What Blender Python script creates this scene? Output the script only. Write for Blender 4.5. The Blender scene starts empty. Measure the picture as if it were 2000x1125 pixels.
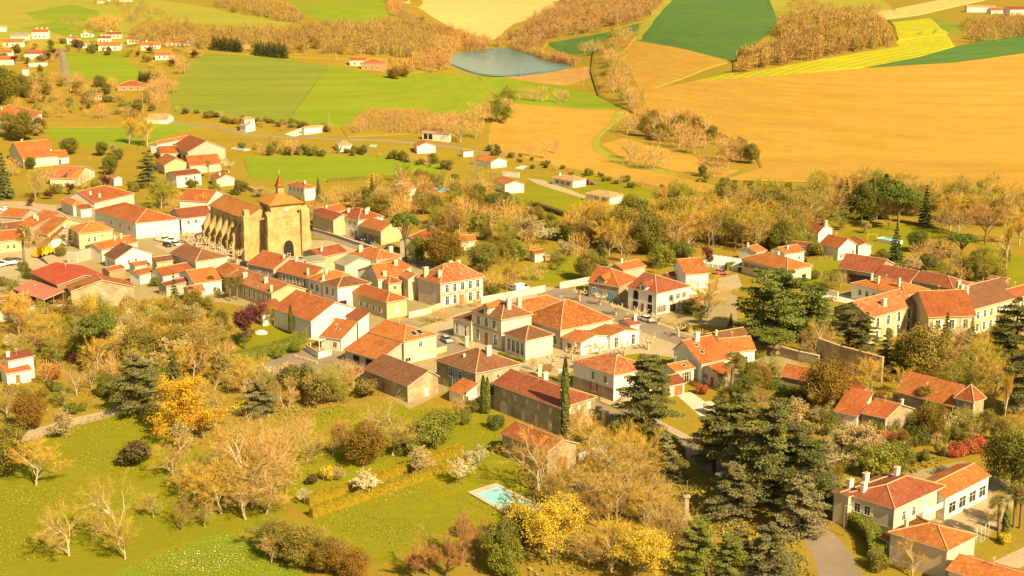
import bpy, math, random
import numpy as np
from mathutils import Vector, Matrix
from mathutils.geometry import delaunay_2d_cdt
R = random.Random(7)
SC = bpy.context.scene
COL = SC.collection
# ------------------------------------------------------------------ camera model (metres, camera above the origin)
FPX, CX, CY, HC, TH = 2700.0, 1000.0, 562.5, 97.0, math.radians(13.8)
ct, st = math.cos(TH), math.sin(TH)

def sstep(a, b, x):
    t = np.clip((x - a) / (b - a), 0, 1)
    return t * t * (3 - 2 * t)

def terr(x, y):
    """height of the land: flat village, hills rising behind with a valley to the pond"""
    x = np.asarray(x, float); y = np.asarray(y, float)
    xc = np.interp(y, [500, 650, 800, 1200, 1450], [110, 95, 62, 0, -30])
    d = np.abs(x - xc)
    val = 1 - 0.93 * np.exp(-(d / 105.0) ** 2) * (1 - sstep(1230, 1600, y))
    hr = 36 * sstep(560, 1120, y) * val
    hr = hr + 7 * sstep(1250, 2000, y)
    wave = 1.4 * np.sin(x / 130.0 + 0.6) * np.cos(y / 170.0) * sstep(520, 800, y)
    return hr + wave

def ray(px, py):
    a = (np.asarray(px, float) - CX) / FPX; b = (CY - np.asarray(py, float)) / FPX
    return a, ct + b * st, -st + b * ct

def ground_many(px, py):
    px = np.atleast_1d(np.asarray(px, float)); py = np.atleast_1d(np.asarray(py, float))
    dx, dy, dz = ray(px, py)
    lo = np.full(px.shape, 120.0); hi = lo.copy(); done = np.zeros(px.shape, bool)
    t = 120.0
    while t < 6000:
        t2 = t + max(4.0, t * 0.012)
        z = HC + dz * t2 - terr(dx * t2, dy * t2)
        hit = (~done) & (z <= 0)
        lo[hit] = t; hi[hit] = t2; done |= hit
        t = t2
        if done.all(): break
    lo[~done] = 5990; hi[~done] = 6000
    for _ in range(22):
        m = (lo + hi) / 2
        z = HC + dz * m - terr(dx * m, dy * m)
        lo = np.where(z > 0, m, lo); hi = np.where(z > 0, hi, m)
    t = (lo + hi) / 2
    X, Y = dx * t, dy * t
    return np.stack([X, Y, terr(X, Y)], -1)

def G(px, py):
    return Vector(ground_many([px], [py])[0])

def onplane(px, py, z):
    dx, dy, dz = [float(v) for v in ray(px, py)]
    t = (z - HC) / dz
    return Vector((dx * t, dy * t, z))

def proj(p):
    zc = p[1] * ct - (p[2] - HC) * st
    return (CX + FPX * p[0] / zc, CY - FPX * (p[1] * st + (p[2] - HC) * ct) / zc)

def ppm(p):   # pixels per metre at a point
    return FPX / (p[1] * ct - (p[2] - HC) * st)

def Q(ox, oy, s):
    return lambda x, y: (ox + x / s, oy + y / s)

# ------------------------------------------------------------------ objects
def link(o): COL.objects.link(o); return o

def tag(o, label=None, cat=None, group=None, kind=None):
    if label: o['label'] = label
    if cat: o['category'] = cat
    if group: o['group'] = group
    if kind: o['kind'] = kind
    return o

def empty(name, loc, label, cat, group=None):
    o = bpy.data.objects.new(name, None); o.location = loc; o.empty_display_size = 0.2
    link(o); return tag(o, label, cat, group)

class MB:
    """collects polygons, then becomes ONE mesh"""
    def __init__(s): s.v = []; s.f = []; s.m = []; s.uv = []
    def poly(s, pts, mi=0, uv=None):
        n = len(s.v); s.v += [tuple(p) for p in pts]; s.f.append(list(range(n, n + len(pts)))); s.m.append(mi)
        s.uv.append(uv if uv else [(0, 0)] * len(pts))
    def box(s, c, sz, rz=0.0, mi=0, rx=0.0, ry=0.0):
        M = Matrix.Rotation(rz, 3, 'Z') @ Matrix.Rotation(ry, 3, 'Y') @ Matrix.Rotation(rx, 3, 'X')
        hx, hy, hz = sz[0] / 2, sz[1] / 2, sz[2] / 2; c = Vector(c)
        P = [c + M @ Vector((x * hx, y * hy, z * hz)) for x, y, z in
             ((-1, -1, -1), (1, -1, -1), (1, 1, -1), (-1, 1, -1), (-1, -1, 1), (1, -1, 1), (1, 1, 1), (-1, 1, 1))]
        for q in ((0, 3, 2, 1), (4, 5, 6, 7), (0, 1, 5, 4), (1, 2, 6, 5), (2, 3, 7, 6), (3, 0, 4, 7)):
            s.poly([P[i] for i in q], mi)
    def prism(s, pts, z0, z1, mi=0):
        """vertical prism; pts CCW from above, z0/z1 numbers or lists"""
        n = len(pts)
        a = z0 if hasattr(z0, '__len__') else [z0] * n
        b = z1 if hasattr(z1, '__len__') else [z1] * n
        lo = [Vector((p[0], p[1], a[i])) for i, p in enumerate(pts)]; hi = [Vector((p[0], p[1], b[i])) for i, p in enumerate(pts)]
        s.poly(hi, mi); s.poly(lo[::-1], mi)
        for i in range(n):
            j = (i + 1) % n; s.poly([lo[i], lo[j], hi[j], hi[i]], mi)
    def tube(s, a, b, r0, r1, n=6, mi=0, cap=True):
        a = Vector(a); b = Vector(b); d = (b - a)
        if d.length < 1e-6: return
        d.normalize(); u = d.orthogonal().normalized(); w = d.cross(u)
        A = [a + (u * math.cos(k * 2 * math.pi / n) + w * math.sin(k * 2 * math.pi / n)) * r0 for k in range(n)]
        B = [b + (u * math.cos(k * 2 * math.pi / n) + w * math.sin(k * 2 * math.pi / n)) * r1 for k in range(n)]
        for k in range(n):
            j = (k + 1) % n; s.poly([A[k], A[j], B[j], B[k]], mi)
        if cap: s.poly(B, mi); s.poly(A[::-1], mi)
    def mesh(s, name, mats, smooth=False):
        me = bpy.data.meshes.new(name); me.from_pydata(s.v, [], s.f)
        for m in mats: me.materials.append(m)
        if len(mats) > 1: me.polygons.foreach_set('material_index', s.m)
        if any(any(q != (0, 0) for q in u) for u in s.uv):
            l = me.uv_layers.new(name='uv'); l.data.foreach_set('uv', [c for u in s.uv for q in u for c in q])
        if smooth: me.polygons.foreach_set('use_smooth', [True] * len(me.polygons))
        me.update(); return me
    def obj(s, name, mats, parent=None, smooth=False):
        if not isinstance(mats, (list, tuple)): mats = [mats]
        return put(name, s.mesh(name, mats, smooth), parent)

def put(name, me, parent=None):
    o = bpy.data.objects.new(name, me); link(o)
    if parent: o.parent = parent
    return o

# ------------------------------------------------------------------ materials
MC = {}
def mat(key, build):
    if key not in MC:
        m = bpy.data.materials.new(key); m.use_nodes = True
        nt = m.node_tree; bs = nt.nodes['Principled BSDF']; bs.inputs['Specular IOR Level'].default_value = 0.25
        build(nt, nt.nodes, nt.links, bs); MC[key] = m
    return MC[key]

def rgb(nt, c):
    n = nt.nodes.new('ShaderNodeRGB'); n.outputs[0].default_value = (*c, 1); return n.outputs[0]
def mix(nt, fac, a, b, mode='MIX'):
    n = nt.nodes.new('ShaderNodeMix'); n.data_type = 'RGBA'; n.blend_type = mode
    for i, v in ((0, fac), (6, a), (7, b)):
        if hasattr(v, 'links'): nt.links.new(v, n.inputs[i])
        elif i == 0: n.inputs[0].default_value = v
        else: n.inputs[i].default_value = (*v, 1)
    return n.outputs[2]
def noise(nt, scale, vec=None, detail=4, rough=.6):
    n = nt.nodes.new('ShaderNodeTexNoise'); n.inputs['Scale'].default_value = scale
    n.inputs['Detail'].default_value = detail; n.inputs['Roughness'].default_value = rough
    if vec is not None: nt.links.new(vec, n.inputs['Vector'])
    return n.outputs['Fac']
def ramp(nt, fac, lo, hi):
    n = nt.nodes.new('ShaderNodeMapRange'); n.inputs[1].default_value = lo; n.inputs[2].default_value = hi
    nt.links.new(fac, n.inputs[0]); return n.outputs[0]
def coord(nt, which='Object', scale=None, rot=None):
    t = nt.nodes.new('ShaderNodeTexCoord').outputs[which]
    if scale is None and rot is None: return t
    m = nt.nodes.new('ShaderNodeMapping'); nt.links.new(t, m.inputs[0])
    if scale: m.inputs['Scale'].default_value = scale
    if rot: m.inputs['Rotation'].default_value = rot
    return m.outputs[0]
def geo(nt): return nt.nodes.new('ShaderNodeNewGeometry').outputs['Position']
def objrand(nt): return nt.nodes.new('ShaderNodeObjectInfo').outputs['Random']
def bump(nt, bs, h, strength=.4, dist=.05):
    b = nt.nodes.new('ShaderNodeBump'); b.inputs['Strength'].default_value = strength; b.inputs['Distance'].default_value = dist
    nt.links.new(h, b.inputs['Height']); nt.links.new(b.outputs[0], bs.inputs['Normal'])
def sc(c, k): return tuple(min(1, x * k) for x in c)

def plain(key, c, rough=.7, metal=0.0, spec=None):
    def b(nt, N, L, bs):
        L.new(mix(nt, ramp(nt, noise(nt, 1.3, geo(nt)), .35, .7), sc(c, .86), sc(c, 1.08)), bs.inputs['Base Color'])
        bs.inputs['Roughness'].default_value = rough; bs.inputs['Metallic'].default_value = metal
        if spec is not None: bs.inputs['Specular IOR Level'].default_value = spec
    return mat(key, b)

def plaster(key, c, dirt=(.42, .33, .2)):
    def b(nt, N, L, bs):
        g = geo(nt)
        st_ = noise(nt, .9, coord(nt, 'Object', (1, 1, .25)))
        a = mix(nt, ramp(nt, noise(nt, .45, g, 6), .3, .75), sc(c, .84), sc(c, 1.06))
        a = mix(nt, ramp(nt, st_, .55, .85), a, dirt)
        L.new(a, bs.inputs['Base Color']); bs.inputs['Roughness'].default_value = .9
        bump(nt, bs, noise(nt, 6, g, 6), .25, .04)
    return mat(key, b)

def stone(key, c, c2, s=2.2):
    def b(nt, N, L, bs):
        g = geo(nt)
        v = N.new('ShaderNodeTexVoronoi'); v.inputs['Scale'].default_value = s; L.new(g, v.inputs['Vector'])
        bw = N.new('ShaderNodeRGBToBW'); L.new(v.outputs['Color'], bw.inputs[0])
        a = mix(nt, bw.outputs[0], c, c2)
        a = mix(nt, ramp(nt, noise(nt, .35, g, 6), .35, .7), a, sc(c, .62))
        L.new(a, bs.inputs['Base Color']); bs.inputs['Roughness'].default_value = .95
        bump(nt, bs, v.outputs['Distance'], .5, .06)
    return mat(key, b)

def tiles(key, c, c2, lich=None, k=.5, tw=.24, tl=.42):
    """clay tiles: colour per tile, streaks down the slope, lichen patches, ribbed bump; uv in metres"""
    def b(nt, N, L, bs):
        uv = coord(nt, 'UV')
        br = N.new('ShaderNodeTexBrick'); L.new(uv, br.inputs['Vector'])
        br.inputs['Scale'].default_value = 1; br.inputs['Brick Width'].default_value = tw; br.inputs['Row Height'].default_value = tl
        br.inputs['Mortar Size'].default_value = .018; br.offset = 0
        br.inputs['Color1'].default_value = (*c, 1); br.inputs['Color2'].default_value = (*c2, 1); br.inputs['Mortar'].default_value = (*sc(c, .45), 1)
        g = geo(nt)
        a = mix(nt, ramp(nt, noise(nt, .55, coord(nt, 'UV', (1.6, .35, 1)), 5), .3, .75), br.outputs[0], mix(nt, .75, br.outputs[0], sc(c, .45)))
        a = mix(nt, ramp(nt, noise(nt, .22, g, 5), .38, .68), a, mix(nt, k, a, c2))
        if lich:
            a = mix(nt, ramp(nt, noise(nt, 1.5, g, 6, .7), .52, .74), a, lich)
        hs = N.new('ShaderNodeHueSaturation'); L.new(a, hs.inputs['Color']);
        mr = N.new('ShaderNodeMapRange'); L.new(objrand(nt), mr.inputs[0]); mr.inputs[3].default_value = .84; mr.inputs[4].default_value = 1.16
        L.new(mr.outputs[0], hs.inputs['Value'])
        L.new(hs.outputs[0], bs.inputs['Base Color']); bs.inputs['Roughness'].default_value = .85
        w = N.new('ShaderNodeTexWave'); w.inputs['Scale'].default_value = 1 / tw / 2 * 1.0; L.new(uv, w.inputs['Vector']); w.inputs['Distortion'].default_value = .4
        bump(nt, bs, w.outputs['Fac'], .55, .06)
    return mat(key, b)

def leafmat(key, c, c2, trans=.25, sc_=.9):
    def b(nt, N, L, bs):
        o = coord(nt, 'Object')
        a = mix(nt, ramp(nt, noise(nt, sc_, o, 3), .36, .64), c, c2)
        hs = N.new('ShaderNodeHueSaturation'); L.new(a, hs.inputs['Color'])
        mr = N.new('ShaderNodeMapRange'); L.new(objrand(nt), mr.inputs[0]); mr.inputs[3].default_value = .78; mr.inputs[4].default_value = 1.2
        L.new(mr.outputs[0], hs.inputs['Value'])
        mh = N.new('ShaderNodeMapRange'); L.new(objrand(nt), mh.inputs[0]); mh.inputs[3].default_value = .515; mh.inputs[4].default_value = .485
        L.new(mh.outputs[0], hs.inputs['Hue'])
        L.new(hs.outputs[0], bs.inputs['Base Color']); bs.inputs['Roughness'].default_value = .75
        if trans:
            t = N.new('ShaderNodeBsdfTranslucent'); L.new(hs.outputs[0], t.inputs[0])
            ms = N.new('ShaderNodeMixShader'); ms.inputs[0].default_value = trans
            L.new(bs.outputs[0], ms.inputs[1]); L.new(t.outputs[0], ms.inputs[2]); L.new(ms.outputs[0], N['Material Output'].inputs[0])
    return mat(key, b)

def field(key, c, c2, c3=None, rows=None, s=.02, s2=.35):
    """farm land: broad patches, fine mottling, optional drill rows (angle, spacing)"""
    def b(nt, N, L, bs):
        g = geo(nt)
        a = mix(nt, ramp(nt, noise(nt, s, g, 6, .65), .32, .68), c, c2)
        a = mix(nt, ramp(nt, noise(nt, s2, g, 6, .75), .45, .8), a, c3 or sc(c, .8))
        m0 = N.new('ShaderNodeMapping'); L.new(g, m0.inputs[0]); m0.inputs['Scale'].default_value = (.006, .035, 1); m0.inputs['Rotation'].default_value = (0, 0, .3)
        a = mix(nt, ramp(nt, noise(nt, 1.0, m0.outputs[0], 7, .7), .38, .7), a, sc(c, .8))
        if rows:
            ang, sp, cr, amt = rows
            m = N.new('ShaderNodeMapping'); L.new(g, m.inputs[0]); m.inputs['Rotation'].default_value = (0, 0, math.radians(ang))
            w = N.new('ShaderNodeTexWave'); L.new(m.outputs[0], w.inputs['Vector']); w.inputs['Scale'].default_value = 0.314 / sp
            w.inputs['Distortion'].default_value = .8; w.inputs['Detail Scale'].default_value = .3
            fm = N.new('ShaderNodeMath'); fm.operation = 'MULTIPLY'; L.new(ramp(nt, w.outputs['Fac'], .8, 1), fm.inputs[0]); fm.inputs[1].default_value = amt
            a = mix(nt, fm.outputs[0], a, cr)
        L.new(a, bs.inputs['Base Color']); bs.inputs['Roughness'].default_value = .95; bs.inputs['Specular IOR Level'].default_value = .05
        bump(nt, bs, noise(nt, 1.1, g, 8, .75), .7, .35)
    return mat(key, b)

GLASS = plain('window_glass', (.02, .024, .03), .12, 0, .6)
WHITE = plain('white_paint', (.78, .72, .6), .6)
WCREAM = plaster('cream_render', (.62, .55, .42))
WWHITE = plaster('white_render', (.76, .71, .6), (.58, .5, .36))
WYEL = plaster('ochre_render', (.52, .41, .22))
WPINK = plaster('pink_render', (.6, .48, .35))
WGREY = plaster('grey_render', (.42, .37, .28), (.26, .22, .15))
WBRICK = plaster('red_brick_render', (.5, .25, .12))
WSTONE = stone('rubble_stone', (.36, .28, .16), (.5, .4, .24))
WCHURCH = stone('church_stone', (.44, .32, .13), (.52, .39, .17), .9)
TO = tiles('orange_tiles', (.36, .1, .022), (.43, .15, .038), (.47, .25, .065))
TR = tiles('red_tiles', (.31, .077, .02), (.38, .112, .032), (.4, .19, .06))
TB = tiles('brown_tiles', (.17, .07, .032), (.225, .098, .045), (.25, .13, .055), .3)
TD = tiles('dark_red_tiles', (.22, .055, .025), (.29, .085, .036), (.31, .13, .05), .4)
TM = tiles('mottled_old_tiles', (.34, .085, .026), (.44, .17, .065), (.58, .37, .18), .6)
TP = tiles('pale_pink_tiles', (.5, .24, .1), (.6, .34, .17), None)
TL = tiles('lichen_tiles', (.29, .075, .02), (.35, .12, .032), (.5, .28, .05), .5)
TY = tiles('golden_tiles', (.44, .145, .03), (.5, .2, .046), (.53, .27, .065))
TG = tiles('grey_sheet_roof', (.3, .26, .18), (.36, .31, .22), (.4, .36, .24), .4, .18, 2)
TMET = tiles('red_metal_sheet', (.42, .075, .03), (.44, .085, .035), None, .2, .5, 4)
TPINKMET = tiles('pink_metal_sheet', (.46, .14, .09), (.48, .15, .1), None, .2, .5, 4)
ROOFS = dict(o=TO, r=TR, b=TB, d=TD, m=TM, p=TP, l=TL, y=TY, g=TG, M=TMET, P=TPINKMET)
WALLS = dict(c=WCREAM, w=WWHITE, y=WYEL, p=WPINK, g=WGREY, r=WBRICK, s=WSTONE)
SHUT = dict(w=WHITE, b=plain('blue_shutter', (.12, .25, .38), .6), r=plain('red_shutter', (.3, .05, .03), .6),
            n=plain('brown_shutter', (.3, .13, .05), .6), g=plain('grey_shutter', (.5, .47, .4), .6), y=plain('ochre_shutter', (.5, .36, .12), .6))
RIDGE = plain('ridge_mortar', (.5, .3, .15), .9)
FASC = plain('pale_gutter', (.62, .52, .38), .6)
DARKW = plain('dark_interior', (.03, .022, .015), .9)
TIMBER = plain('timber', (.28, .17, .08), .8)
# ------------------------------------------------------------------ world, sun, camera
W = bpy.data.worlds.new('World'); SC.world = W; W.use_nodes = True
wn = W.node_tree; bg = wn.nodes['Background']
sky = wn.nodes.new('ShaderNodeTexSky'); sky.sky_type = 'NISHITA'; sky.sun_disc = False
SUN = Vector((0.47, -0.60, 0.64)).normalized()
sky.sun_elevation = math.asin(SUN.z); sky.sun_rotation = math.atan2(SUN.x, SUN.y)
warm = mix(wn, 1.0, sky.outputs[0], (1.0, .76, .45), 'MULTIPLY')
wn.links.new(warm, bg.inputs[0]); bg.inputs[1].default_value = .1
sl = bpy.data.lights.new('sun', 'SUN'); sl.energy = 4.8; sl.angle = math.radians(.5); sl.color = (1, .80, .47)
so = link(bpy.data.objects.new('sun', sl)); so.rotation_euler = SUN.to_track_quat('Z', 'Y').to_euler()
cd = bpy.data.cameras.new('camera'); cam = link(bpy.data.objects.new('camera', cd))
cam.location = (0, 0, HC); cam.rotation_euler = (math.pi / 2 - TH, 0, 0)
cd.sensor_width = 36; cd.lens = 36 * FPX / 2000; cd.clip_start = 1; cd.clip_end = 9000
SC.camera = cam
SC.view_settings.view_transform = 'Standard'; SC.view_settings.look = 'None'; SC.view_settings.exposure = 1.12
SC.cycles.max_bounces = 5; SC.cycles.diffuse_bounces = 3; SC.cycles.transparent_max_bounces = 4

# ------------------------------------------------------------------ the land
GR = field('rough_grass', (.29, .2, .024), (.2, .18, .016), (.36, .22, .04), s=.035, s2=.4)
LAWN = field('lawn_grass', (.225, .208, .010), (.16, .183, .010), (.3, .23, .02), s=.06, s2=.5)
MEAD = field('meadow_grass', (.185, .24, .014), (.225, .255, .017), (.155, .205, .013), (62, 9, (.2, .2, .03), .25), s=.012)
MEAD2 = field('darker_meadow', (.17, .205, .024), (.22, .22, .035), (.14, .18, .02), (70, 8, (.26, .25, .04), .35), s=.015)
PALEG = field('pale_grass', (.3, .27, .035), (.25, .255, .028), (.34, .28, .05), s=.01)
DARKG = field('dark_wheat', (.075, .15, .035), (.095, .17, .035), (.06, .125, .03), (55, 12, (.12, .18, .04), .4), s=.012)
TILL = field('tilled_ochre', (.40, .235, .038), (.45, .275, .05), (.365, .205, .032), (14, 5, (.36, .2, .04), .22), s=.008, s2=.12)
TILLP = field('tilled_pale', (.56, .37, .13), (.5, .33, .11), (.6, .42, .17), (-60, 9, (.46, .3, .1), .2), s=.008, s2=.12)
BROWNE = field('bare_brown_soil', (.42, .22, .07), (.36, .24, .06), (.5, .3, .1), s=.03)
RAPE = field('rapeseed', (.36, .34, .02), (.2, .24, .02), (.5, .42, .02), (48, 7, (.55, .45, .02), .55), s=.02)
SCRUBM = field('dry_scrub_soil', (.3, .2, .03), (.21, .175, .02), (.36, .2, .045), s=.03, s2=.25)
TAN = field('tan_gravel', (.42, .33, .2), (.36, .28, .17), (.48, .38, .24), s=.08, s2=.6)
PALEGRAV = field('pale_gravel', (.6, .52, .38), (.52, .44, .31), (.64, .57, .44), s=.1, s2=.8)
YARD = field('courtyard_earth', (.36, .28, .15), (.28, .22, .1), (.24, .2, .06), s=.08, s2=.5)
def asphalt(nt, N, L, bs):
    g = geo(nt)
    a = mix(nt, ramp(nt, noise(nt, .12, g, 6), .35, .7), (.2, .155, .105), (.26, .205, .145))
    a = mix(nt, ramp(nt, noise(nt, 1.1, g, 6), .55, .8), a, (.17, .135, .095))
    L.new(a, bs.inputs['Base Color']); bs.inputs['Roughness'].default_value = .9
ASPH = mat('worn_asphalt', asphalt)
def waterm(nt, N, L, bs):
    L.new(mix(nt, ramp(nt, noise(nt, .02, geo(nt)), .4, .6), (.055, .12, .1), (.075, .145, .12)), bs.inputs['Base Color'])
    bs.inputs['Roughness'].default_value = .22; bs.inputs['Specular IOR Level'].default_value = .5
    bump(nt, bs, noise(nt, .6, geo(nt), 3), .3, .2)
POND = mat('pond_water', waterm)
def poolw(nt, N, L, bs):
    L.new(mix(nt, ramp(nt, noise(nt, .8, geo(nt), 3), .4, .6), (.2, .5, .56), (.3, .6, .64)), bs.inputs['Base Color'])
    bs.inputs['Roughness'].default_value = .08
    bump(nt, bs, noise(nt, 1.5, geo(nt), 3), .2, .1)
POOL = mat('pool_water', poolw)

def build_ground():
    xs = np.concatenate([np.arange(-1500, -600, 60), np.arange(-600, 900, 12), np.arange(900, 1801, 60)])
    ys = np.concatenate([np.arange(-200, 120, 40), np.arange(120, 1500, 12), np.arange(1500, 3401, 50)])
    X, Y = np.meshgrid(xs, ys); Z = terr(X, Y)
    nx, ny = len(xs), len(ys)
    v = np.stack([X.ravel(), Y.ravel(), Z.ravel()], -1)
    i = np.arange((nx - 1) * (ny - 1)); r, c = i // (nx - 1), i % (nx - 1); a = r * nx + c
    f = np.stack([a, a + 1, a + nx + 1, a + nx], -1)
    me = bpy.data.meshes.new('ground'); me.from_pydata(v.tolist(), [], f.tolist()); me.materials.append(GR)
    me.polygons.foreach_set('use_smooth', [True] * len(me.polygons))
    tag(put('ground', me), kind='structure')
build_ground()

LAYER = []
def inside(P_, x_, y_):
    c_ = False; n_ = len(P_)
    for q in range(n_):
        (x0, y0), (x1, y1) = P_[q], P_[(q + 1) % n_]
        if (y0 > y_) != (y1 > y_) and x_ < (x1 - x0) * (y_ - y0) / (y1 - y0) + x0: c_ = not c_
    return c_
def smooth_poly(P, n=3):
    """Catmull-Rom through the polygon's corners so that field edges curve"""
    out = []; m = len(P)
    for i in range(m):
        p0, p1, p2, p3 = (Vector(P[(i + k) % m]) for k in (-1, 0, 1, 2))
        for k in range(n):
            t = k / n
            out.append(.5 * ((2 * p1) + (p2 - p0) * t + (2 * p0 - 5 * p1 + 4 * p2 - p3) * t * t + (3 * p1 - p0 - 3 * p2 + p3) * t ** 3))
    return [tuple(p) for p in out]

def sheet(name, P, m, lift=None, curve=False, flat=None):
    """a patch of land: outline in the photograph's pixels, laid on the terrain a little above what is below"""
    if curve: P = smooth_poly(P)
    S_ = [tuple(q) for q in smooth_poly(P, 4)]; lev = 0
    for o_, l_ in LAYER:
        if l_ >= lev and (any(inside(o_, *q) for q in S_) or any(inside(S_, *q) for q in o_)): lev = l_ + 1
    LAYER.append((S_, lev))
    P = [Vector((p[0], p[1])) for p in P]
    pts = []
    for i, a in enumerate(P):
        b = P[(i + 1) % len(P)]; n = max(1, int((b - a).length / 25))
        pts += [a.lerp(b, k / n) for k in range(n)]
    nb = len(pts); edges = [(i, (i + 1) % nb) for i in range(nb)]
    x0, x1 = min(p.x for p in P), max(p.x for p in P); y0, y1 = min(p.y for p in P), max(p.y for p in P)
    y = y0
    while y < y1:
        dy = 4 if y < 120 else 7 if y < 300 else 30
        x = x0 + 7
        while x < x1: pts.append(Vector((x, y))); x += 28
        y += dy
    vs, es, fs, *_ = delaunay_2d_cdt(pts, edges, [], 1, 1e-4)
    g = ground_many([p.x for p in vs], [p.y for p in vs])
    far = np.clip((g[:, 1] - 350) / 600, 0, 1)
    g[:, 2] += (lift if lift is not None else .004 + .006 * lev) + far * (.1 + .16 * lev)
    if flat is not None: g[:, 2] = flat
    V2 = g.tolist(); F2 = [list(f)[::-1] for f in fs]
    if flat is None and far.max() > .05:      # the edge runs down into the ground
        cnt = {}
        for fc in F2:
            for q in range(len(fc)): e_ = (fc[q], fc[(q + 1) % len(fc)]); cnt[e_] = 1
        low = {}; rim = [e_ for e_ in cnt if (e_[1], e_[0]) not in cnt]; out = {}
        fc = F2[0]; sg = np.sign(sum(V2[fc[q]][0] * V2[fc[(q + 1) % len(fc)]][1] - V2[fc[(q + 1) % len(fc)]][0] * V2[fc[q]][1] for q in range(len(fc))))
        for a_, b_ in rim:
            d_ = Vector((V2[b_][1] - V2[a_][1], V2[a_][0] - V2[b_][0])).normalized() * sg
            for q in (a_, b_): out[q] = out.get(q, Vector((0, 0))) + d_
        for a_, b_ in rim:
            for q in (a_, b_):
                if q not in low:
                    n_ = out[q].normalized() * (2.6 * far[q]); low[q] = len(V2); V2.append([V2[q][0] + n_.x, V2[q][1] + n_.y, V2[q][2] - 1.0 * far[q] - .05])
            F2.append([b_, a_, low[a_], low[b_]])
    me = bpy.data.meshes.new(name); me.from_pydata(V2, [], F2); me.materials.append(m)
    me.update()
    if me.polygons and sum(p.normal.z for p in me.polygons) < 0: me.flip_normals()
    return tag(put(name, me), kind='structure')

F = sheet
# far fields
F('field', [(-60, -10), (140, -10), (330, 8), (250, 60), (320, 90), (-60, 95)], PALEG)
F('field', [(50, 25), (140, 9), (192, 22), (192, 42), (120, 41), (70, 38)], MEAD)
F('field', [(40, 55), (110, 42), (195, 60), (197, 74), (135, 78), (98, 60)], MEAD)
F('field', [(255, -8), (380, 10), (480, 28), (566, 44), (562, 56), (430, 50), (300, 38), (262, 20)], PALEG)
F('field', [(545, -8), (745, -8), (772, 32), (722, 47), (640, 44), (596, 30)], MEAD)
F('field', [(778, -10), (1110, -10), (1062, 28), (1000, 48), (962, 78), (905, 62), (860, 42), (818, 15)], TILLP, curve=True)
F('field', [(1066, 76), (1120, 68), (1265, 38), (1240, 62), (1200, 86), (1172, 101), (1115, 106), (1085, 95)], DARKG)
F('field', [(1312, -10), (1500, -8), (1512, 25), (1522, 55), (1532, 88), (1460, 116), (1424, 119), (1330, 97), (1238, 80), (1262, 48)], DARKG)
F('track', [(1308, -6), (1318, -6), (1286, 30), (1252, 78), (1236, 80), (1254, 48), (1272, 28)], PALEG)
F('field', [(1500, -8), (1700, -8), (1760, 20), (1700, 22), (1640, 18), (1560, 25), (1512, 22)], PALEG)
F('field', [(1708, 26), (1800, 8), (1880, -8), (1960, -8), (1860, 14), (1790, 30), (1730, 38)], TILLP)
F('field', [(1735, 40), (1815, 36), (1880, 48), (1882, 70), (1850, 68), (1756, 70)], MEAD2)
F('field', [(1742, 46), (1816, 37), (1852, 67), (1755, 80)], RAPE)
F('field', [(1748, 84), (1850, 71), (1858, 92), (1752, 98)], RAPE)
F('field', [(1210, 96), (1240, 80), (1330, 96), (1428, 121), (1382, 134), (1330, 155), (1262, 178), (1248, 168), (1236, 150), (1214, 115)], TILL)
F('field', [(1345, 164), (1430, 145), (1500, 135), (1600, 115), (1700, 97), (1760, 92), (1862, 92), (1805, 112), (1700, 132), (1600, 142), (1450, 157), (1370, 165)], RAPE)
F('field', [(1684, 137), (1800, 114), (1880, 91), (2700, -40), (2700, 20), (1925, 123), (1850, 128)], DARKG)
F('field', [(1258, 180), (1355, 163), (1500, 153), (1690, 137), (1860, 127), (1932, 118), (2700, 10), (2700, 400), (1850, 380), (1700, 366), (1580, 356), (1420, 352), (1490, 330), (1474, 290), (1384, 250), (1290, 225), (1256, 210)], TILL)
F('field', [(967, 213), (1002, 203), (1130, 213), (1207, 216), (1196, 240), (1162, 275), (1164, 290), (1212, 319), (1330, 347), (1412, 366), (1540, 386), (1620, 400), (1560, 408), (1400, 378), (1300, 366), (1210, 348), (1100, 326), (1000, 302), (955, 286), (958, 245)], TILL)
F('field', [(1176, 282), (1216, 270), (1300, 290), (1372, 310), (1445, 332), (1412, 346), (1330, 336), (1222, 312)], TILL)
F('track', [(1205, 213), (1232, 214), (1200, 240), (1170, 268), (1168, 286), (1215, 316), (1320, 338), (1318, 344), (1208, 322), (1158, 292), (1156, 274), (1192, 240)], PALEG)
F('field', [(980, 149), (1080, 139), (1168, 128), (1160, 150), (1100, 167), (985, 154)], BROWNE)
F('field', [(935, 150), (990, 153), (1100, 171), (1190, 195), (1228, 213), (1150, 213), (1000, 202), (955, 180)], MEAD)
F('field', [(316, 207), (364, 132), (406, 102), (440, 102), (560, 117), (640, 128), (648, 132), (562, 243), (470, 228), (318, 214)], MEAD2)
F('field', [(643, 130), (745, 148), (800, 143), (930, 150), (958, 175), (935, 214), (880, 226), (830, 216), (722, 210), (668, 248), (558, 243)], MEAD)
F('field', [(126, 105), (242, 105), (252, 128), (282, 134), (272, 150), (225, 168), (137, 168)], MEAD)
F('field', [(80, 250), (200, 243), (330, 235), (402, 245), (330, 264), (290, 284), (170, 286), (108, 272)], MEAD)
F('field', [(474, 306), (600, 302), (700, 304), (830, 314), (884, 326), (852, 337), (760, 352), (640, 357), (540, 352), (490, 347)], MEAD)
F('field', [(1000, 388), (1040, 345), (1120, 340), (1190, 350), (1262, 368), (1330, 395), (1315, 424), (1200, 434), (1110, 432), (1055, 420)], LAWN)
F('field', [(1790, 378), (2700, 395), (2700, 640), (2060, 470), (1900, 440)], SCRUBM)
F('field', [(1640, 455), (1780, 430), (1990, 500), (2400, 600), (1900, 560), (1760, 510)], LAWN)
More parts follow.
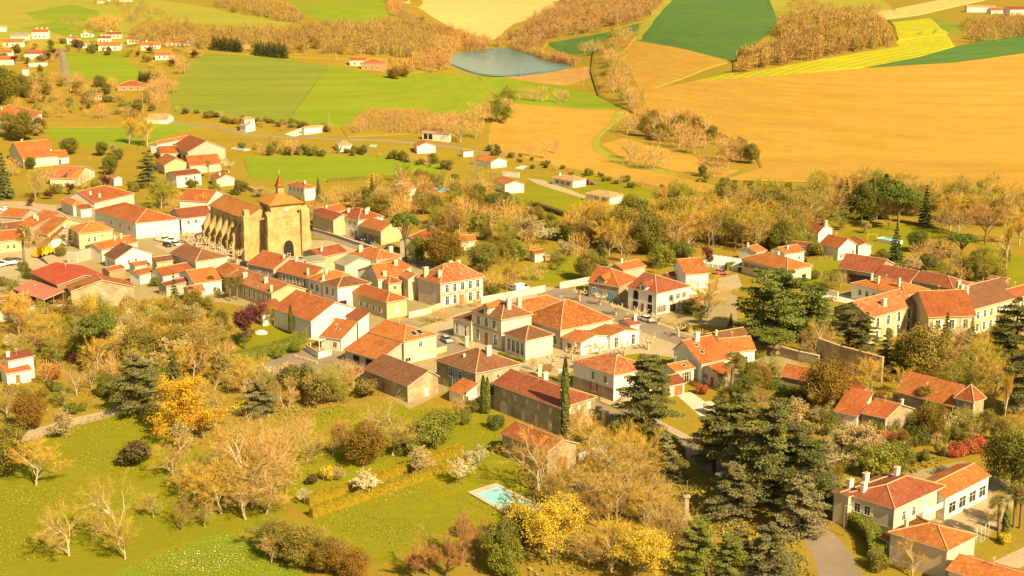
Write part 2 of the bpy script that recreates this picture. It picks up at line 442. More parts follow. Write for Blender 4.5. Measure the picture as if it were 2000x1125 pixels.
F('bank', [(668, 250), (722, 212), (830, 217), (900, 236), (880, 275), (800, 262), (680, 268)], SCRUBM)
F('lawn', [(1590, 508), (1660, 500), (1700, 520), (1600, 560), (1560, 552)], LAWN)
F('lawn', [(1015, 520), (1110, 498), (1180, 520), (1160, 548), (1040, 552)], LAWN)
F('lawn', [(605, 470), (640, 462), (720, 500), (612, 520)], LAWN)
F('lawn', [(440, 660), (560, 620), (620, 640), (560, 700), (430, 720)], LAWN)
F('lawn', [(-40, 870), (60, 858), (160, 830), (320, 800), (360, 860), (560, 880), (580, 960), (520, 1030), (420, 1045), (300, 1080), (160, 1145), (-40, 1150)], LAWN, curve=True)
F('lawn', [(560, 850), (640, 795), (690, 775), (840, 800), (960, 800), (1010, 900), (1030, 980), (900, 1060), (720, 1100), (600, 1010), (520, 900)], LAWN, curve=True)
F('lawn', [(180, 1140), (300, 1085), (420, 1042), (490, 1046), (560, 1100), (620, 1140)], MEAD)
F('lawn', [(1000, 700), (1090, 660), (1330, 650), (1420, 690), (1300, 740), (1060, 745)], LAWN)
F('garden_soil', [(1560, 800), (1800, 790), (1830, 860), (1700, 960), (1570, 930)], SCRUBM)
F('path', [(1640, 830), (1740, 850), (1700, 900), (1600, 930), (1600, 880)], TAN)
F('scrub', [(-40, 610), (110, 635), (330, 622), (450, 655), (470, 720), (420, 800), (300, 800), (210, 790), (60, 830), (-40, 840)], SCRUBM, curve=True)
F('scrub', [(330, 800), (480, 720), (560, 745), (700, 740), (760, 770), (700, 800), (640, 795), (540, 850), (500, 880), (400, 880), (350, 850)], SCRUBM, curve=True)
F('scrub', [(1010, 900), (1180, 830), (1330, 910), (1420, 960), (1560, 1040), (1590, 1140), (960, 1140), (900, 1080), (1040, 985)], SCRUBM, curve=True)
F('scrub', [(1080, 460), (1250, 430), (1330, 430), (1420, 390), (1560, 405), (1620, 450), (1560, 500), (1400, 500), (1300, 510), (1190, 510), (1100, 480)], SCRUBM, curve=True)
F('scrub', [(1560, 390), (1700, 372), (1800, 390), (1900, 398), (2060, 400), (2060, 460), (1900, 460), (1800, 440), (1700, 425), (1580, 430)], SCRUBM, curve=True)
F('scrub', [(690, 380), (800, 352), (900, 370), (970, 400), (1080, 440), (1010, 500), (940, 530), (860, 500), (720, 440)], SCRUBM, curve=True)
F('scrub', [(-40, 175), (130, 150), (300, 180), (330, 212), (250, 246), (60, 248), (-40, 240)], SCRUBM, curve=True)
F('scrub', [(1780, 470), (1900, 480), (1950, 560), (1860, 600), (1780, 560)], SCRUBM, curve=True)
F('scrub', [(1212, 250), (1300, 243), (1390, 268), (1466, 300), (1484, 326), (1430, 331), (1370, 306), (1290, 285), (1208, 266)], SCRUBM, curve=True)
F('scrub', [(1165, 100), (1200, 72), (1240, 75), (1212, 110), (1240, 160), (1262, 205), (1246, 226), (1218, 210), (1175, 188), (1160, 140)], SCRUBM)
F('scrub', [(255, 96), (340, 58), (420, 70), (560, 70), (740, 56), (790, 38), (862, 60), (886, 96), (870, 132), (780, 150), (760, 116), (680, 116), (560, 112), (390, 102)], SCRUBM)
F('scrub', [(960, 92), (985, 80), (1062, 28), (1115, 0), (1302, -4), (1264, 40), (1180, 64), (1068, 84), (1050, 108), (1000, 100)], SCRUBM)
F('scrub', [(1435, 150), (1440, 120), (1515, 58), (1620, 42), (1725, 54), (1755, 94), (1600, 120)], SCRUBM)
# pond, streets, yards
F('pond', [(876, 112), (930, 100), (962, 97), (1005, 97), (1042, 108), (1072, 122), (1112, 127), (1084, 139), (1002, 148), (945, 148), (905, 137), (878, 124)], POND, curve=True, lift=.35)
F('road', [(1606, 1150), (1700, 1150), (1662, 1080), (1626, 1040), (1590, 1010), (1530, 975), (1450, 925), (1368, 876), (1340, 862), (1275, 833), (1225, 810), (1172, 788), (1120, 764), (1070, 738), (1042, 716), (1020, 724), (1050, 746), (1110, 777), (1170, 802), (1230, 838), (1285, 868), (1357, 904), (1420, 950), (1500, 998), (1560, 1040), (1588, 1085)], ASPH)
F('pavement', [(1172, 772), (1225, 793), (1280, 818), (1366, 862), (1362, 872), (1275, 830), (1225, 806), (1172, 785)], TAN, lift=.12)
F('courtyard', [(-40, 430), (60, 400), (250, 400), (420, 440), (520, 500), (620, 500), (820, 505), (950, 560), (940, 600), (800, 640), (700, 650), (590, 620), (430, 590), (330, 580), (250, 590), (60, 620), (-40, 625)], YARD)
F('courtyard', [(590, 690), (690, 640), (840, 650), (900, 690), (890, 720), (860, 770), (800, 800), (700, 735)], YARD)
F('courtyard', [(850, 760), (1000, 720), (1160, 760), (1120, 790), (930, 790)], YARD)
F('courtyard', [(1150, 560), (1380, 540), (1440, 580), (1440, 640), (1300, 630), (1200, 600)], YARD)
F('courtyard', [(1310, 690), (1480, 650), (1560, 690), (1560, 740), (1420, 760), (1330, 740)], YARD)
F('courtyard', [(1640, 570), (1900, 545), (2060, 600), (2060, 660), (1700, 640)], YARD)
F('courtyard', [(1610, 960), (1880, 900), (2010, 960), (1920, 1060), (1740, 1060)], YARD)
F('square', [(860, 660), (850, 640), (940, 600), (1050, 560), (1130, 566), (1230, 606), (1420, 680), (1420, 705), (1330, 700), (1250, 690), (1160, 700), (1100, 735), (1040, 730), (1000, 715), (900, 690)], TAN)
F('street', [(1040, 580), (1090, 561), (1130, 568), (1200, 598), (1300, 638), (1420, 684), (1420, 705), (1370, 690), (1270, 655), (1190, 625), (1120, 592), (1080, 592)], ASPH)
F('street', [(800, 628), (830, 640), (880, 655), (925, 690), (890, 704), (850, 680), (800, 650), (760, 630)], ASPH)
F('street', [(820, 640), (900, 612), (1000, 588), (1045, 574), (1060, 588), (960, 616), (885, 640), (850, 650)], TAN)
F('lawn', [(880, 648), (960, 622), (1000, 630), (905, 668)], LAWN)
F('square', [(300, 480), (420, 452), (520, 470), (640, 470), (820, 505), (660, 525), (520, 545), (440, 530), (330, 495)], TAN)
F('street', [(612, 448), (660, 455), (760, 490), (830, 512), (810, 522), (730, 500), (640, 468), (612, 462)], ASPH)
F('lane', [(28, 866), (58, 840), (150, 815), (228, 797), (240, 806), (150, 832), (70, 858)], TAN)
F('yard', [(510, 712), (560, 692), (600, 680), (690, 702), (720, 722), (640, 738), (560, 740), (500, 735)], ASPH)
F('yard', [(1830, 1020), (1880, 985), (1940, 945), (1992, 972), (1940, 1030), (1900, 1040)], TAN)
F('road', [(1930, 1102), (2060, 1040), (2060, 1075), (1990, 1110)], TAN)
F('driveway', [(1318, 768), (1350, 766), (1400, 800), (1420, 830), (1385, 828)], PALEGRAV)
F('track', [(116, 97), (123, 97), (130, 130), (137, 167), (131, 167), (123, 130)], ASPH, lift=.12)
F('yard', [(-40, 505), (60, 482), (150, 490), (140, 520), (60, 530), (-40, 560)], TAN)
F('road', [(-40, 395), (40, 394), (110, 402), (110, 412), (-40, 420)], TAN)
F('road', [(330, 239), (420, 247), (490, 263), (640, 269.5), (760, 273.5), (880, 285.5), (1010, 306), (1010, 308.3), (880, 288), (760, 276), (640, 272), (487, 265.8), (420, 249.5), (330, 241.5)], ASPH)
F('driveway', [(1028, 348), (1060, 352), (1145, 383), (1138, 387), (1050, 360)], TAN)
F('driveway', [(560, 262), (598, 248), (600, 258), (575, 266)], PALEGRAV)
F('lane', [(1590, 560), (1700, 590), (1690, 600), (1570, 575)], PALEGRAV)
F('yard', [(1340, 560), (1440, 535), (1450, 560), (1380, 580)], TAN)
# ------------------------------------------------------------------ buildings
WIN = {}
def window_mesh(w, h, kind='win'):
    k = (round(w, 2), round(h, 2), kind)
    if k in WIN: return WIN[k]
    b = MB()
    if kind == 'win':
        b.box((0, .02, 0), (w, .05, h), mi=1)
        for x in (-w / 2 - .05, w / 2 + .05): b.box((x, .035, 0), (.1, .09, h + .2))
        b.box((0, .035, h / 2 + .05), (w, .09, .1)); b.box((0, .05, -h / 2 - .06), (w + .3, .14, .12))
        b.box((0, .045, 0), (.07, .05, h))
        if h > 1.2: b.box((0, .045, h * .16), (w, .045, .05))
        WIN[k] = b.mesh('window', [WHITE, GLASS])
    elif kind == 'shutter':
        b.box((0, .05, 0), (w, .05, h)); b.box((0, .08, h * .3), (w * .9, .03, .09)); b.box((0, .08, -h * .3), (w * .9, .03, .09))
        WIN[k] = b
    elif kind == 'arch':
        n = 8; pts = [(-w / 2, -h / 2), (w / 2, -h / 2), (w / 2, h / 2 - w / 2)] + [(w / 2 * math.cos(a), h / 2 - w / 2 + w / 2 * math.sin(a)) for a in [math.pi * (i + 1) / n for i in range(n - 1)]] + [(-w / 2, h / 2 - w / 2)]
        b.poly([(x, .04, z) for x, z in pts][::-1], 0)
        for i in range(len(pts)):
            j = (i + 1) % len(pts); b.poly([(pts[i][0], .04, pts[i][1]), (pts[j][0], .04, pts[j][1]), (pts[j][0], -.05, pts[j][1]), (pts[i][0], -.05, pts[i][1])][::-1], 0)
        WIN[k] = b
    return WIN[k]

SHM = {}
def shut_mesh(w, h, key, kind='shutter'):
    k = (round(w, 2), round(h, 2), key, kind)
    if k not in SHM: SHM[k] = window_mesh(w, h, kind).mesh(kind, [SHUT[key] if key in SHUT else DARKW])
    return SHM[k]

HOUSES = []
class House: pass

def house(label, L, F, Rr, eave, roof='gLF', pitch=.35, wall='c', tile='o', r=.5, ov=.35, chim=(), win=(), name='house', cat='house',
          group=None, hips=(1, 1), open_walls=(), lm=None, gut=True, plane=None, chimmat=None, walls=True, post=False, noridge=False):
    """L, F, Rr: left, nearest and right corner of the roof's edge in the photograph; eave: their height above ground.
    roof g = gable, h = hip, s = shed with its low edge along the named side; chim (u, v, height, w); win see add_windows"""
    g0 = G(F[0], F[1] + eave * 6).z if plane is None else plane
    for _ in range(3):
        fw = onplane(F[0], F[1], g0 + eave)
        g0 = float(terr(fw.x, fw.y)) if plane is None else plane
    z = g0 + eave
    f, l, rr = onplane(*F, z), onplane(*L, z), onplane(*Rr, z)
    a, b = (rr - f), (l - f)
    ca = a.normalized().dot(b.normalized())
    if abs(ca) > .22:      # square up a bad reading: the longer side is kept
        k = math.copysign(.12, ca)
        lo, sh = (a, b) if a.length > b.length else (b, a)
        ln = sh.length; ld = lo.normalized(); pr = sh - ld * sh.dot(ld); pr.normalize()
        sh2 = (pr * math.sqrt(1 - k * k) + ld * k) * ln
        if lo is a: b = sh2
        else: a = sh2
    Wd, Dp = a.length, b.length
    cen = f + (a + b) / 2; org = Vector((cen.x, cen.y, g0))
    f = f - org; H = House()
    P = lambda u, v, zz: Vector((f.x + a.x * u + b.x * v, f.y + a.y * u + b.y * v, zz))
    def zroof(u, v):
        if roof == 'gLF': return eave + pitch * Wd * .5 * (u / r if u < r else (1 - u) / (1 - r))
        if roof == 'gFR': return eave + pitch * Dp * .5 * (v / r if v < r else (1 - v) / (1 - r))
        if roof == 'sLF': return eave + pitch * u * Wd
        if roof == 'sFR': return eave + pitch * v * Dp
        if roof == 'hLF': return eave + pitch * min(u * Wd, (1 - u) * Wd, v * Dp if hips[0] else 1e9, (1 - v) * Dp if hips[1] else 1e9)
        if roof == 'hFR': return eave + pitch * min(v * Dp, (1 - v) * Dp, u * Wd if hips[0] else 1e9, (1 - u) * Wd if hips[1] else 1e9)
        if roof == 'pyr': return eave + pitch * min(u, v, 1 - u, 1 - v) * min(Wd, Dp)
    T = lambda u, v: P(u, v, zroof(u, v))
    F0, R0, B0, L0 = (0, 0), (1, 0), (1, 1), (0, 1)
    faces = []; lines = []
    if roof == 'gLF':
        r0, r1 = (r, 0), (r, 1); faces = [([L0, F0, r0, r1]), ([R0, B0, r1, r0])]; lines = [(r0, r1)]
    elif roof == 'gFR':
        r0, r1 = (0, r), (1, r); faces = [([F0, R0, r1, r0]), ([B0, L0, r0, r1])]; lines = [(r0, r1)]
    elif roof == 'sLF': faces = [[L0, F0, R0, B0]]
    elif roof == 'sFR': faces = [[F0, R0, B0, L0]]
    elif roof == 'pyr':
        c = (.5, .5); faces = [[F0, R0, c], [R0, B0, c], [B0, L0, c], [L0, F0, c]]; lines = [(F0, c), (R0, c), (B0, c), (L0, c)]
    elif roof == 'hLF':
        i = min(.5 * Wd / Dp, .5 if hips[0] and hips[1] else 1); r0 = (.5, i if hips[0] else 0); r1 = (.5, 1 - i if hips[1] else 1)
        faces = [[L0, F0, r0, r1], [R0, B0, r1, r0]]; lines = [(r0, r1)]
        if hips[0]: faces.append([F0, R0, r0]); lines += [(F0, r0), (R0, r0)]
        if hips[1]: faces.append([B0, L0, r1]); lines += [(B0, r1), (L0, r1)]
    elif roof == 'hFR':
        i = min(.5 * Dp / Wd, .5 if hips[0] and hips[1] else 1); r0 = (i if hips[0] else 0, .5); r1 = (1 - i if hips[1] else 1, .5)
        faces = [[F0, R0, r1, r0], [B0, L0, r0, r1]]; lines = [(r0, r1)]
        if hips[0]: faces.append([L0, F0, r0]); lines += [(F0, r0), (L0, r0)]
        if hips[1]: faces.append([R0, B0, r1]); lines += [(R0, r1), (B0, r1)]
    root = empty(name, org, label, cat, group)
    # roof slab
    mb = MB(); th = .16
    for fc in faces:
        p = [T(*q) for q in fc]; e = (p[1] - p[0]).normalized(); nn = (p[1] - p[0]).cross(p[2] - p[0]).normalized(); s_ = nn.cross(e)
        if nn.z < 0: nn = -nn; s_ = -s_
        mb.poly(p, 0, [((q - p[0]).dot(e) + 3.7, (q - p[0]).dot(s_) + 1.3) for q in p])
        mb.poly([q - Vector((0, 0, th)) for q in p][::-1], 1)
        for k in range(len(p)):
            q0, q1 = fc[k], fc[(k + 1) % len(p)]
            if (q0[0] == q1[0] and q0[0] in (0, 1)) or (q0[1] == q1[1] and q0[1] in (0, 1)):
                A, B = p[k], p[(k + 1) % len(p)]; d = Vector((0, 0, th))
                mb.poly([A, A - d, B - d, B], 1)
    ro = mb.obj('roof', [ROOFS[tile], FASC if gut else ROOFS[tile]], root)
    if lines and not noridge:
        rb = MB()
        for q0, q1 in lines:
            A, B = T(*q0), T(*q1)
            if (B - A).length > .5: rb.tube(A + Vector((0, 0, .03)), B + Vector((0, 0, .03)), .13, .13, 5)
        if rb.v: rb.obj('ridge_tiles', RIDGE if tile not in 'Mg' else ROOFS[tile], ro)
    # walls
    ou, ovv = min(ov / Wd, .2), min(ov / Dp, .2)
    cs = [(ou, ovv), (1 - ou, ovv), (1 - ou, 1 - ovv), (ou, 1 - ovv)]
    wb = MB(); drop = .17
    for k in range(4):
        q0, q1 = cs[k], cs[(k + 1) % 4]
        if k in open_walls or not walls: continue
        tops = [q0]
        n = 12
        zs = [(q0[0] + (q1[0] - q0[0]) * t / n, q0[1] + (q1[1] - q0[1]) * t / n) for t in range(n + 1)]
        if roof in ('gLF',) and k in (0, 2): tops = [q0, (r, q0[1]), q1]
        elif roof == 'gFR' and k in (1, 3): tops = [q0, (q0[0], r), q1]
        elif roof == 'hLF' and k in (0, 2) and not hips[k // 2]: tops = [q0, (.5, q0[1]), q1]
        elif roof == 'hFR' and k in (1, 3) and not hips[(3 - k) // 2]: tops = [q0, (q0[0], .5), q1]
        else: tops = [q0, q1]
        wb.poly([P(*q0, -1.2), P(*q1, -1.2)] + [P(*q, zroof(*q) - drop) for q in reversed(tops)])
    if wb.v: wb.obj('wall', WALLS[wall] if isinstance(wall, str) else wall, root)
    if post:
        for q in [(ou, ovv), (1 - ou, ovv), (.5, ovv), (ou, .5), (ou, 1 - ovv), (1 - ou, 1 - ovv)]:
            pb = MB(); pb.box(P(*q, (zroof(*q) - drop) / 2 - .2), (.2, .2, zroof(*q) - drop + .4)); pb.obj('post', TIMBER, root)
    H.root, H.roof, H.P, H.T, H.eave, H.Wd, H.Dp, H.a, H.b, H.ou, H.ov, H.org = root, ro, P, T, eave, Wd, Dp, a, b, ou, ovv, org
    H.ang = math.atan2(a.y, a.x); H.zroof = zroof; H.lm = lm
    H.angL = math.atan2(-b.y, -b.x)
    for c in chim:
        u, v, h = c[:3]; w = c[3] if len(c) > 3 else .75
        zz = zroof(u, v); cb = MB(); p = P(u, v, 0)
        cb.box((p.x, p.y, zz + h / 2 - .35), (w * 1.35, w * .85, h + .7), H.ang)
        cb.box((p.x, p.y, zz + h + .08), (w * 1.6, w * 1.1, .16), H.ang, 1)
        cb.box((p.x, p.y, zz + h + .24), (w * .8, w * .4, .16), H.ang, 2)
        cb.obj('chimney', [chimmat or WCREAM, FASC, RIDGE], ro)
    for w in win: add_win(H, *w)
    x, y = proj(org + Vector((0, 0, eave)))
    if y > 430 and walls and gut and eave > 3.1:
        q = P(ou * .8, ovv * .8, 0); db = MB(); db.tube((q.x, q.y, 0), (q.x, q.y, zroof(ou, ovv) - .2), .06, .06, 5); db.obj('downpipe', FASC, root)
        if len(HOUSES) % 2:
            q = T(.45, .55); ab = MB(); ab.tube(q - Vector((0, 0, .1)), q + Vector((0, 0, 1.6)), .03, .03, 4); ab.box(q + Vector((0, 0, 1.5)), (.9, .04, .04), .4); ab.box(q + Vector((0, 0, 1.25)), (.6, .04, .04), .4); ab.obj('aerial', FASC, ro)
    HOUSES.append((label, lm, x, y, H))
    return H

def wallpos(H, side, t, off=0):
    """a point on wall L (left-front) or R (right-front): t along it from left to right; facing rotation"""
    if side == 'R':
        p = H.P(H.ou + t * (1 - 2 * H.ou), H.ov, 0); rot = H.ang + math.pi; n = Vector((H.a.y, -H.a.x, 0)).normalized()
    else:
        p = H.P(H.ou, 1 - H.ov - t * (1 - 2 * H.ov), 0); rot = H.angL + math.pi; n = Vector((-H.b.y, H.b.x, 0)).normalized()
        n = Vector((-H.b.y, H.b.x, 0)).normalized()
    if n.y > 0 and side == 'R' and H.a.x > 0: n = -n
    return p + n * off, rot, n

def add_win(H, side, n, z, w=.95, h=1.35, sh=None, t0=.1, t1=.9, kind='win', open_=True):
    if kind == 'win': w *= 1.1; h *= 1.14
    for i in range(n):
        t = t0 + (t1 - t0) * ((i + .5) / n)
        p, rot, nv = wallpos(H, side, t, 0.0)
        if kind in ('win',):
            o = put('window', window_mesh(w, h), H.root)
        elif kind == 'door':
            o = put('door', shut_mesh(w, h, sh or 'n'), H.root)
        elif kind == 'closed':
            o = put('window', shut_mesh(w, h, sh or 'w'), H.root)
        elif kind == 'arch':
            o = put('arched_door', shut_mesh(w, h, sh or 'dark', 'arch'), H.root)
        elif kind == 'dark':
            o = put('opening', shut_mesh(w, h, 'dark'), H.root)
        o.location = (p.x, p.y, z + h / 2); o.rotation_euler = (0, 0, rot)
        if kind == 'win' and sh:
            sw = w * .5
            for s in (-1, 1):
                q = put('shutter', shut_mesh(sw, h, sh), o); q.location = (s * (w / 2 + sw / 2 + .1), 0, 0)

def skylight(H, u, v, w=.9, h=1.2, name='skylight', mi=None):
    p = H.T(u, v); e = .02
    du = (H.T(u + e, v) - p).normalized(); dv = (H.T(u, v + e) - p).normalized(); n = du.cross(dv).normalized()
    b = MB()
    A = [p + n * .06 + du * (sx * w / 2) + dv * (sy * h / 2) for sx, sy in ((-1, -1), (1, -1), (1, 1), (-1, 1))]
    b.poly(A, 1)
    for k in range(4):
        c0, c1 = A[k], A[(k + 1) % 4]; b.tube(c0, c1, .06, .06, 4)
        b.poly([c0, c0 - n * .2, c1 - n * .2, c1])
    b.obj(name, [FASC, mi or GLASS], H.roof)

def far(label, x0, x1, yb, tile='o', wall='w', eave=3.0, pitch=.42, rot=8, dep=.75, roof='gLF', nwin=3, chim=1, lm=None, group=None, name='house', cat='house', storey=1):
    """a distant house: left and right limits and foot of its front wall in the photograph"""
    eave *= .82; p = G((x0 + x1) / 2, yb); s = ppm(p); w = (x1 - x0) / s / (math.cos(math.radians(rot)) + dep * .5 * abs(math.sin(math.radians(rot))))
    d = w * dep; c, sn = math.cos(math.radians(rot)), math.sin(math.radians(rot))
    ax = Vector((c, sn, 0)); ay = Vector((-sn, c, 0))
    f = p - ax * w / 2; z = p.z
    px = lambda q: proj(Vector((q.x, q.y, z + eave)))
    rf = {'gLF': 'gFR', 'hip': 'hFR', 'end': 'gLF', 'shed': 'sFR'}[roof]
    H = house(label, px(f + ay * d), px(f), px(f + ax * w), eave, rf, pitch, wall, tile, plane=z, lm=lm, group=group, name=name, cat=cat, ov=.3,
              chim=[(.3 + .3 * k, .5, 1.0) for k in range(chim)],
              win=[('R', nwin, (1.0 if k == 0 else 3.7), 1.1, 1.25, None) for k in range(storey)] if nwin else ())
    return H

def dormer(H, side, t, w, h, wall, tile, sh=None, win=True, depth=3.2, front=.35):
    """gabled dormer standing on the eave of wall L or R"""
    p, rot, n = wallpos(H, side, t, front * .2); al = Vector((-n.y, n.x, 0)); z0 = H.eave - .6; z1 = H.eave + h; pk = w * .42
    mb = MB(); q = [p + al * (w / 2), p - al * (w / 2), p - al * (w / 2) - n * depth, p + al * (w / 2) - n * depth]
    f_ = lambda v_, z_: Vector((v_.x, v_.y, z_))
    mb.poly([f_(q[0], z0), f_(q[1], z0), f_(q[1], z1), f_(p, z1 + pk), f_(q[0], z1)]); mb.poly([f_(q[1], z0), f_(q[2], z0), f_(q[2], z1), f_(q[1], z1)]); mb.poly([f_(q[3], z0), f_(q[0], z0), f_(q[0], z1), f_(q[3], z1)])
    d = mb.obj('dormer', WALLS[wall], H.root); rb = MB(); e_ = .25; o_ = n * .3
    a0, a1 = f_(q[0] + al * e_ + o_, z1 - e_ * .84), f_(q[1] - al * e_ + o_, z1 - e_ * .84); tp = f_(p + o_, z1 + pk); bk = f_(p - n * (depth + 1.5), z1 + pk); b0, b1 = f_(q[3] + al * e_ - n, z1 - e_ * .84), f_(q[2] - al * e_ - n, z1 - e_ * .84)
    for fc in ([a0, tp, bk, b0], [tp, a1, b1, bk]):
        rb.poly(fc, 0, [((v_ - a0).dot(n), (v_ - a0).length * .5) for v_ in fc]); rb.poly([v_ - Vector((0, 0, .14)) for v_ in fc][::-1])
    rb.poly([a0, a0 - Vector((0, 0, .14)), tp - Vector((0, 0, .14)), tp]); rb.poly([tp, tp - Vector((0, 0, .14)), a1 - Vector((0, 0, .14)), a1])
    rb.obj('dormer_roof', ROOFS[tile], d)
    if win:
        o = put('window', window_mesh(.9, 1.2) if not sh else shut_mesh(.9, 1.3, sh), d); c_ = p + n * .01; o.location = (c_.x, c_.y, H.eave + h * .5); o.rotation_euler = (0, 0, rot)
def band(H, side, zs, m_, th=.09, hh=.22, name='string_course'):
    mb = MB(); L_ = (H.Wd if side == 'R' else H.Dp) - .55
    for z_ in zs:
        p, rot, n = wallpos(H, side, .5, .0); mb.box((p.x, p.y, z_), (L_, th * 2, hh), rot)
    mb.obj(name, m_, H.root)
# ------------------------------------------------------------------ the village, building by building
a = Q(850, 500, 4.294); b = Q(600, 450, 4.294); c = Q(300, 450, 4.294); d = Q(1100, 480, 4.294); e = Q(0, 450, 4.294)
f = Q(0, 650, 3.75); g = Q(700, 640, 3.75); h = Q(1050, 640, 3.75); i_ = Q(800, 825, 3.75); j = Q(380, 340, 5.92); k = Q(0, 230, 3.75)
m = Q(0, 360, 8.0); n = Q(350, 230, 3.75); o = Q(700, 230, 3.75); p = Q(500, 440, 7.03); s = Q(1400, 480, 5.0); t = Q(1400, 350, 4.294)
u = Q(1650, 480, 4.294); v = Q(1600, 640, 3.75); w = Q(1400, 620, 3.75); x = Q(1500, 825, 3.75); y = Q(1050, 300, 3.75)
B = {}
# --- town hall and halls on the square
B['hall'] = house('two storey cream town hall with ornate stone dormer and tall chimneys', a(290, 455), a(553, 535), a(825, 487), 8.0, 'hLF', .62, 'c', 'b', cat='town hall', name='town_hall', lm='the town hall',
    chim=[(.45, .22, 2.6, .8), (.8, .25, 2.6, .8)], win=[('L', 3, 4.9, 1.0, 1.9, None), ('L', 1, .9, 1.0, 2.3, None, .08, .32), ('L', 1, .9, 1.0, 2.3, None, .68, .92), ('L', 1, .1, 1.3, 3.2, 'n', .4, .6, 'door')])
dormer(B['hall'], 'L', .5, 1.9, 2.2, 'c', 'o'); band(B['hall'], 'L', (4.2, 4.6, 7.5), WGREY); band(B['hall'], 'R', (4.2, 7.5), WGREY)
house('low hipped wing with four tall windows, right of the town hall front', a(567, 645), a(757, 712), a(1003, 658), 5.0, 'hLF', .5, 'c', 'b', name='town_hall_wing', cat='building',
    win=[('L', 4, 1.0, 1.0, 2.6, 'w', .1, .95)])
house('low hipped wing with grouped windows, left of the town hall front', a(135, 518), a(300, 560), a(540, 506), 5.0, 'hLF', .5, 'c', 'b', name='town_hall_wing', cat='building', win=[('L', 3, 1.0, 1.0, 2.4, 'w', .15, .75)])
house('big hall with lichen stained orange hip roof behind the low school front', a(690, 515), a(1050, 625), a(1503, 530), 5.0, 'hFR', .6, 'c', 'l', name='village_hall', cat='hall', lm='the big lichen roofed hall', win=[('L', 3, 1, 1, 1.8, None, .5, .95)])
house('second lichen roofed hall behind, nearest the street wall', a(490, 455), a(688, 514), a(1150, 418), 5.0, 'hFR', .6, 'c', 'l', name='village_hall', cat='hall')
house('low cream building with shallow orange gable and dark side openings', a(1048, 678), a(1222, 728), a(1470, 666), 3.4, 'gLF', .2, 'w', 'o', name='school_building', cat='school', win=[('L', 2, .1, 1.2, 2.2, 'n', .2, .95, 'door'), ('R', 2, 1.6, .5, .6, None, .2, .6)])
house('low cream building with shallow orange gable and a white framed door', d(221, 707), d(395, 757), d(655, 708), 3.6, 'gLF', .18, 'w', 'o', name='school_building', cat='school', win=[('R', 1, .2, .9, 2.3, None, .1, .3), ('R', 1, .2, .9, 2.3, None, .68, .9)])
house('small dark red gabled annex with white chimney behind the low school front', d(450, 630), d(560, 668), d(655, 655), 4.0, 'gFR', .4, 'w', 'd', name='school_annex', cat='building', chim=[(.8, .3, 1.6, .6)], chimmat=WWHITE)
# --- manor and the buildings west of the square
H = house('stately half timbered manor with mottled hip roof and white shutters', b(915, 395), b(1115, 450), b(1490, 387), 7.0, 'hFR', .78, 'p', 'm', name='manor_house', cat='manor', lm='the half timbered manor',
    chim=[(.12, .25, 1.6), (.08, .75, 2.2, 1.0), (.62, .72, 1.6), (.82, .75, 1.5)],
    win=[('R', 5, 4.2, 1.0, 1.9, 'w', .06, .96), ('R', 2, .6, 1.0, 2.2, 'w', .06, .42), ('R', 1, .1, 1.3, 2.8, 'n', .42, .56, 'door'), ('R', 2, .6, 1.0, 2.2, 'w', .6, .96)])
tb = MB()
for tt in [0, .2, .24, .4, .44, .58, .62, .78, .82, 1]:
    q, rot, nv = wallpos(H, 'R', tt, .02); tb.box((q.x, q.y, 3.4), (.16, .06, 6.7), rot)
for zz in (.5, 3.5, 4.1, 6.4):
    q, rot, nv = wallpos(H, 'R', .5, .03); tb.box((q.x, q.y, zz), (H.Wd - .8, .06, .16), rot)
tb.obj('timber_framing', TIMBER, H.root)
house('gabled wing with mottled roof on the shaded left side of the manor', b(765, 378), b(845, 415), b(945, 388), 6.2, 'gLF', .5, 'p', 'm', name='manor_wing', cat='building', win=[('L', 1, 3.6, .9, 1.6, 'w', .5, .9)])
H = house('long plain hall with red roof hipped toward the street below the manor', b(315, 492), b(665, 605), b(850, 572), 4.8, 'hLF', .5, 'y', 'r', hips=(1, 0), name='long_hall', cat='hall', lm='the long plain hall',
    win=[('L', 4, 1.4, .9, 1.2, 'w', .3, .9), ('R', 1, 1.2, 1.3, 1.6, 'w', .3, .7, 'closed')])
H = house('pink rendered house with bright orange roof and two skylights', b(510, 850), b(810, 935), b(1100, 870), 5.8, 'hLF', .42, 'p', 'o', hips=(1, 0), name='courtyard_house', lm='the skylight house',
    win=[('R', 1, 3.6, .8, 1.2, 'w', .4, .6), ('R', 2, .6, 1.0, 1.2, 'w', .3, .8, 'closed'), ('R', 1, .6, 1.4, .8, None, .02, .2)])
skylight(H, .45, .16, 1.3, 1.8); skylight(H, .62, .16, 1.3, 1.8)
house('long orange lean to roof with dark carport below the skylight house', b(300, 998), b(600, 1088), b(810, 1023), 3.0, 'sLF', .31, 'g', 'o', name='lean_to', cat='building', win=[('L', 2, .1, 2.2, 2.2, None, .15, .9, 'dark')])
H = house('low orange tiled wing with small roof window beside the terrace', b(145, 872), b(285, 915), b(430, 838), 3.2, 'sLF', .26, 'w', 'o', name='house_wing', cat='building', win=[('L', 1, .8, 1, 1.2, 'w', .5, .9)])
skylight(H, .45, .5, 1, 1)
house('raised brown roofed block between two orange roofs beside the plain hall', b(310, 722), b(425, 762), b(530, 730), 5.6, 'sLF', .3, 'w', 'd', name='house_block', cat='building')
house('tall white gable house with red roof left of the terrace', c(990, 650), b(30, 762), b(395, 645), 5.0, 'gLF', .4, 'w', 'r', name='gable_house', lm='the hedge gable house',
    win=[('R', 1, 2.6, .9, 1.3, 'y', .42, .58), ('R', 1, 3.2, .9, 1.1, None, .7, .85)])
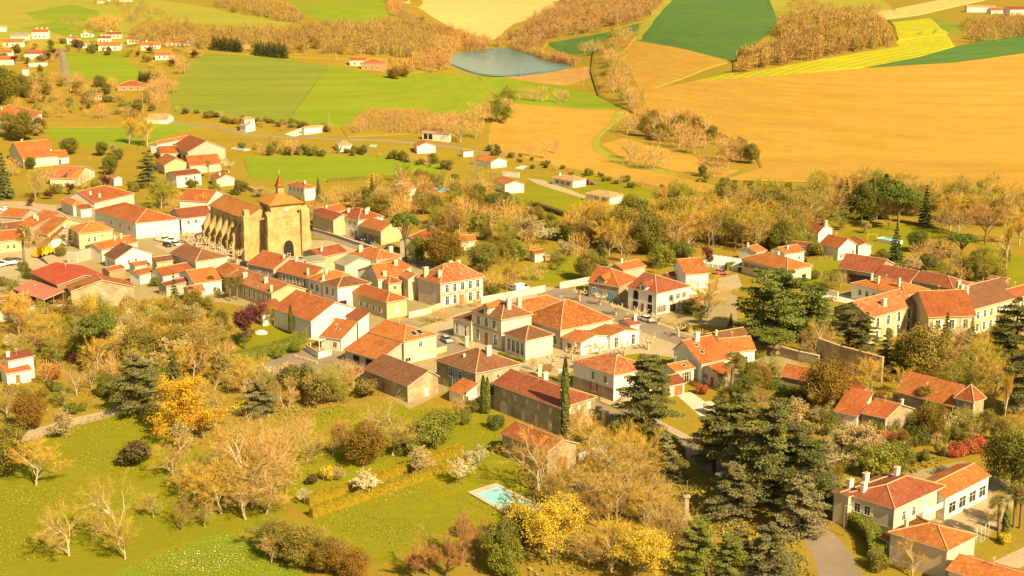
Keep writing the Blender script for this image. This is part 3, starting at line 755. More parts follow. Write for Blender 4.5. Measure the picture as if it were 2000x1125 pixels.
house('low red roofed outbuilding beside the purple tree', c(830, 640), c(905, 715), c(1080, 680), 3.0, 'sLF', .25, 'w', 'r', name='outbuilding', cat='outbuilding', win=[('L', 1, .1, 2, 2, None, .4, .9, 'dark')])
H = house('long house with mottled roof and a row of white shuttered windows', c(585, 392), c(985, 532), c(1290, 492), 4.6, 'gLF', .38, 'y', 'm', name='long_house', lm='the long mottled house',
    chim=[(.25, .72, 1.2, .9), (.3, .32, 1.4), (.08, .05, 1.6, .5)], win=[('L', 6, 1.2, .8, 2.0, 'w', .38, .98)])
house('short orange roofed house end beside the long mottled house, nearest the church', c(500, 325), c(588, 390), c(800, 350), 4.6, 'gLF', .38, 'y', 'o', name='house', cat='house')
house('low white house with warm orange roof left of the palms', c(200, 358), c(340, 448), c(580, 412), 3.8, 'gFR', .3, 'w', 'o', name='house')
H = house('large white house with plain brown hip roof by the church trees', c(125, 192), c(350, 262), c(630, 217), 5.8, 'hLF', .4, 'c', 'b', hips=(1, 0), name='house', lm='the brown hip roofed house',
    win=[('R', 3, .9, .8, 1.0, 'n', .1, .9), ('L', 2, 2.2, .9, 1.2, None, .1, .5)])
house('low red roofed white outbuilding in front of the brown hip roof', c(-10, 335), c(75, 386), c(345, 335), 3.2, 'gFR', .35, 'w', 'r', name='outbuilding', cat='outbuilding')
house('small ochre house with flat brown roof and orange shutters', e(1262, 232), e(1310, 270), e(1460, 247), 5.0, 'gFR', .25, 'y', 'b', name='small_house', win=[('R', 2, 2.4, .8, 1.2, 'n', .15, .9, 'closed'), ('L', 1, 2.4, .7, 1.1, None, .3, .7)])
house('white gabled house with brown roof facing the square left of the church', e(865, 205), e(965, 247), e(1282, 192), 3.6, 'gLF', .46, 'w', 'b', name='gable_house', lm='the white gabled house',
    win=[('R', 2, 1.5, .7, 1.1, None, .25, .65), ('L', 2, .2, .9, 2, None, .2, .8)])
house('orange roofed house behind the white gabled house, with thin chimneys', e(775, 120), e(850, 165), e(1165, 92), 4.0, 'gFR', .3, 'c', 'o', name='house', chim=[(.55, .4, 1.4, .5), (.72, .4, 1.6, .5)])
house('long red metal hangar with ribbed roof', e(245, 348), e(480, 462), e(960, 420), 5.2, 'gLF', .26, TIMBER, 'M', name='hangar', cat='hangar', lm='the red metal hangar', noridge=True)
house('ochre stone barn with orange gable roof joined to the red hangar', e(485, 470), e(590, 512), e(1130, 470), 5.2, 'gLF', .3, 's', 'o', name='barn', cat='barn', lm='the ochre stone barn')
house('low pink sheet lean to on the left of the red hangar', e(105, 487), e(365, 582), e(500, 535), 3.2, 'sLF', .18, TIMBER, 'P', name='lean_to', cat='shed', open_walls=(0, 3), post=True)
H = house('small cream cottage with solar panels on its brown roof', e(-130, 590), e(-40, 668), e(295, 627), 3.6, 'gFR', .34, 'p', 'd', name='cottage', lm='the solar panel cottage',
    win=[('R', 1, 1.1, .9, 1.2, 'w', .6, .8), ('R', 1, .5, 1, 1.6, 'w', .3, .45, 'closed')])
for q in (.13, .25): skylight(H, q, .25, 1.7, 1.9, 'solar_panel', GLASS)
H = house('upper white block of the split roofed house at the left edge', f(10, 188), f(55, 207), f(258, 165), 5.4, 'sFR', .3, 'w', 'd', name='house', lm='the split roofed white house', chim=[(.15, .6, 1, .6)], chimmat=WWHITE)
house('lower white block with red roof of the split roofed house at the left edge', f(-10, 262), f(40, 302), f(235, 266), 3.0, 'sFR', .22, 'w', 'r', name='house', win=[('R', 1, .2, 1, 2, 'n', .3, .6, 'door')])
house('low red roofed shed beside the blue tarpaulin garden, in front of the white gabled house', e(880, 318), e(915, 345), e(1055, 314), 2.6, 'gFR', .3, 'r', 'r', name='shed', cat='shed')
house('low orange roof tucked against the right foot of the white gabled house', e(1070, 278), e(1130, 302), e(1262, 282), 2.8, 'gFR', .3, 'w', 'o', name='outbuilding', cat='outbuilding')
house('tiny white house with orange roof between the red shed and the brown hip roof', e(1120, 344), e(1170, 376), e(1300, 344), 3.0, 'gFR', .34, 'w', 'o', name='small_house', cat='house')
house('dark red lean to roof behind the pointed garden conifer', c(70, 440), c(105, 470), c(300, 424), 3.2, 'gFR', .3, 'g', 'd', name='outbuilding', cat='outbuilding')
house('small mottled roof beside the lone palm below the orange roofed house', c(240, 484), c(300, 530), c(440, 506), 3.0, 'gFR', .34, 'c', 'm', name='outbuilding', cat='outbuilding')
# --- front row
H = house('dark brown roofed stone barn with pale gable above the garden', g(25, 300), g(360, 430), g(570, 348), 3.9, 'gLF', .42, 's', 'b', r=.66, name='barn', cat='barn', lm='the brown roofed barn', win=[('R', 1, .1, 1.1, 2.0, 'w', .5, .7, 'door'), ('L', 1, .2, 1, 2, 'n', .3, .6, 'door')])
H = house('stone house with brown hip roof and blue shutters', g(557, 235), g(858, 335), g(1195, 263), 5.6, 'hLF', .5, 's', 'b', name='stone_house', lm='the blue shuttered house', chim=[(.55, .3, 2.0, .9), (.25, .55, .5, .4)],
    win=[('L', 3, 2.9, .95, 1.6, 'b', .25, .95), ('L', 1, .7, .9, 1.4, 'b', .3, .6), ('R', 1, 3.3, .7, .8, None, .4, .6)])
house('little red roofed lean to against the blue shuttered house', g(650, 452), g(765, 499), g(850, 455), 2.6, 'sLF', .35, 'w', 'o', name='lean_to', cat='lean to', win=[('R', 2, .1, .9, 2, 'w', .1, .9, 'closed')])
H = house('long maroon roofed stone house with arched white doors', g(975, 407), g(1478, 590), h(440, 505), 6.0, 'hLF', .38, 's', 'd', hips=(1, 0), name='long_stone_house', lm='the long maroon roofed house', chim=[(.75, .62, 1.5, .9), (.75, .32, 1.5, .9)], chimmat=WWHITE,
    win=[('L', 5, 3.9, .8, 1.4, 'g', .08, .95, 'closed'), ('L', 1, .1, 2.2, 2.8, 'g', .08, .24, 'arch'), ('L', 3, .1, 1.1, 2.4, 'g', .36, .95, 'arch'), ('R', 3, 3.9, .9, 1.4, 'w', .1, .95, 'closed'), ('R', 2, .4, 1, 2, 'w', .1, .7, 'closed')])
house('red roofed square stone barn on the lawn beside the pool', i_(660, 78), i_(1010, 218), i_(1240, 152), 4.8, 'gLF', .42, 's', 'r', name='barn', cat='barn', lm='the red roofed barn', win=[('R', 1, .1, 2.4, 2.8, 'n', .3, .7, 'door')])
H = house('two storey white house with orange hip roof and ochre stone base', h(245, 247), h(558, 350), h(860, 292), 6.2, 'hLF', .42, 'w', 'm', name='white_house', lm='the white house with outside stair',
    win=[('L', 2, 3.7, .8, 1.4, None, .35, .95), ('L', 1, .9, 1, 1.8, 'r', .45, .6), ('L', 1, .1, 1.5, 2.4, 'g', .7, .95, 'arch'), ('R', 2, 3.7, .9, 1.4, None, .3, .8)])
sb = MB()
for q in range(14):
    pp, rot, nv = wallpos(H, 'R', .05 + q * .045, .7); sb.box((pp.x, pp.y, .12 + q * .12), (H.Wd * .045 + .05, 1.2, .24 + q * .24), rot)
sb.obj('outside_stair', WSTONE, H.root)
bb = MB()
q0, rot, nv = wallpos(H, 'L', .5, .02); bb.box((q0.x, q0.y, 1.4), (H.Dp - .75, .06, 2.9), rot); bb.obj('stone_base', WSTONE, H.root)
H = house('white house with grey gable, long orange slope and white chimney', h(985, 160), h(1200, 268), h(1425, 222), 4.4, 'gFR', .5, 'w', 'o', r=.68, name='gable_house', lm='the white chimney house', chim=[(.42, .6, 2.0, .9)], chimmat=WWHITE, win=[('L', 1, 2.2, .5, .7, None, .4, .6)])
skylight(H, .3, .5); skylight(H, .3, .3)
house('orange roofed house half shaded by trees right of the white chimney house', h(1275, 100), h(1360, 182), h(1560, 142), 4.2, 'gFR', .42, 'w', 'o', name='house', win=[('R', 1, .4, 1, 2, None, .5, .9)])
house('brown gabled house at the end of the plane tree street', d(1140, 742), d(1250, 802), d(1570, 745), 4.2, 'gFR', .3, 'c', 'b', name='house', cat='house', chim=[(.2, .3, 1.2, .4)])
H = house('small white house with orange roof, skylight and brown shutters', h(880, 285), h(1010, 322), h(1163, 292), 3.2, 'gFR', .42, 'w', 'o', name='small_house', win=[('R', 1, .1, 1.1, 2.1, 'n', .4, .8)])
skylight(H, .6, .25, 1, .9)
house('maroon roofed garage with wooden door beside the drive', h(850, 360), h(965, 428), h(1090, 402), 2.7, 'gFR', .3, 'c', 'd', name='garage', cat='garage', win=[('R', 1, .1, 2.3, 2.1, 'n', .3, .9, 'door')])
house('little pink gabled house with dark red shutters and door', h(1165, 292), h(1325, 364), h(1440, 334), 2.8, 'gFR', .4, 'p', 'r', name='cottage', win=[('L', 1, 1.1, .9, .9, 'r', .2, .45), ('L', 1, .1, .9, 1.9, 'r', .6, .8, 'door')])
# --- left cluster around the crane
house('big orange roofed house with stone gable at the left cluster', m(270, 612), m(470, 686), m(1150, 560), 5.0, 'gLF', .36, 's', 'o', r=.72, name='house', lm='the big orange roofed house', chim=[(.35, .65, 1.2, .7), (.3, .35, 1.4, .5)], win=[('L', 1, 2.4, .9, 1.2, None, .3, .7)])
house('orange gabled house at the far left of the cluster with grey side wall', m(165, 463), m(345, 524), m(640, 430), 4.6, 'gLF', .34, 'g', 'o', name='house', win=[('L', 1, 2, .8, 1.2, None, .5, .8)])
house('low dark brown roofed house left of the big orange roof', m(-30, 660), m(90, 757), m(400, 668), 3.6, 'gFR', .36, 'w', 'b', name='house')
house('ochre house with red roof at the left edge near the crane', m(-120, 790), m(-30, 897), m(345, 830), 4.0, 'gFR', .36, 'y', 'r', name='house', win=[('R', 2, 1.2, .8, 1.2, None, .2, .7)])
house('narrow orange roofed house just behind the yellow crane', m(640, 732), m(745, 787), m(1400, 620), 4.6, 'gLF', .38, 'y', 'o', name='house')
H = house('ochre stone house with golden roof beside the scaffolding', m(1085, 668), m(1220, 778), m(1775, 706), 5.4, 'hFR', .4, 'y', 'y', name='stone_house', lm='the ochre house with scaffolding', win=[('R', 2, 2.2, .7, 1.3, 'w', .2, .55), ('R', 1, 3.4, .6, .7, None, .62, .75)])
house('tiny red roofed shed under the scaffolding', m(735, 848), m(790, 862), m(1050, 818), 3.0, 'gFR', .3, 'w', 'r', name='shed', cat='shed')
house('small hipped orange house between two larger orange roofs of the left cluster', m(935, 252), m(1130, 338), m(1330, 300), 4.2, 'hLF', .4, 'c', 'o', name='house', win=[('L', 2, 1.4, .9, 1.2, None, .2, .8)])
house('low brown roofed annex with pale slatted wall', m(1140, 348), m(1250, 393), m(1445, 373), 3.2, 'gFR', .34, 'w', 'd', name='annex', cat='building')
house('red roofed house with two white chimneys behind the left cluster', k(570, 578), k(690, 625), k(988, 552), 4.6, 'hFR', .42, 'c', 'r', hips=(0, 1), name='house', chim=[(.15, .3, 1.2, .6), (.25, .15, 1.2, .6)], chimmat=WWHITE)
H = house('long white village house with hipped front corner under orange roof', k(682, 675), k(990, 773), k(1322, 740), 5.6, 'hLF', .4, 'w', 'r', name='village_house', lm='the long white village house', win=[('R', 1, .2, 1, 2.2, 'g', .62, .75, 'closed'), ('R', 3, 3.2, .8, 1.2, 'w', .2, .9, 'closed'), ('L', 3, 2.4, .9, 1.3, None, .3, .95)])
house('white terrace house with low red roof adjoining the church', k(1240, 690), k(1322, 741), k(1545, 708), 5.6, 'gFR', .32, 'w', 'd', name='village_house', win=[('R', 2, 3.4, .8, 1.2, None, .1, .6), ('R', 1, .2, 1, 2.4, 'n', .55, .8, 'dark')])
house('orange roofed gabled house with dark timber end at the upper left', k(62, 240), k(165, 303), k(312, 266), 4.4, 'gFR', .34, 'c', 'o', r=.6, name='gable_house', lm='the upper left gable', chim=[(.25, .62, 1, .5)])
house('low white annex with orange roof and white chimney at the upper left', k(235, 280), k(278, 308), k(510, 286), 3.2, 'gFR', .34, 'w', 'o', name='annex', cat='house', chim=[(.5, .4, 1.4, .5)], chimmat=WWHITE, win=[('R', 1, .2, 1, 2, None, .6, .8)])
house('faded orange roofed house among shrubs above the left cluster', k(420, 428), k(565, 448), k(700, 385), 3.2, 'gLF', .3, 'c', 'm', name='house', win=[('R', 1, 1, 1, 1.2, None, .5, .8)])
house('small white house with orange roof by the bend of the lane', k(785, 428), k(830, 447), k(886, 437), 3.2, 'gLF', .4, 'w', 'o', name='small_house')
house('orange L shaped farmhouse range with white wall, left of the open barn', k(1105, 187), k(1150, 194), k(1425, 140), 4.6, 'hFR', .38, 'w', 'o', name='farmhouse', win=[('R', 2, 2.4, .9, 1.2, None, .3, .8)])
house('open fronted barn with dark red roof and grey gable', n(-60, 205), n(60, 252), n(268, 214), 5.2, 'gLF', .45, 'g', 'd', name='barn', cat='barn', lm='the open fronted barn', win=[('L', 2, .1, 3.4, 3.0, None, .3, .95, 'dark')])
house('low red roofed shed range in front of the open barn', k(1145, 232), k(1172, 264), k(1368, 254), 3.0, 'gFR', .32, 'y', 'r', name='shed', cat='shed', win=[('R', 1, .1, 3, 2.2, None, .55, .95, 'dark')])
house('ochre gable house with orange roof below the open barn', k(1130, 312), k(1200, 350), k(1388, 332), 4.2, 'gLF', .44, 'y', 'o', name='gable_house')
house('pink walled house with red roof below the open barn', n(25, 315), n(75, 353), n(287, 328), 3.6, 'gFR', .4, 'p', 'r', name='house')
house('white two storey house behind bare branches near the pink house', k(1205, 408), k(1290, 428), k(1480, 406), 5.0, 'gFR', .3, 'w', 'd', name='house', win=[('R', 2, 3, .8, 1.2, None, .2, .9), ('R', 2, .6, .8, 1.2, None, .2, .9)])
house('small cottage with red roof and white chimney near the palm', n(225, 428), n(270, 456), n(382, 434), 3.0, 'gLF', .42, 'c', 'r', name='cottage', chim=[(.3, .4, 1.0, .5)], chimmat=WWHITE)
house('bright red roofed house touching the left end of the church', n(115, 580), n(215, 616), n(345, 560), 5.6, 'gLF', .35, 'w', 'r', name='house', cat='house')
# --- right of the church
house('tan house with brown roof on the street right of the church', n(966, 703), n(1126, 752), n(1230, 720), 6.0, 'gLF', .36, 'y', 'd', name='village_house', win=[('L', 2, .3, 1.2, 2.2, 'g', .35, .95, 'closed')])
house('red roofed house peeping behind the brown roofed street house', n(1020, 672), n(1100, 702), n(1240, 670), 5.2, 'gFR', .34, 'c', 'r', name='village_house', chim=[(.2, .4, .8, .5)])
H = house('grey white street house with two rows of shutters and big chimneys', n(1128, 712), n(1312, 750), n(1520, 728), 6.4, 'hLF', .5, 'w', 'd', name='village_house', lm='the grey white street house', chim=[(.25, .65, 1.2, .7), (.5, .2, 1.4, .9), (.85, .5, 1.5, .9)],
    win=[('L', 4, 3.9, .8, 1.4, 'g', .05, .98), ('L', 2, .6, .8, 1.6, 'g', .05, .5), ('L', 2, .6, .8, 1.6, 'g', .62, .98)])
house('tan street house with bright orange roof beside the umbrella pine', n(1310, 787), n(1477, 832), n(1640, 795), 4.8, 'gLF', .36, 'y', 'o', name='village_house', win=[('L', 3, .2, 1.1, 2.2, 'n', .1, .95)])
house('red roofed house half hidden behind the umbrella pine', o(365, 880), o(445, 912), o(625, 835), 4.8, 'gFR', .4, 'c', 'r', name='house')
house('orange roofed cottage under the brown tree', o(705, 880), o(740, 910), o(840, 890), 3.0, 'gFR', .4, 'c', 'o', name='cottage')
# --- row houses between church and manor
house('row house with red roof and white verge below the church door', p(35, 492), p(240, 602), p(690, 480), 6.0, 'gLF', .36, 'g', 'r', name='row_house', win=[('L', 2, 3.6, .8, 1.4, None, .1, .95), ('L', 1, .4, .9, 2, 'n', .5, .8, 'door')], chim=[(.4, .1, 1, .6)])
house('row house with red roof and dark chimney stack in the middle of the row', p(272, 620), p(738, 738), p(1120, 630), 6.0, 'gLF', .36, 'y', 'r', name='row_house', chim=[(.12, .15, 1.8, .5), (.5, .8, 1.2, .6)], win=[('L', 4, 3.4, .9, 1.6, 'w', .1, .95)])
house('row house with bright orange hip roof and small roof terrace', p(690, 722), p(888, 780), p(1330, 690), 6.5, 'hFR', .46, 'w', 'o', name='row_house', chim=[(.35, .4, 1.4, .6), (.1, .05, 1.4, .6)], win=[('L', 2, 3.4, .9, 1.6, 'w', .1, .9)])
house('brown hip roofed white corner house at the end of the row', p(888, 782), p(1115, 858), p(1590, 792), 6.5, 'hFR', .46, 'w', 'b', name='corner_house', lm='the brown hip roofed corner house', win=[('L', 2, 3.6, 1, 1.8, 'w', .1, .9), ('R', 1, .2, 2.2, 2.4, None, .05, .25, 'dark')])
house('grey sheet roofed barn between the orange roofs', p(1060, 505), p(1215, 565), p(1640, 495), 5.0, 'gLF', .34, 'c', 'g', name='barn', cat='barn', noridge=True)
house('long brown red roof right beside the church lawn', p(745, 352), p(880, 443), p(1265, 362), 5.0, 'gFR', .34, 'y', 'd', name='row_house', chim=[(.25, .3, 1.2, .5)])
house('flat grey roofed shed between church door and row houses', p(560, 440), p(690, 515), p(905, 460), 5.6, 'gFR', .22, 'g', 'g', name='shed', cat='shed', noridge=True)
house('orange hip roofed house with two square chimneys behind the grey barn', b(345, 190), b(580, 250), b(805, 218), 6.0, 'hLF', .44, 'w', 'o', name='house', lm='the orange house with square chimneys', chim=[(.2, .75, 1.8, .9), (.75, .2, 1.8, .9)])
house('orange roofed house with chimneys beside the brown hip roofed corner house', b(490, 325), b(590, 412), b(750, 365), 5.8, 'gFR', .42, 'c', 'o', name='house', chim=[(.85, .4, 1.4, .8), (.3, .1, 1.2, .8)])
house('dark red roofed house left of the manor chimneys', b(610, 300), b(690, 378), b(885, 305), 5.4, 'gFR', .36, 'c', 'r', name='house')
house('small ochre house with pointed brown roof left of the manor', b(598, 415), b(680, 450), b(803, 430), 5.0, 'pyr', .6, 'y', 'd', name='small_house', win=[('R', 1, 3, .8, 1, 'w', .4, .6)])
# --- street on the right of the square
H = house('stone house with blue shutters and a gabled dormer', d(232, 292), d(470, 348), d(640, 272), 4.6, 'hLF', .52, 's', 'r', hips=(1, 0), name='stone_house', lm='the stone house with blue shutters', win=[('L', 1, 1.2, .9, 1.6, 'b', .05, .3), ('L', 1, .1, 1.1, 2.6, 'b', .32, .5, 'closed'), ('L', 1, .1, 1.8, 2.6, 'b', .6, .9, 'closed')])
dormer(H, 'L', .42, 2.6, 1.5, 's', 'o', 'b', depth=4)
H2 = house('white house with two tall arched openings', d(530, 345), d(785, 402), d(1072, 336), 6.2, 'hLF', .45, 'w', 'd', hips=(1, 0), name='arched_house', lm='the white arched house',
    win=[('L', 1, 3.2, 1.8, 2.6, 'dark', .15, .4, 'arch'), ('L', 1, 3.2, 1.4, 2.2, 'dark', .66, .9, 'arch'), ('L', 1, .1, 1.8, 2.6, None, .15, .4, 'dark'), ('L', 1, .1, 1.0, 2.4, 'n', .45, .6, 'door'), ('L', 1, .1, 1.6, 2.6, None, .66, .9, 'dark'),
         ('R', 3, 3.3, .7, 1.3, 'n', .35, .95), ('R', 1, .1, 2.2, 2, None, .4, .6, 'dark'), ('R', 2, .6, .8, 1.6, 'n', .02, .3)])
dormer(H2, 'L', .52, 2.4, 1.4, 'w', 'd', None, depth=4)
house('brown tiled canopy on posts beside the arched house terrace', d(958, 462), d(1050, 492), d(1200, 455), 3.0, 'gFR', .3, 'c', 'd', name='canopy', cat='canopy', walls=False, post=True)
house('orange roofed house with grey gable behind the blue shuttered stone house', d(340, 192), d(505, 207), d(703, 167), 5.6, 'gFR', .5, 'g', 'r', name='house', chim=[(.25, .5, 1, .6)])
house('tall white house with bright orange roof right of the arched house', d(920, 172), d(1025, 244), d(1192, 214), 6.0, 'gFR', .5, 'w', 'o', r=.72, name='house', lm='the tall orange roofed house')
house('low red roofed outbuilding left of the tall white house', d(815, 242), d(900, 263), d(1005, 240), 3.6, 'gFR', .4, 'y', 'r', name='outbuilding', cat='outbuilding')
H = house('tan house with orange hip roof and dark red shutters', s(230, 122), s(690, 246), s(940, 194), 4.6, 'hLF', .38, 'p', 'o', name='villa', lm='the red shuttered villa', chim=[(.75, .6, 1.2, .6)], win=[('L', 4, 2.2, .9, 1.3, 'r', .04, .6), ('L', 1, 2.2, 1.1, 1.4, 'r', .72, .9), ('R', 1, .2, 1.8, 2.2, None, .5, .9, 'dark')])
house('cream gable house with orange roof left behind the villa', t(172, 588), t(335, 614), t(472, 607), 3.6, 'gFR', .4, 'c', 'o', name='gable_house', chim=[(.05, .5, 1, .5)])
house('white house with orange roof right behind the villa', t(440, 592), t(570, 630), t(746, 604), 3.8, 'gFR', .4, 'w', 'o', name='house', chim=[(.35, .3, 1, .5)], win=[('R', 1, 1.4, .7, .9, None, .6, .9)])
house('dark red roofed shed with pale gable between the villa and the farmhouse', t(590, 547), t(780, 565), t(842, 550), 3.0, 'gLF', .45, 'c', 'd', name='shed', cat='shed')
H = house('long white farmhouse with big red gable roof', t(850, 544), t(1020, 582), t(1180, 545), 4.0, 'gLF', .5, 'w', 'r', name='farmhouse', lm='the white farmhouse', win=[('R', 2, .6, .6, 1.1, 'n', .1, .5), ('R', 1, .1, 1, 2.1, 'n', .75, .95, 'door')])
house('white side wing with low red roof right of the farmhouse gable', t(1090, 500), t(1185, 558), t(1272, 541), 3.6, 'gLF', .3, 'w', 'r', name='farm_wing', cat='building')
house('small white gable house with brick chimney behind the farmhouse', t(770, 420), t(855, 450), t(980, 415), 3.8, 'gLF', .5, 'w', 'd', name='gable_house', chim=[(.45, .02, 1.2, .9)])
house('long open barn with maroon roof, leftmost of three', u(-25, 172), u(280, 236), u(420, 150), 4.4, 'gLF', .36, 's', 'd', name='barn', cat='barn', lm='the long maroon barn', win=[('L', 2, .1, 4.5, 3.0, None, .25, .98, 'dark')])
house('middle maroon roofed barn with pale gable corner', u(275, 237), u(548, 302), u(690, 238), 4.4, 'gLF', .34, 's', 'd', name='barn', cat='barn')
house('rightmost maroon roofed barn with hipped end', u(555, 288), u(910, 363), u(1070, 316), 4.4, 'hLF', .42, 's', 'd', hips=(1, 0), name='barn', cat='barn')
house('pale house with bright orange roof and three white chimneys', u(45, 314), u(505, 420), u(720, 368), 4.6, 'hLF', .36, 'w', 'o', name='house', lm='the three chimney house', chim=[(.3, .75, 1.8, .5), (.25, .6, 1.8, .5), (.3, .25, 2.2, .5)], chimmat=WWHITE, win=[('L', 3, 1.8, .9, 1.2, None, .1, .5)])
house('yellow facade house with mottled roof and square chimney behind cedars', u(-60, 510), u(215, 607), u(620, 492), 7.0, 'gFR', .45, 'y', 'm', name='mansion', lm='the yellow mansion', chim=[(.42, .2, 1.8, 1)], win=[('R', 4, 3.8, 1.1, 2.2, 'w', .05, .95), ('R', 4, .5, 1.1, 2.2, 'w', .05, .95)])
house('red brown roofed middle section of the yellow mansion', u(520, 440), u(700, 600), u(1012, 548), 7.0, 'gFR', .45, 'y', 'r', name='mansion', cat='house', win=[('R', 3, 3.8, 1.1, 2, 'w', .05, .95)])
house('long yellow range with brown roof and rows of white windows', u(800, 420), u(1020, 552), u(1500, 420), 7.0, 'gFR', .4, 'y', 'b', name='mansion_range', cat='house', lm='the long yellow range', chim=[(.2, .35, 2.6, .9), (.25, .3, 2.4, .7), (.45, .7, 1.8, .9)], win=[('R', 8, 4, 1.0, 1.7, 'w', .04, .98), ('R', 8, .7, 1.0, 1.8, 'w', .04, .98)])
house('red roofed end of the yellow range at the right edge', u(1330, 382), u(1440, 440), u(1640, 385), 7.0, 'gFR', .4, 'y', 'r', name='mansion_range', cat='house', win=[('R', 2, 4, 1, 1.7, 'w', .1, .9)])
house('small red roofed garden hut on the meadow at right', u(1190, 266), u(1350, 290), u(1392, 278), 2.6, 'gLF', .3, TIMBER, 'r', name='garden_hut', cat='hut')
# --- lower right gardens
house('long orange roof along the stone wall left of the turret', v(568, 470), v(985, 582), v(1060, 525), 4.2, 'sLF', .5, 's', 'o', name='wall_barn', cat='barn', lm='the long turret barn')
TUR = house('square stone turret house with pointed red roof', v(983, 512), v(1135, 546), v(1227, 516), 6.2, 'pyr', 1.35, 's', 'r', name='dovecote', cat='turret', lm='the pointed turret', win=[('R', 1, .2, .8, 1.9, 'n', .6, .9, 'door'), ('L', 1, 2.2, .5, .5, None, .2, .4)])
house('stone gabled cottage with red roof in the lower right gardens', v(295, 622), v(490, 667), v(705, 592), 3.6, 'gLF', .4, 's', 'r', name='cottage', lm='the stone gabled cottage', chim=[(.6, .1, 1, .5)])
house('red lean to roof joined left of the stone gabled cottage', v(115, 602), v(285, 650), v(395, 562), 3.0, 'sLF', .3, 'w', 'r', name='lean_to', cat='outbuilding')
house('small red roof against the stone wall behind the brown tree', w(880, 490), w(960, 572), w(1060, 546), 3.2, 'sLF', .3, 'w', 'r', name='lean_to', cat='outbuilding')
house('red roofed cottage with roof window below the umbrella pine', w(505, 412), w(675, 470), w(765, 402), 3.6, 'gLF', .45, 's', 'r', name='cottage', lm='the pine cottage')
house('rusty open shed on posts in the lower right gardens', w(1190, 857), w(1370, 917), w(1425, 890), 2.4, 'sLF', .12, TIMBER, 'd', name='open_shed', cat='shed', lm='the rusty open shed', open_walls=(3,), post=True)
H = house('beige villa with brown hip roof on a stone base at the lower right', x(562, 520), x(930, 635), x(1305, 463), 5.6, 'hFR', .36, 'p', 'd', name='villa', lm='the beige villa', win=[('L', 2, 2.8, .9, 1.4, 'w', .12, .55), ('R', 2, 2.6, .9, 1.4, 'w', .1, .5), ('R', 2, 2.6, .9, 2.0, 'w', .55, .98, 'closed')], chim=[(.12, .75, 1.4, .8), (.75, .75, 1.5, .8)], chimmat=WWHITE)
bb = MB(); q0, rot, nv = wallpos(H, 'L', .5, .05); bb.box((q0.x, q0.y, .8), (H.Dp - .7, .14, 2.2), rot); bb.obj('stone_base', WSTONE, H.root)
bb = MB(); q0, rot, nv = wallpos(H, 'R', .72, .7); bb.box((q0.x, q0.y, 2.5), (H.Wd * .5, 1.3, .16), rot); q0, rot, nv = wallpos(H, 'R', .72, 1.3); bb.box((q0.x, q0.y, 3.05), (H.Wd * .5, .06, .9), rot); bb.obj('balcony', WHITE, H.root)
house('dark low roof behind the beige villa', x(440, 520), x(592, 545), x(1010, 400), 5.7, 'gFR', .14, 'p', 'b', name='villa_wing', cat='building', chim=[(.2, .6, 1.6, .8), (.5, .7, 1.6, .8)], chimmat=WWHITE)
house('long orange roofed school block with glazed front at the lower right', x(1075, 455), x(1305, 556), x(1637, 388), 4.4, 'gFR', .34, 'w', 'o', name='school_block', cat='school', lm='the orange school block', win=[('R', 4, .9, 2.0, 1.7, None, .05, .98)])
H = house('pale house with orange hip roof in front of the beige villa', x(875, 802), x(1318, 942), x(1542, 826), 5.2, 'hLF', .36, 'p', 'o', name='house', lm='the lower right hip roof', chim=[(.3, .85, 1.2, .5)])
house('small red roofed annex with white end beside the curved hedge', x(805, 835), x(945, 912), x(992, 873), 2.8, 'gLF', .3, 'w', 'r', name='annex', cat='outbuilding')
house('orange roofed building cut by the bottom right corner', x(1300, 1075), x(1900, 1262), x(2080, 1150), 3.8, 'gLF', .36, 'c', 'o', name='house', cat='house')
# --- bungalows beyond the village
house('white bungalow with pale hip roof, tractor parked beside it', y(100, 174), y(258, 202), y(364, 187), 3.0, 'hLF', .34, 'w', 'p', name='bungalow', lm='the bungalow with the tractor', chim=[(.3, .8, 1, .6)], chimmat=WWHITE, win=[('L', 3, .8, 1, 1.3, 'n', .1, .9)])
house('white bungalow with pale hip roof at the end of the grey drive', y(346, 292), y(530, 323), y(630, 302), 3.0, 'hLF', .34, 'w', 'p', name='bungalow', lm='the drive end bungalow', win=[('L', 2, .8, 1, 1.3, 'n', .3, .9)])
house('white house with faded red hip roof behind the church spire', n(788, 487), n(915, 518), n(1005, 508), 5.0, 'hLF', .42, 'w', 'r', name='house', chim=[(.5, .3, 1, .6)], win=[('L', 4, 3, .8, 1.2, 'w', .05, .95)])
house('white house with orange roof on the lawn edge behind the brown trees', o(975, 452), o(1070, 492), o(1225, 488), 3.6, 'gLF', .34, 'w', 'o', name='house', lm='the lawn edge house')
house('white tower like house block with pale hip roof below the meadow', n(447, 4), n(476, 14), n(557, 8), 5.6, 'hFR', .34, 'w', 'p', name='house', lm='the white tower house', win=[('R', 1, 3.6, .8, 1.2, None, .3, .6)])
house('low white front block with pale gable joined to the tower like house', n(470, 50), n(486, 60), n(562, 50), 3.2, 'gLF', .34, 'w', 'p', name='house')
house('white villa with pale hip roof and a gravel drive below the meadow', n(905, 72), n(912, 78), n(1080, 62), 3.2, 'hFR', .34, 'w', 'p', name='bungalow', win=[('R', 1, .2, 1.4, 2.1, 'n', .78, .95, 'door')])
house('small pale roofed house between hedges above the meadow', n(1135, 182), n(1165, 204), n(1265, 196), 3.0, 'hFR', .4, 'w', 'p', name='bungalow')
house('modern white house with wide dark glass front', o(455, 98), o(462, 105), o(665, 118), 3.6, 'gFR', .24, 'w', 'p', name='modern_house', lm='the modern white house', win=[('R', 2, .2, 2.2, 2.6, None, .03, .4, 'dark')])
house('white gable house with orange roof below the modern white house', o(400, 190), o(425, 212), o(552, 200), 3.4, 'gLF', .36, 'w', 'o', name='gable_house')
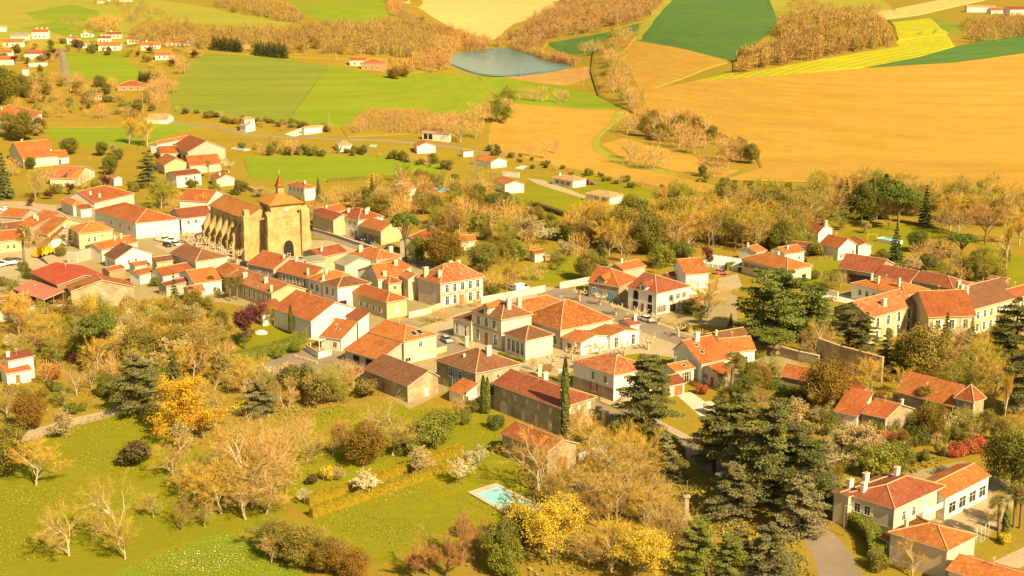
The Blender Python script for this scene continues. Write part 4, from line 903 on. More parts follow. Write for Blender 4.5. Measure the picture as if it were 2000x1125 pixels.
house('little white shed with red roof beside the brown hedge', o(745, 240), o(768, 246), o(848, 240), 2.8, 'gFR', .3, 'w', 'r', name='shed', cat='shed')
house('long orange roofed bungalow with white gable near the blue pool', o(830, 300), o(970, 325), o(1110, 318), 3.0, 'gLF', .36, 'w', 'o', name='bungalow', lm='the long orange bungalow')
house('house with faded roof and white lower wall among brown trees', o(220, 505), o(310, 530), o(432, 515), 5.0, 'gFR', .34, 'w', 'm', name='house', win=[('R', 3, 1, .9, 1.2, None, .1, .9)])
house('white cabin beside orange shed on the garden lawn', o(1245, 980), o(1290, 1000), o(1360, 985), 2.8, 'gFR', .36, 'w', 'r', name='cabin', cat='cabin')
house('low orange brick shed on the garden lawn', o(1355, 1000), o(1362, 1008), o(1470, 1000), 2.2, 'sFR', .1, 'r', 'g', name='shed', cat='shed')
house('big white house with orange hip roof at the upper left', (31, 222), (57, 232), (83, 219), 6.0, 'hLF', .42, 'w', 'o', name='house', lm='the big white house at upper left', chim=[(.3, .6, 1, .6)], win=[('R', 1, 3, .9, 1.6, None, .4, .6)])
# --- hillside houses
far('cream house with pale roof right of the bare orchard trees', 284, 329, 242, 'p', 'w', rot=-6, chim=0, nwin=0, dep=.9)
far('orange brick house with hip roof below the green field', 228, 284, 178, 'r', 'r', 3.6, roof='hip', rot=6, lm='the orange brick house', nwin=3, chim=0)
far('tall white house with red roof and arched bays at upper left', 61, 95, 76, 'r', 'w', 6, roof='gLF', storey=1, chim=3, lm='the tall white hillside house')
far('white house with orange hip roof at the top of the tarmac lane', 130, 156, 86, 'o', 'w', 5, roof='hip', chim=1)
far('long low white bungalow stepping down right of the lane', 152, 179, 94, 'p', 'w', 3, .12, chim=0)
far('white bungalow with bright orange roof above the green field', 191, 236, 99, 'o', 'w', 4, chim=0, lm='the bright orange bungalow')
far('dark red roofed house behind the bright orange bungalow', 190, 217, 85, 'd', 'w', 4.5, chim=2)
far('maroon roofed house at the hedge top of the hillside', 207, 238, 76, 'd', 'c', 4, chim=1)
far('small white gable with chimney on the hill meadow', 157, 183, 73, 'r', 'w', 3, .3, roof='end', chim=1)
far('orange roofed house with purple shrub in front on the hillside', 274, 313, 98, 'o', 'w', 4, chim=1)
far('long white bungalow with red roof on the hillside', 322, 366, 92, 'r', 'w', 4, roof='gLF', rot=-4, lm='the long white hillside bungalow', nwin=4)
far('white gable end right of the long hillside bungalow', 364, 389, 86, 'p', 'w', 4, .3, roof='end', chim=1, nwin=0)
far('long cream bungalow with carport above the dark hedge', 302, 341, 117, 'o', 'w', 3.6, chim=0)
far('red roofed hillside house half hidden by purple trees', 247, 272, 86, 'r', 'w', 4, chim=0)
far('white bungalow with red roof and purple tree at its corner', 47, 88, 116, 'r', 'w', 4.4, roof='gLF', nwin=0, chim=0)
far('white bungalow with red roof, lower of two at the left edge', -14, 28, 127, 'r', 'w', 4, chim=0, nwin=0)
far('white bungalow with red roof, upper of two at the left edge', -14, 23, 112, 'r', 'w', 3.6, chim=0, nwin=0)
far('orange roofed villa with porch at the upper left edge', 4, 46, 92, 'o', 'w', 4, chim=0)
far('grey roofed house behind the orange villa at upper left', 20, 56, 80, 'g', 'w', 4, chim=0, nwin=0)
far('white box house peeping over the dark pine at upper left', 43, 57, 148, 'o', 'w', 5, dep=1, chim=0, nwin=0)
far('flat roofed long low garage at upper left', 55, 90, 130, 'g', 'w', 3, .06, chim=0, nwin=0)
far('small house with orange roof in the shrubs below the orange brick house', 178, 201, 195, 'o', 'c', 3, chim=0)
far('tiny orange shed in the shrubs', 224, 241, 195, 'o', 'r', 2.6, chim=0, nwin=0, name='shed', cat='shed')
far('small red hut in the shrubs left of the orange brick house', 136, 160, 178, 'r', 'y', 2.6, chim=0, nwin=0, name='hut', cat='hut')
far('tiny orange gable at the right end of the dark hedge', 474, 490, 97, 'o', 'r', 4, roof='end', chim=0, nwin=0)
far('farm wing with red roof left of the orange farmhouse', 682, 716, 129, 'r', 'c', 4.5, rot=5, chim=0, nwin=2)
far('orange walled farmhouse with red hip roof above the bright meadow', 703, 750, 137, 'r', 'r', 5.5, .4, rot=-8, roof='hip', chim=0, nwin=3, lm='the orange farmhouse')
far('white tall block at the top left field edge', 205, 216, 3, 'p', 'w', 5, dep=1, chim=0, nwin=0)
far('pale hillside villa at the very top', 232, 258, 4, 'p', 'w', 5, chim=0, nwin=0)
far('small white farmhouse on the top left edge', 188, 206, 7, 'o', 'w', 4, chim=0, nwin=0)
far('house peeping in at the left edge below the hill meadow', -8, 12, 62, 'p', 'w', 4, chim=0, nwin=0)
far('long white barn on the far right hilltop', 1888, 1945, 24, 'p', 'w', 6, .24, rot=-5, dep=.4, chim=0, nwin=0, name='barn', cat='barn', lm='the white hilltop barn')
far('red roofed open shed right of the white hilltop barn', 1934, 1963, 27, 'r', 'w', 4, chim=0, nwin=0, name='barn', cat='barn')
far('maroon roofed farm building at the far right top edge', 1970, 2012, 31, 'd', 'w', 7, chim=0, nwin=0, name='barn', cat='barn')
# ------------------------------------------------------------------ the church
CH = house('old ochre stone church with buttressed nave and square clock tower', j(155, 362), j(575, 520), j(965, 482), 13.0, 'gLF', .6, WCHURCH, 'y', name='church', cat='church', lm='the church', gut=False, ov=.5)
def church():
    org, root = CH.org, CH.root; g0 = org.z
    loc = lambda px, py, z: onplane(px, py, g0 + z) - org
    tl, tf, tr = loc(*j(715, 305), 17.5), loc(*j(870, 362), 17.5), loc(*j(1250, 325), 17.5)
    A = tr - tf; D = tl - tf; A.z = D.z = 0
    ax, dx = A.normalized(), D.normalized(); ang = math.atan2(ax.y, ax.x); wA, wD = A.length, D.length
    dx = Vector((-ax.y, ax.x, 0)); wD = max(wD, wA * .85)
    f0 = Vector((tf.x, tf.y, 0))
    P = lambda u, v, z: f0 + ax * u + dx * v + Vector((0, 0, z))
    def box(mb, u0, u1, v0, v1, z0, z1, mi=0):
        c = P((u0 + u1) / 2, (v0 + v1) / 2, (z0 + z1) / 2); mb.box(c, (u1 - u0, v1 - v0, z1 - z0), ang, mi)
    tb = MB(); box(tb, .4, wA - .4, .4, wD - .4, -1, 17.5)
    tw = tb.obj('tower', WCHURCH, root)
    lo = MB(); box(lo, -.35, wA + .3, -.35, wD, -1, 7.4); box(lo, -.45, wA + .4, -.45, wD + .05, 7.4, 7.65); lo.obj('lower_stage', WCHURCH, tw)
    for (u0, u1, v0, v1, top) in ((-1.6, .9, -1.1, 1.2, 15.2), (wA - 1.2, wA + 2.0, -1.2, 1.6, 16.0), (-1.4, .6, wD - 2.5, wD - .3, 13.5)):
        bb = MB(); box(bb, u0, u1, v0, v1, -1, top * .5)
        s_ = .3; box(bb, u0 + s_, u1 - s_ * .5, v0 + s_, v1, top * .5, top - 1.6)
        q = [P(u0 + s_, v0 + s_, 0), P(u1 - s_ * .5, v0 + s_, 0), P(u1 - s_ * .5, v1, 0), P(u0 + s_, v1, 0)]
        bb.prism(q, top - 1.6, [top - 1.2, top - 1.0, top + .2, top]); bb.obj('buttress', WCHURCH, tw)
    # portal: pointed arch with a moulding
    pc = .5 * wA; wd, hs, ha = 1.75, 2.6, 5.6
    def arch(k, off):
        pts = [(-wd * k, 0), (wd * k, 0)]
        for q in range(9):
            tt = q / 8; pts.append((wd * k * math.cos(tt * math.pi / 2) ** .8 if q < 8 else 0, hs + (ha * (k * .6 + .4) - hs) * math.sin(tt * math.pi / 2) ** 1.0))
        return pts + [(-xx, zz) for xx, zz in pts[2:-1][::-1]]
    pb = MB(); pb.poly([P(pc + xx, -.40, zz) for xx, zz in arch(1, 0)][::-1]); pb.obj('portal', DARKW, tw)
    pb = MB(); a1, a2 = arch(1, 0), arch(1.22, 0)
    for q in range(1, len(a1)):
        z_ = (q + 1) % len(a1)
        pb.poly([P(pc + a1[q][0], -.5, a1[q][1]), P(pc + a2[q][0], -.5, a2[q][1]), P(pc + a2[z_][0], -.5, a2[z_][1]), P(pc + a1[z_][0], -.5, a1[z_][1])])
    pb.obj('portal_moulding', WCHURCH, tw)
    pb = MB(); box(pb, pc - .55, pc + .55, -.48, -.42, 1.2, 1.32); box(pb, pc - .6, pc - .5, -.48, -.42, .1, 1.6); box(pb, pc + .5, pc + .6, -.48, -.42, .1, 1.6); pb.obj('gate', FASC, tw)
    fr = MB()
    for z_ in (8.2, 10.6, 12.9, 13.3): box(fr, 2.2, wA - 2.2, .3, .42, z_, z_ + .18)
    for u_ in (pc - 1.7, pc, pc + 1.7): box(fr, u_ - .08, u_ + .08, .3, .42, 9.0, 12.0)
    fr.obj('wall_relief', WCHURCH, tw)
    ck = MB(); cc = P(pc, .3, 15.6); nrm = -dx
    ck.tube(cc, cc + nrm * .12, .62, .62, 20); ck.box(cc + nrm * .15 + Vector((0, 0, .16)), (.07, .04, .42), ang, 1); ck.box(cc + nrm * .15 + ax * .12, (.3, .04, .07), ang, 1)
    ck.obj('clock', [WHITE, DARKW], tw)
    ob = MB(); oc = P(wA - 1.5, .38, 14.6); ob.tube(oc, oc + nrm * .03, .45, .45, 14); ob.obj('round_opening', DARKW, tw)
    # tower roof with lantern and spire
    ctr = P(wA / 2, wD / 2, 0); rb = MB(); ap = ctr + Vector((0, 0, 21.0)); e_ = .35
    cs = [P(-e_, -e_, 17.5), P(wA + e_, -e_, 17.5), P(wA + e_, wD + e_, 17.5), P(-e_, wD + e_, 17.5)]
    for q in range(4):
        p0, p1 = cs[q], cs[(q + 1) % 4]; ee = (p1 - p0).normalized(); nn = (p1 - p0).cross(ap - p0).normalized(); s_ = nn.cross(ee)
        rb.poly([p0, p1, ap], 0, [((z_ - p0).dot(ee), (z_ - p0).dot(s_)) for z_ in (p0, p1, ap)])
        rb.poly([p1, p0, p0 - Vector((0, 0, .25)), p1 - Vector((0, 0, .25))])
    tro = rb.obj('tower_roof', TY, root)
    ln = MB(); ln.box(ctr + Vector((0, 0, 21.2)), (2.0, 2.0, 2.6), ang); ln.obj('lantern', WCHURCH, tro)
    sp = MB(); sa = ctr + Vector((0, 0, 26.6))
    r_ = [ctr + ax * (1.45 * s1) + dx * (1.45 * s2) + Vector((0, 0, 22.4)) for s1, s2 in ((-1, -1), (1, -1), (1, 1), (-1, 1))]
    m_ = [ctr + ax * (.75 * s1) + dx * (.75 * s2) + Vector((0, 0, 23.8)) for s1, s2 in ((-1, -1), (1, -1), (1, 1), (-1, 1))]
    for q in range(4):
        z_ = (q + 1) % 4; sp.poly([r_[q], r_[z_], m_[z_], m_[q]]); sp.poly([m_[q], m_[z_], sa])
    sp.poly(r_[::-1]); sp.obj('spire', TO, tro)
    cr = MB(); cr.tube(sa - Vector((0, 0, .3)), sa + Vector((0, 0, 1.3)), .07, .05, 5); cr.box(sa + Vector((0, 0, .9)), (.6, .08, .08), ang); cr.obj('cross', FASC, tro)
    # nave pier and flying row of buttresses
    pf = loc(*j(582, 1010), 0); pf.z = 0
    pb = MB()
    def pbox(u0, u1, v0, v1, z0, z1):
        c_ = pf + ax * (u0 + u1) / 2 + dx * (v0 + v1) / 2 + Vector((0, 0, (z0 + z1) / 2)); pb.box(c_, (u1 - u0, v1 - v0, z1 - z0), ang)
    pbox(0, 3.3, 0, 3.4, -1, 4.6); pbox(.15, 3.1, .2, 3.4, 4.6, 9.2); pbox(.4, 2.9, .5, 3.4, 9.2, 14.4); pbox(.9, 2.7, 1.0, 3.2, 14.4, 16.2)
    pb.obj('buttress', WCHURCH, root)
    for tt in (.03, .2, .37, .54, .71, .86):
        q, rot, nv = wallpos(CH, 'L', tt, 0); al = Vector((-nv.y, nv.x, 0)); bb = MB(); wb_ = .7
        for (d0, d1, z0, za, zb) in ((0, 3.0, -1, 11.6, 7.2), (3.0, 3.5, -1, 5.2, 4.4)):
            pts = [q + al * wb_ + nv * d0, q - al * wb_ + nv * d0, q - al * wb_ + nv * d1, q + al * wb_ + nv * d1]
            zs = [za, za, zb, zb]
            ar = sum(pts[q_].x * pts[(q_ + 1) % 4].y - pts[(q_ + 1) % 4].x * pts[q_].y for q_ in range(4))
            if ar < 0: pts, zs = pts[::-1], zs[::-1]
            bb.prism(pts, z0, zs)
        bb.obj('buttress', WCHURCH, root)
    for tt in (.115, .285, .455, .625, .785):
        q, rot, nv = wallpos(CH, 'L', tt, .04); wb = MB(); al = Vector((-nv.y, nv.x, 0))
        pts = [(-.6, 4), (.6, 4), (.6, 8.6), (.35, 9.6), (0, 10.1), (-.35, 9.6), (-.6, 8.6)]
        wb.poly([q + al * xx + Vector((0, 0, zz)) for xx, zz in pts]); wb.obj('lancet_window', DARKW, root)
church()

# ------------------------------------------------------------------ vehicles
PAINT = {k_: plain('car_' + k_, c_, .3, .0, .5) for k_, c_ in dict(silver=(.42, .42, .4), white=(.75, .73, .68), black=(.03, .03, .035), red=(.45, .03, .04), blue=(.16, .2, .26), pink=(.6, .12, .16), yellow=(.75, .42, .02), green=(.2, .3, .2)).items()}
TYRE = plain('rubber', (.02, .02, .02), .9); LAMP = plain('lamp_glass', (.7, .68, .6), .15, 0, .6); REDL = plain('tail_lamp', (.4, .02, .02), .2)
STEEL = plain('steel', (.4, .39, .36), .4, .7)
def extr(mb, prof, y0, y1, mi=0, inset=0.0):
    """profile (x, z) extruded across y; the top may be narrowed by inset"""
    zs = [q[1] for q in prof]; z0, z1 = min(zs), max(zs)
    yy = lambda z_, s_: (y0 + inset * (z_ - z0) / (z1 - z0 + 1e-6)) if s_ < 0 else (y1 - inset * (z_ - z0) / (z1 - z0 + 1e-6))
    A_ = [Vector((q[0], yy(q[1], -1), q[1])) for q in prof]; B_ = [Vector((q[0], yy(q[1], 1), q[1])) for q in prof]
    mb.poly(A_, mi); mb.poly(B_[::-1], mi)
    for q in range(len(prof)):
        z_ = (q + 1) % len(prof); mb.poly([A_[z_], A_[q], B_[q], B_[z_]], mi)
def heading(px, py, vx, vy):
    p0, p1 = G(px, py), G(px + vx, py + vy); return math.atan2(p1.y - p0.y, p1.x - p0.x)
CARM = {}
def vehicle(label, px, py, v, col, kind='car', group=None, dz=.0):
    root = empty({'car': 'parked_car', 'van': 'parked_van', 'pickup': 'flatbed_truck'}[kind], G(px, py) + Vector((0, 0, .12 + dz)), label, {'car': 'car', 'van': 'van', 'pickup': 'truck'}[kind], group)
    root.rotation_euler = (0, 0, heading(px, py, *v))
    def part(nm, key, mk, par=root, loc=(0, 0, 0)):
        if key not in CARM: CARM[key] = mk()
        q = put(nm, CARM[key], par); q.location = loc; return q
    pm = PAINT[col]
    if kind == 'car':
        def body():
            q = MB(); extr(q, [(-2.05, .28), (2.0, .28), (2.1, .5), (2.05, .72), (1.1, .92), (-1.75, .96), (-2.1, .85)], -.86, .86, 0, .06)
            extr(q, [(-1.5, 1.36), (-1.15, 1.47), (.1, 1.48), (.45, 1.38)], -.62, .62, 0, .05); return q.mesh('body', [pm])
        def cab():
            q = MB(); extr(q, [(-1.9, .93), (1.15, .9), (.4, 1.38), (-1.55, 1.38)], -.80, .80, 0, .17); return q.mesh('windows', [GLASS])
    elif kind == 'van':
        def body():
            q = MB(); extr(q, [(-2.5, .3), (2.3, .3), (2.45, .55), (2.35, 1.0), (1.55, 1.25), (.95, 2.1), (-2.45, 2.15)], -.95, .95, 0, .1); return q.mesh('body', [pm])
        def cab():
            q = MB(); extr(q, [(.55, 1.25), (1.62, 1.22), (1.0, 2.0), (.5, 2.0)], -.93, .93, 0, .07); return q.mesh('windows', [GLASS])
    else:
        def body():
            q = MB(); extr(q, [(.9, .35), (2.6, .35), (2.7, 1.0), (2.2, 1.25), (1.8, 1.95), (.95, 1.95)], -.9, .9, 0, .08); q.box((-1.2, 0, .75), (4.0, 1.9, .15)); q.box((-1.2, .92, 1.0), (4.0, .06, .4)); q.box((-1.2, -.92, 1.0), (4.0, .06, .4)); return q.mesh('body', [pm])
        def cab():
            q = MB(); extr(q, [(1.1, 1.25), (2.28, 1.22), (1.87, 1.85), (1.1, 1.85)], -.92, .92, 0, .06); return q.mesh('windows', [GLASS])
    part('body', kind + col, body); part('windows', kind + 'w', cab)
    def wheel():
        q = MB(); q.tube((0, -.11, 0), (0, .11, 0), .32, .32, 14); q.tube((0, -.12, 0), (0, .12, 0), .18, .18, 10, 1); return q.mesh('wheel', [TYRE, STEEL])
    wx = 1.3 if kind == 'car' else 1.6
    for sx in (-1, 1):
        for sy in (-1, 1): part('wheel', 'wheel', wheel, root, (sx * wx, sy * .8, .32))
    def lamp():
        q = MB(); q.box((0, 0, 0), (.12, .34, .16)); return q.mesh('headlight', [LAMP])
    for sy in (-.6, .6): part('headlight', 'lamp', lamp, root, ({'car': 2.06, 'van': 2.4, 'pickup': 2.68}[kind], sy, .68 if kind == 'car' else .85))
    return root
vehicle('silver car driving beside the pink house with skylights', 872, 668, (10, 6), 'silver')
vehicle('white car parked on the plane tree street', 1263, 628, (14, 4), 'white')
vehicle('grey car parked on the square right of the church tower', 640, 456, (12, 3), 'silver')
vehicle('black car in front of the tan street house, nearer the church', 703, 470, (12, 4), 'black')
vehicle('black car in front of the tan street house with wooden doors', 722, 476, (12, 4), 'black')
vehicle('dark car parked by the stone wall beside the umbrella pine trunk', 765, 486, (14, 0), 'black')
vehicle('dark car parked at the foot of the church buttresses', 480, 520, (14, 4), 'black')
vehicle('white box van parked before the long white village house', 318, 472, (12, 2), 'white', 'van')
vehicle('white van with its nose toward the church trees', 338, 474, (-12, 4), 'white', 'van')
vehicle('dark car parked between the white vans', 327, 482, (10, 4), 'black')
vehicle('white car parked below the white vans on the square', 343, 480, (12, 4), 'white')
vehicle('white car parked by the long barn at the red hangar', 133, 612, (14, 1), 'white', 'van')
vehicle('white flatbed truck on the dirt yard at left', 14, 520, (-14, 2), 'white', 'pickup')
vehicle('white car at the far left lane', 8, 412, (-14, 1), 'white')
vehicle('pink covered car on the lawn by the pool enclosure', 1409, 536, (12, 1), 'pink')
vehicle('red car half hidden beside the brown roofed barn', 693, 730, (10, -5), 'red')
vehicle('blue grey car on the dry ground beside the cedars', 1590, 918, (12, 5), 'blue')
vehicle('white car parked at the white farmhouse door', 1676, 496, (12, -3), 'white')
vehicle('white car under the manor garden trees', 1008, 566, (12, -2), 'white')
vehicle('white van seen through the manor garden trees', 1018, 568, (12, -2), 'white', 'van')
vehicle('white vehicle parked at the church corner', 438, 506, (8, 5), 'white', 'van')

# mobile crane
def crane():
    root = empty('mobile_crane', G(85, 500), 'yellow mobile crane with its boom raised over the roofs', 'crane'); a_ = heading(85, 500, 14, -4); root.rotation_euler = (0, 0, a_)
    q = MB(); q.box((0, 0, 1.0), (7.5, 2.4, .9)); q.box((3.0, 0, 1.7), (1.4, 2.2, 1.2)); q.obj('chassis', [PAINT['yellow']], root)
    q = MB(); q.box((-1.0, 0, 2.1), (3.4, 2.2, 1.4)); q.box((-2.4, 0, 2.3), (.9, 2.3, 1.5)); q.obj('turntable', [PAINT['yellow']], root)
    q = MB(); q.box((.4, .9, 2.4), (1.3, .8, 1.3)); q.obj('cab', GLASS, root)
    for wx in (-2.7, -1.2, 1.4, 2.9):
        for sy in (-1.05, 1.05):
            q = MB(); q.tube((wx, sy - .2, .55), (wx, sy + .2, .55), .55, .55, 12); q.obj('wheel', TYRE, root)
    tip_w = onplane(*m(1010, 655), 15) - G(85, 500); M_ = Matrix.Rotation(-a_, 3, 'Z'); tip = M_ @ tip_w; base = Vector((-1.8, 0, 2.9))
    bm = MB(); cur = base; 
    for q_, (s0, s1, rr, mi) in enumerate(((0, .5, .9, 0), (.5, .72, .65, 0), (.72, .88, .5, 0), (.88, 1, .4, 1))):
        bm.tube(base.lerp(tip, s0), base.lerp(tip, s1), rr, rr, 4, mi)
    bo = bm.obj('boom', [PAINT['yellow'], STEEL], root)
    q = MB(); q.tube((.6, 0, 2.2), base.lerp(tip, .3), .16, .16, 6); q.obj('lift_cylinder', STEEL, root)
    q = MB(); q.tube(tip, tip - Vector((0, 0, 5)), .05, .05, 4); q.box(tip - Vector((0, 0, 5.2)), (.3, .3, .5)); q.obj('hook', STEEL, bo)
crane()

def scaffold():
    p0, p1 = G(*m(960, 985)), G(*m(1170, 985)); root = empty('scaffolding', p0, 'steel scaffolding against the ochre stone house', 'scaffolding')
    e0 = (p1 - p0).normalized(); pr = Vector((-e0.y, e0.x, 0)); Ls = (p1 - p0).length
    q = MB(); pl = MB()
    for s_ in (0, .5, 1):
        for d_ in (0, 1.1):
            b0 = e0 * Ls * s_ + pr * d_; q.tube(b0, b0 + Vector((0, 0, 7.5)), .06, .06, 4)
    for z_ in (1.2, 2, 3.2, 4.2, 5.2, 6.2, 7.2):
        for d_ in (0, 1.1): q.tube(pr * d_ + Vector((0, 0, z_)), e0 * Ls + pr * d_ + Vector((0, 0, z_)), .05, .05, 4)
    q.tube((0, 0, 0), e0 * Ls * .5 + Vector((0, 0, 4.2)), .05, .05, 4)
    for z_ in (2, 4.2, 6.2): pl.box(e0 * Ls / 2 + pr * .55 + Vector((0, 0, z_)), (Ls, 1.0, .06), math.atan2(e0.y, e0.x))
    q.obj('frame', STEEL, root); pl.obj('planks', TIMBER, root)
scaffold()

# ------------------------------------------------------------------ walls, hedges, fences
def line_wall(label, pts, hgt, th=.4, m_=None, name='stone_wall', cat='wall', cap=True, group=None):
    W_ = [G(*q) for q in pts]; root = empty(name, W_[0], label, cat, group); mb = MB(); cp = MB()
    for q in range(len(W_) - 1):
        a_, b_ = W_[q] - W_[0], W_[q + 1] - W_[0]; d_ = b_ - a_; L_ = d_.length
        r_ = math.atan2(d_.y, d_.x); c_ = (a_ + b_) / 2; mb.box(c_ + Vector((0, 0, hgt / 2 - .3)), (L_ + th * .9, th, hgt + .6), r_); cp.box(c_ + Vector((0, 0, hgt + .07)), (L_ + th * .9, th * 1.35, .14), r_)
    mb.obj('wall', m_ or WSTONE, root)
    if cap: cp.obj('coping', RIDGE if cap == 'r' else FASC, root)
    return root
line_wall('tall old stone wall behind the red lean to roof', [w(740, 330), w(900, 390), w(1040, 430), w(1200, 475)], 6.0, .6, cap='r')
line_wall('low stone garden wall below the umbrella pine', [w(470, 285), w(600, 320), w(740, 350)], 2.4, .5)
line_wall('long whitewashed wall between manor garden and street', [a(385, 400), a(590, 362), a(915, 300)], 1.8, .4, WCREAM)
line_wall('rough rendered wall beside the dark gate at the manor garden', [a(1045, 275), a(1180, 250), a(1300, 225)], 1.8, .4, WCREAM)
line_wall('grey rendered yard wall left of the white gabled house', [e(570, 275), e(640, 278), e(890, 205)], 3.4, .3, WGREY)
line_wall('stone forecourt wall with gate piers before the manor', [b(855, 735), b(1010, 700), b(1110, 660)], 1.5, .4, WCREAM)
line_wall('white terrace parapet with red coping beside the car park', [b(-10, 1010), b(95, 1075), b(200, 1045)], 1.6, .25, WWHITE, 'terrace_wall', cap='r')
line_wall('pale garden wall in front of the pink house', [b(830, 1095), b(1000, 1060), b(1165, 1015)], 1.3, .3, WYEL, 'garden_wall')
line_wall('low wall along the church lawn', [(612, 452), (660, 466), (700, 480), (740, 492)], 1.1, .35, WGREY)
line_wall('pale retaining wall above the hedge at the beige villa', [x(320, 520), x(400, 500), x(480, 470)], 1.4, .4, WWHITE)
line_wall('stone boundary wall running right from the turret', [v(545, 545), v(700, 590), v(840, 630), v(985, 660)], 2.0, .5)
line_wall('white garden wall by the long orange bungalow', [o(1055, 425), o(1175, 440)], 2.2, .3, WWHITE)
line_wall('pale wall beside the shrub garden of the three chimney house', [s(970, 450), s(1100, 480), s(1180, 500)], 1.4, .3, WWHITE)
line_wall('pink low wall beside the solar panel cottage', [e(290, 720), e(370, 735), e(450, 710)], 1.5, .3, WPINK)
line_wall('cream churchyard wall right of the spruce', [j(540, 150), j(640, 190), j(760, 250)], 1.6, .3, WCREAM)
line_wall('curved pale wall hidden among the bare trees by the cedar', [h(500, 860 + 60), h(440, 930), h(300, 990)], 1.6, .4, WCREAM)
def fence(label, p0, p1, n_, hgt=1.1, m_=TIMBER, rails=2, name='fence', group=None):
    P0, P1 = G(*p0), G(*p1); root = empty(name, P0, label, 'fence', group)
    r_ = MB()
    for q in range(n_):
        t_ = q / (n_ - 1); c_ = (P1 - P0) * t_; c_.z = float(terr(P0.x + c_.x, P0.y + c_.y)) - P0.z
        pb = MB(); pb.tube(c_ - Vector((0, 0, .2)), c_ + Vector((0, 0, hgt)), .07, .07, 5); pb.obj('post', m_, root)
    for z_ in range(rails): r_.tube(Vector((0, 0, hgt * (.5 + .4 * z_))), (P1 - P0) + Vector((0, 0, hgt * (.5 + .4 * z_))), .025, .025, 4)
    r_.obj('rail', m_, root); return root
fence('wooden post fence along the lane on the left lawn', (62, 862), (218, 812), 11)
fence('timber rail fence by the school block', x(1540, 340), x(1720, 285), 8, 1.3, TIMBER)
fence('line of iron railings on the plane tree street', d(300, 440), d(620, 560), 14, 1.0, plain('iron', (.05, .05, .05), .6))
fence('garden fence under the villa with red shutters', s(900, 420), s(1060, 440), 8, 1.2, plain('green_wire', (.1, .16, .1), .6))
def hedge_mesh(W_, hgt, th, m_, dens, seed):
    """clipped hedge: a box skinned in leaf faces"""
    rr = np.random.RandomState(seed); V_ = []; 
    for q in range(len(W_) - 1):
        a_, b_ = np.array(W_[q]), np.array(W_[q + 1]); d_ = b_ - a_; L_ = np.linalg.norm(d_[:2]); pr = np.array([-d_[1], d_[0], 0]) / L_
        n_ = int(L_ * (2 * hgt + th) * dens); side = rr.rand(n_) * (2 * hgt + th); t_ = rr.rand(n_)
        off = np.where(side < hgt, -th / 2, np.where(side < hgt + th, side - hgt - th / 2, th / 2)); zz = np.where(side < hgt, side, np.where(side < hgt + th, hgt, side - hgt - th))
        V_.append(a_ + d_ * t_[:, None] + pr * (off + rr.randn(n_) * .06)[:, None] + np.array([0, 0, 1]) * (zz + rr.randn(n_) * .07)[:, None])
    return np.concatenate(V_)
# ------------------------------------------------------------------ vegetation prototypes (numpy)
def quads_mesh(name, pts, size, m_, seed=0, nrm=None, elong=1.0, upbias=0.0, aspect=None):
    """leaf-sized quads at pts, random orientation"""
    rr = np.random.RandomState(seed); n_ = len(pts); size = np.broadcast_to(size, (n_,)) * rr.uniform(.65, 1.35, n_)
    N_ = rr.randn(n_, 3); N_[:, 2] += upbias
    if nrm is not None: N_ = N_ * .55 + nrm
    N_ /= np.linalg.norm(N_, axis=1)[:, None] + 1e-9
    A_ = np.cross(N_, rr.randn(n_, 3)); A_ /= np.linalg.norm(A_, axis=1)[:, None] + 1e-9; B_ = np.cross(N_, A_)
    A_ = A_ * (size * elong)[:, None]; B_ = B_ * size[:, None]
    V_ = np.stack([pts - A_ * .5, pts - B_ * .5 + A_ * .08, pts + A_ * .5, pts + B_ * .5 + A_ * .08], 1).reshape(-1, 3)
    return raw_mesh(name, V_, np.arange(n_ * 4).reshape(-1, 4), [m_])
def raw_mesh(name, V_, F_, mats, mi=None, smooth=False):
    me = bpy.data.meshes.new(name); me.vertices.add(len(V_)); me.vertices.foreach_set('co', np.asarray(V_, np.float32).ravel())
    nf = len(F_); k_ = F_.shape[1]; me.loops.add(nf * k_); me.loops.foreach_set('vertex_index', F_.astype(np.int32).ravel())
    me.polygons.add(nf); me.polygons.foreach_set('loop_start', np.arange(nf, dtype=np.int32) * k_); me.polygons.foreach_set('loop_total', np.full(nf, k_, np.int32))
    for q in mats: me.materials.append(q)
    if mi is not None: me.polygons.foreach_set('material_index', np.asarray(mi, np.int32))
    if smooth: me.polygons.foreach_set('use_smooth', np.ones(nf, bool))
    me.update(calc_edges=True); return me
def tubes_mesh(name, segs, m_, n_=5):
    """tapered limbs from (a, b, ra, rb) rows"""
    S = np.array([[*a_, *b_, r0, r1] for a_, b_, r0, r1 in segs]); A_, B_ = S[:, :3], S[:, 3:6]
    D_ = B_ - A_; D_ /= np.linalg.norm(D_, axis=1)[:, None] + 1e-9
    U_ = np.cross(D_, np.where(np.abs(D_[:, 2:3]) < .9, [[0, 0, 1.0]], [[1.0, 0, 0]])); U_ /= np.linalg.norm(U_, axis=1)[:, None] + 1e-9; W_ = np.cross(D_, U_)
    V_ = []
    for (P_, r_) in ((A_, S[:, 6]), (B_, S[:, 7])):
        for q in range(n_):
            an = 2 * math.pi * q / n_; V_.append(P_ + (U_ * math.cos(an) + W_ * math.sin(an)) * r_[:, None])
    V_ = np.stack(V_, 1).reshape(-1, 3); base = np.arange(len(S))[:, None] * 2 * n_
    F_ = np.concatenate([np.stack([base[:, 0] + q, base[:, 0] + (q + 1) % n_, base[:, 0] + n_ + (q + 1) % n_, base[:, 0] + n_ + q], 1) for q in range(n_)])
    return raw_mesh(name, V_, F_, [m_], smooth=True)
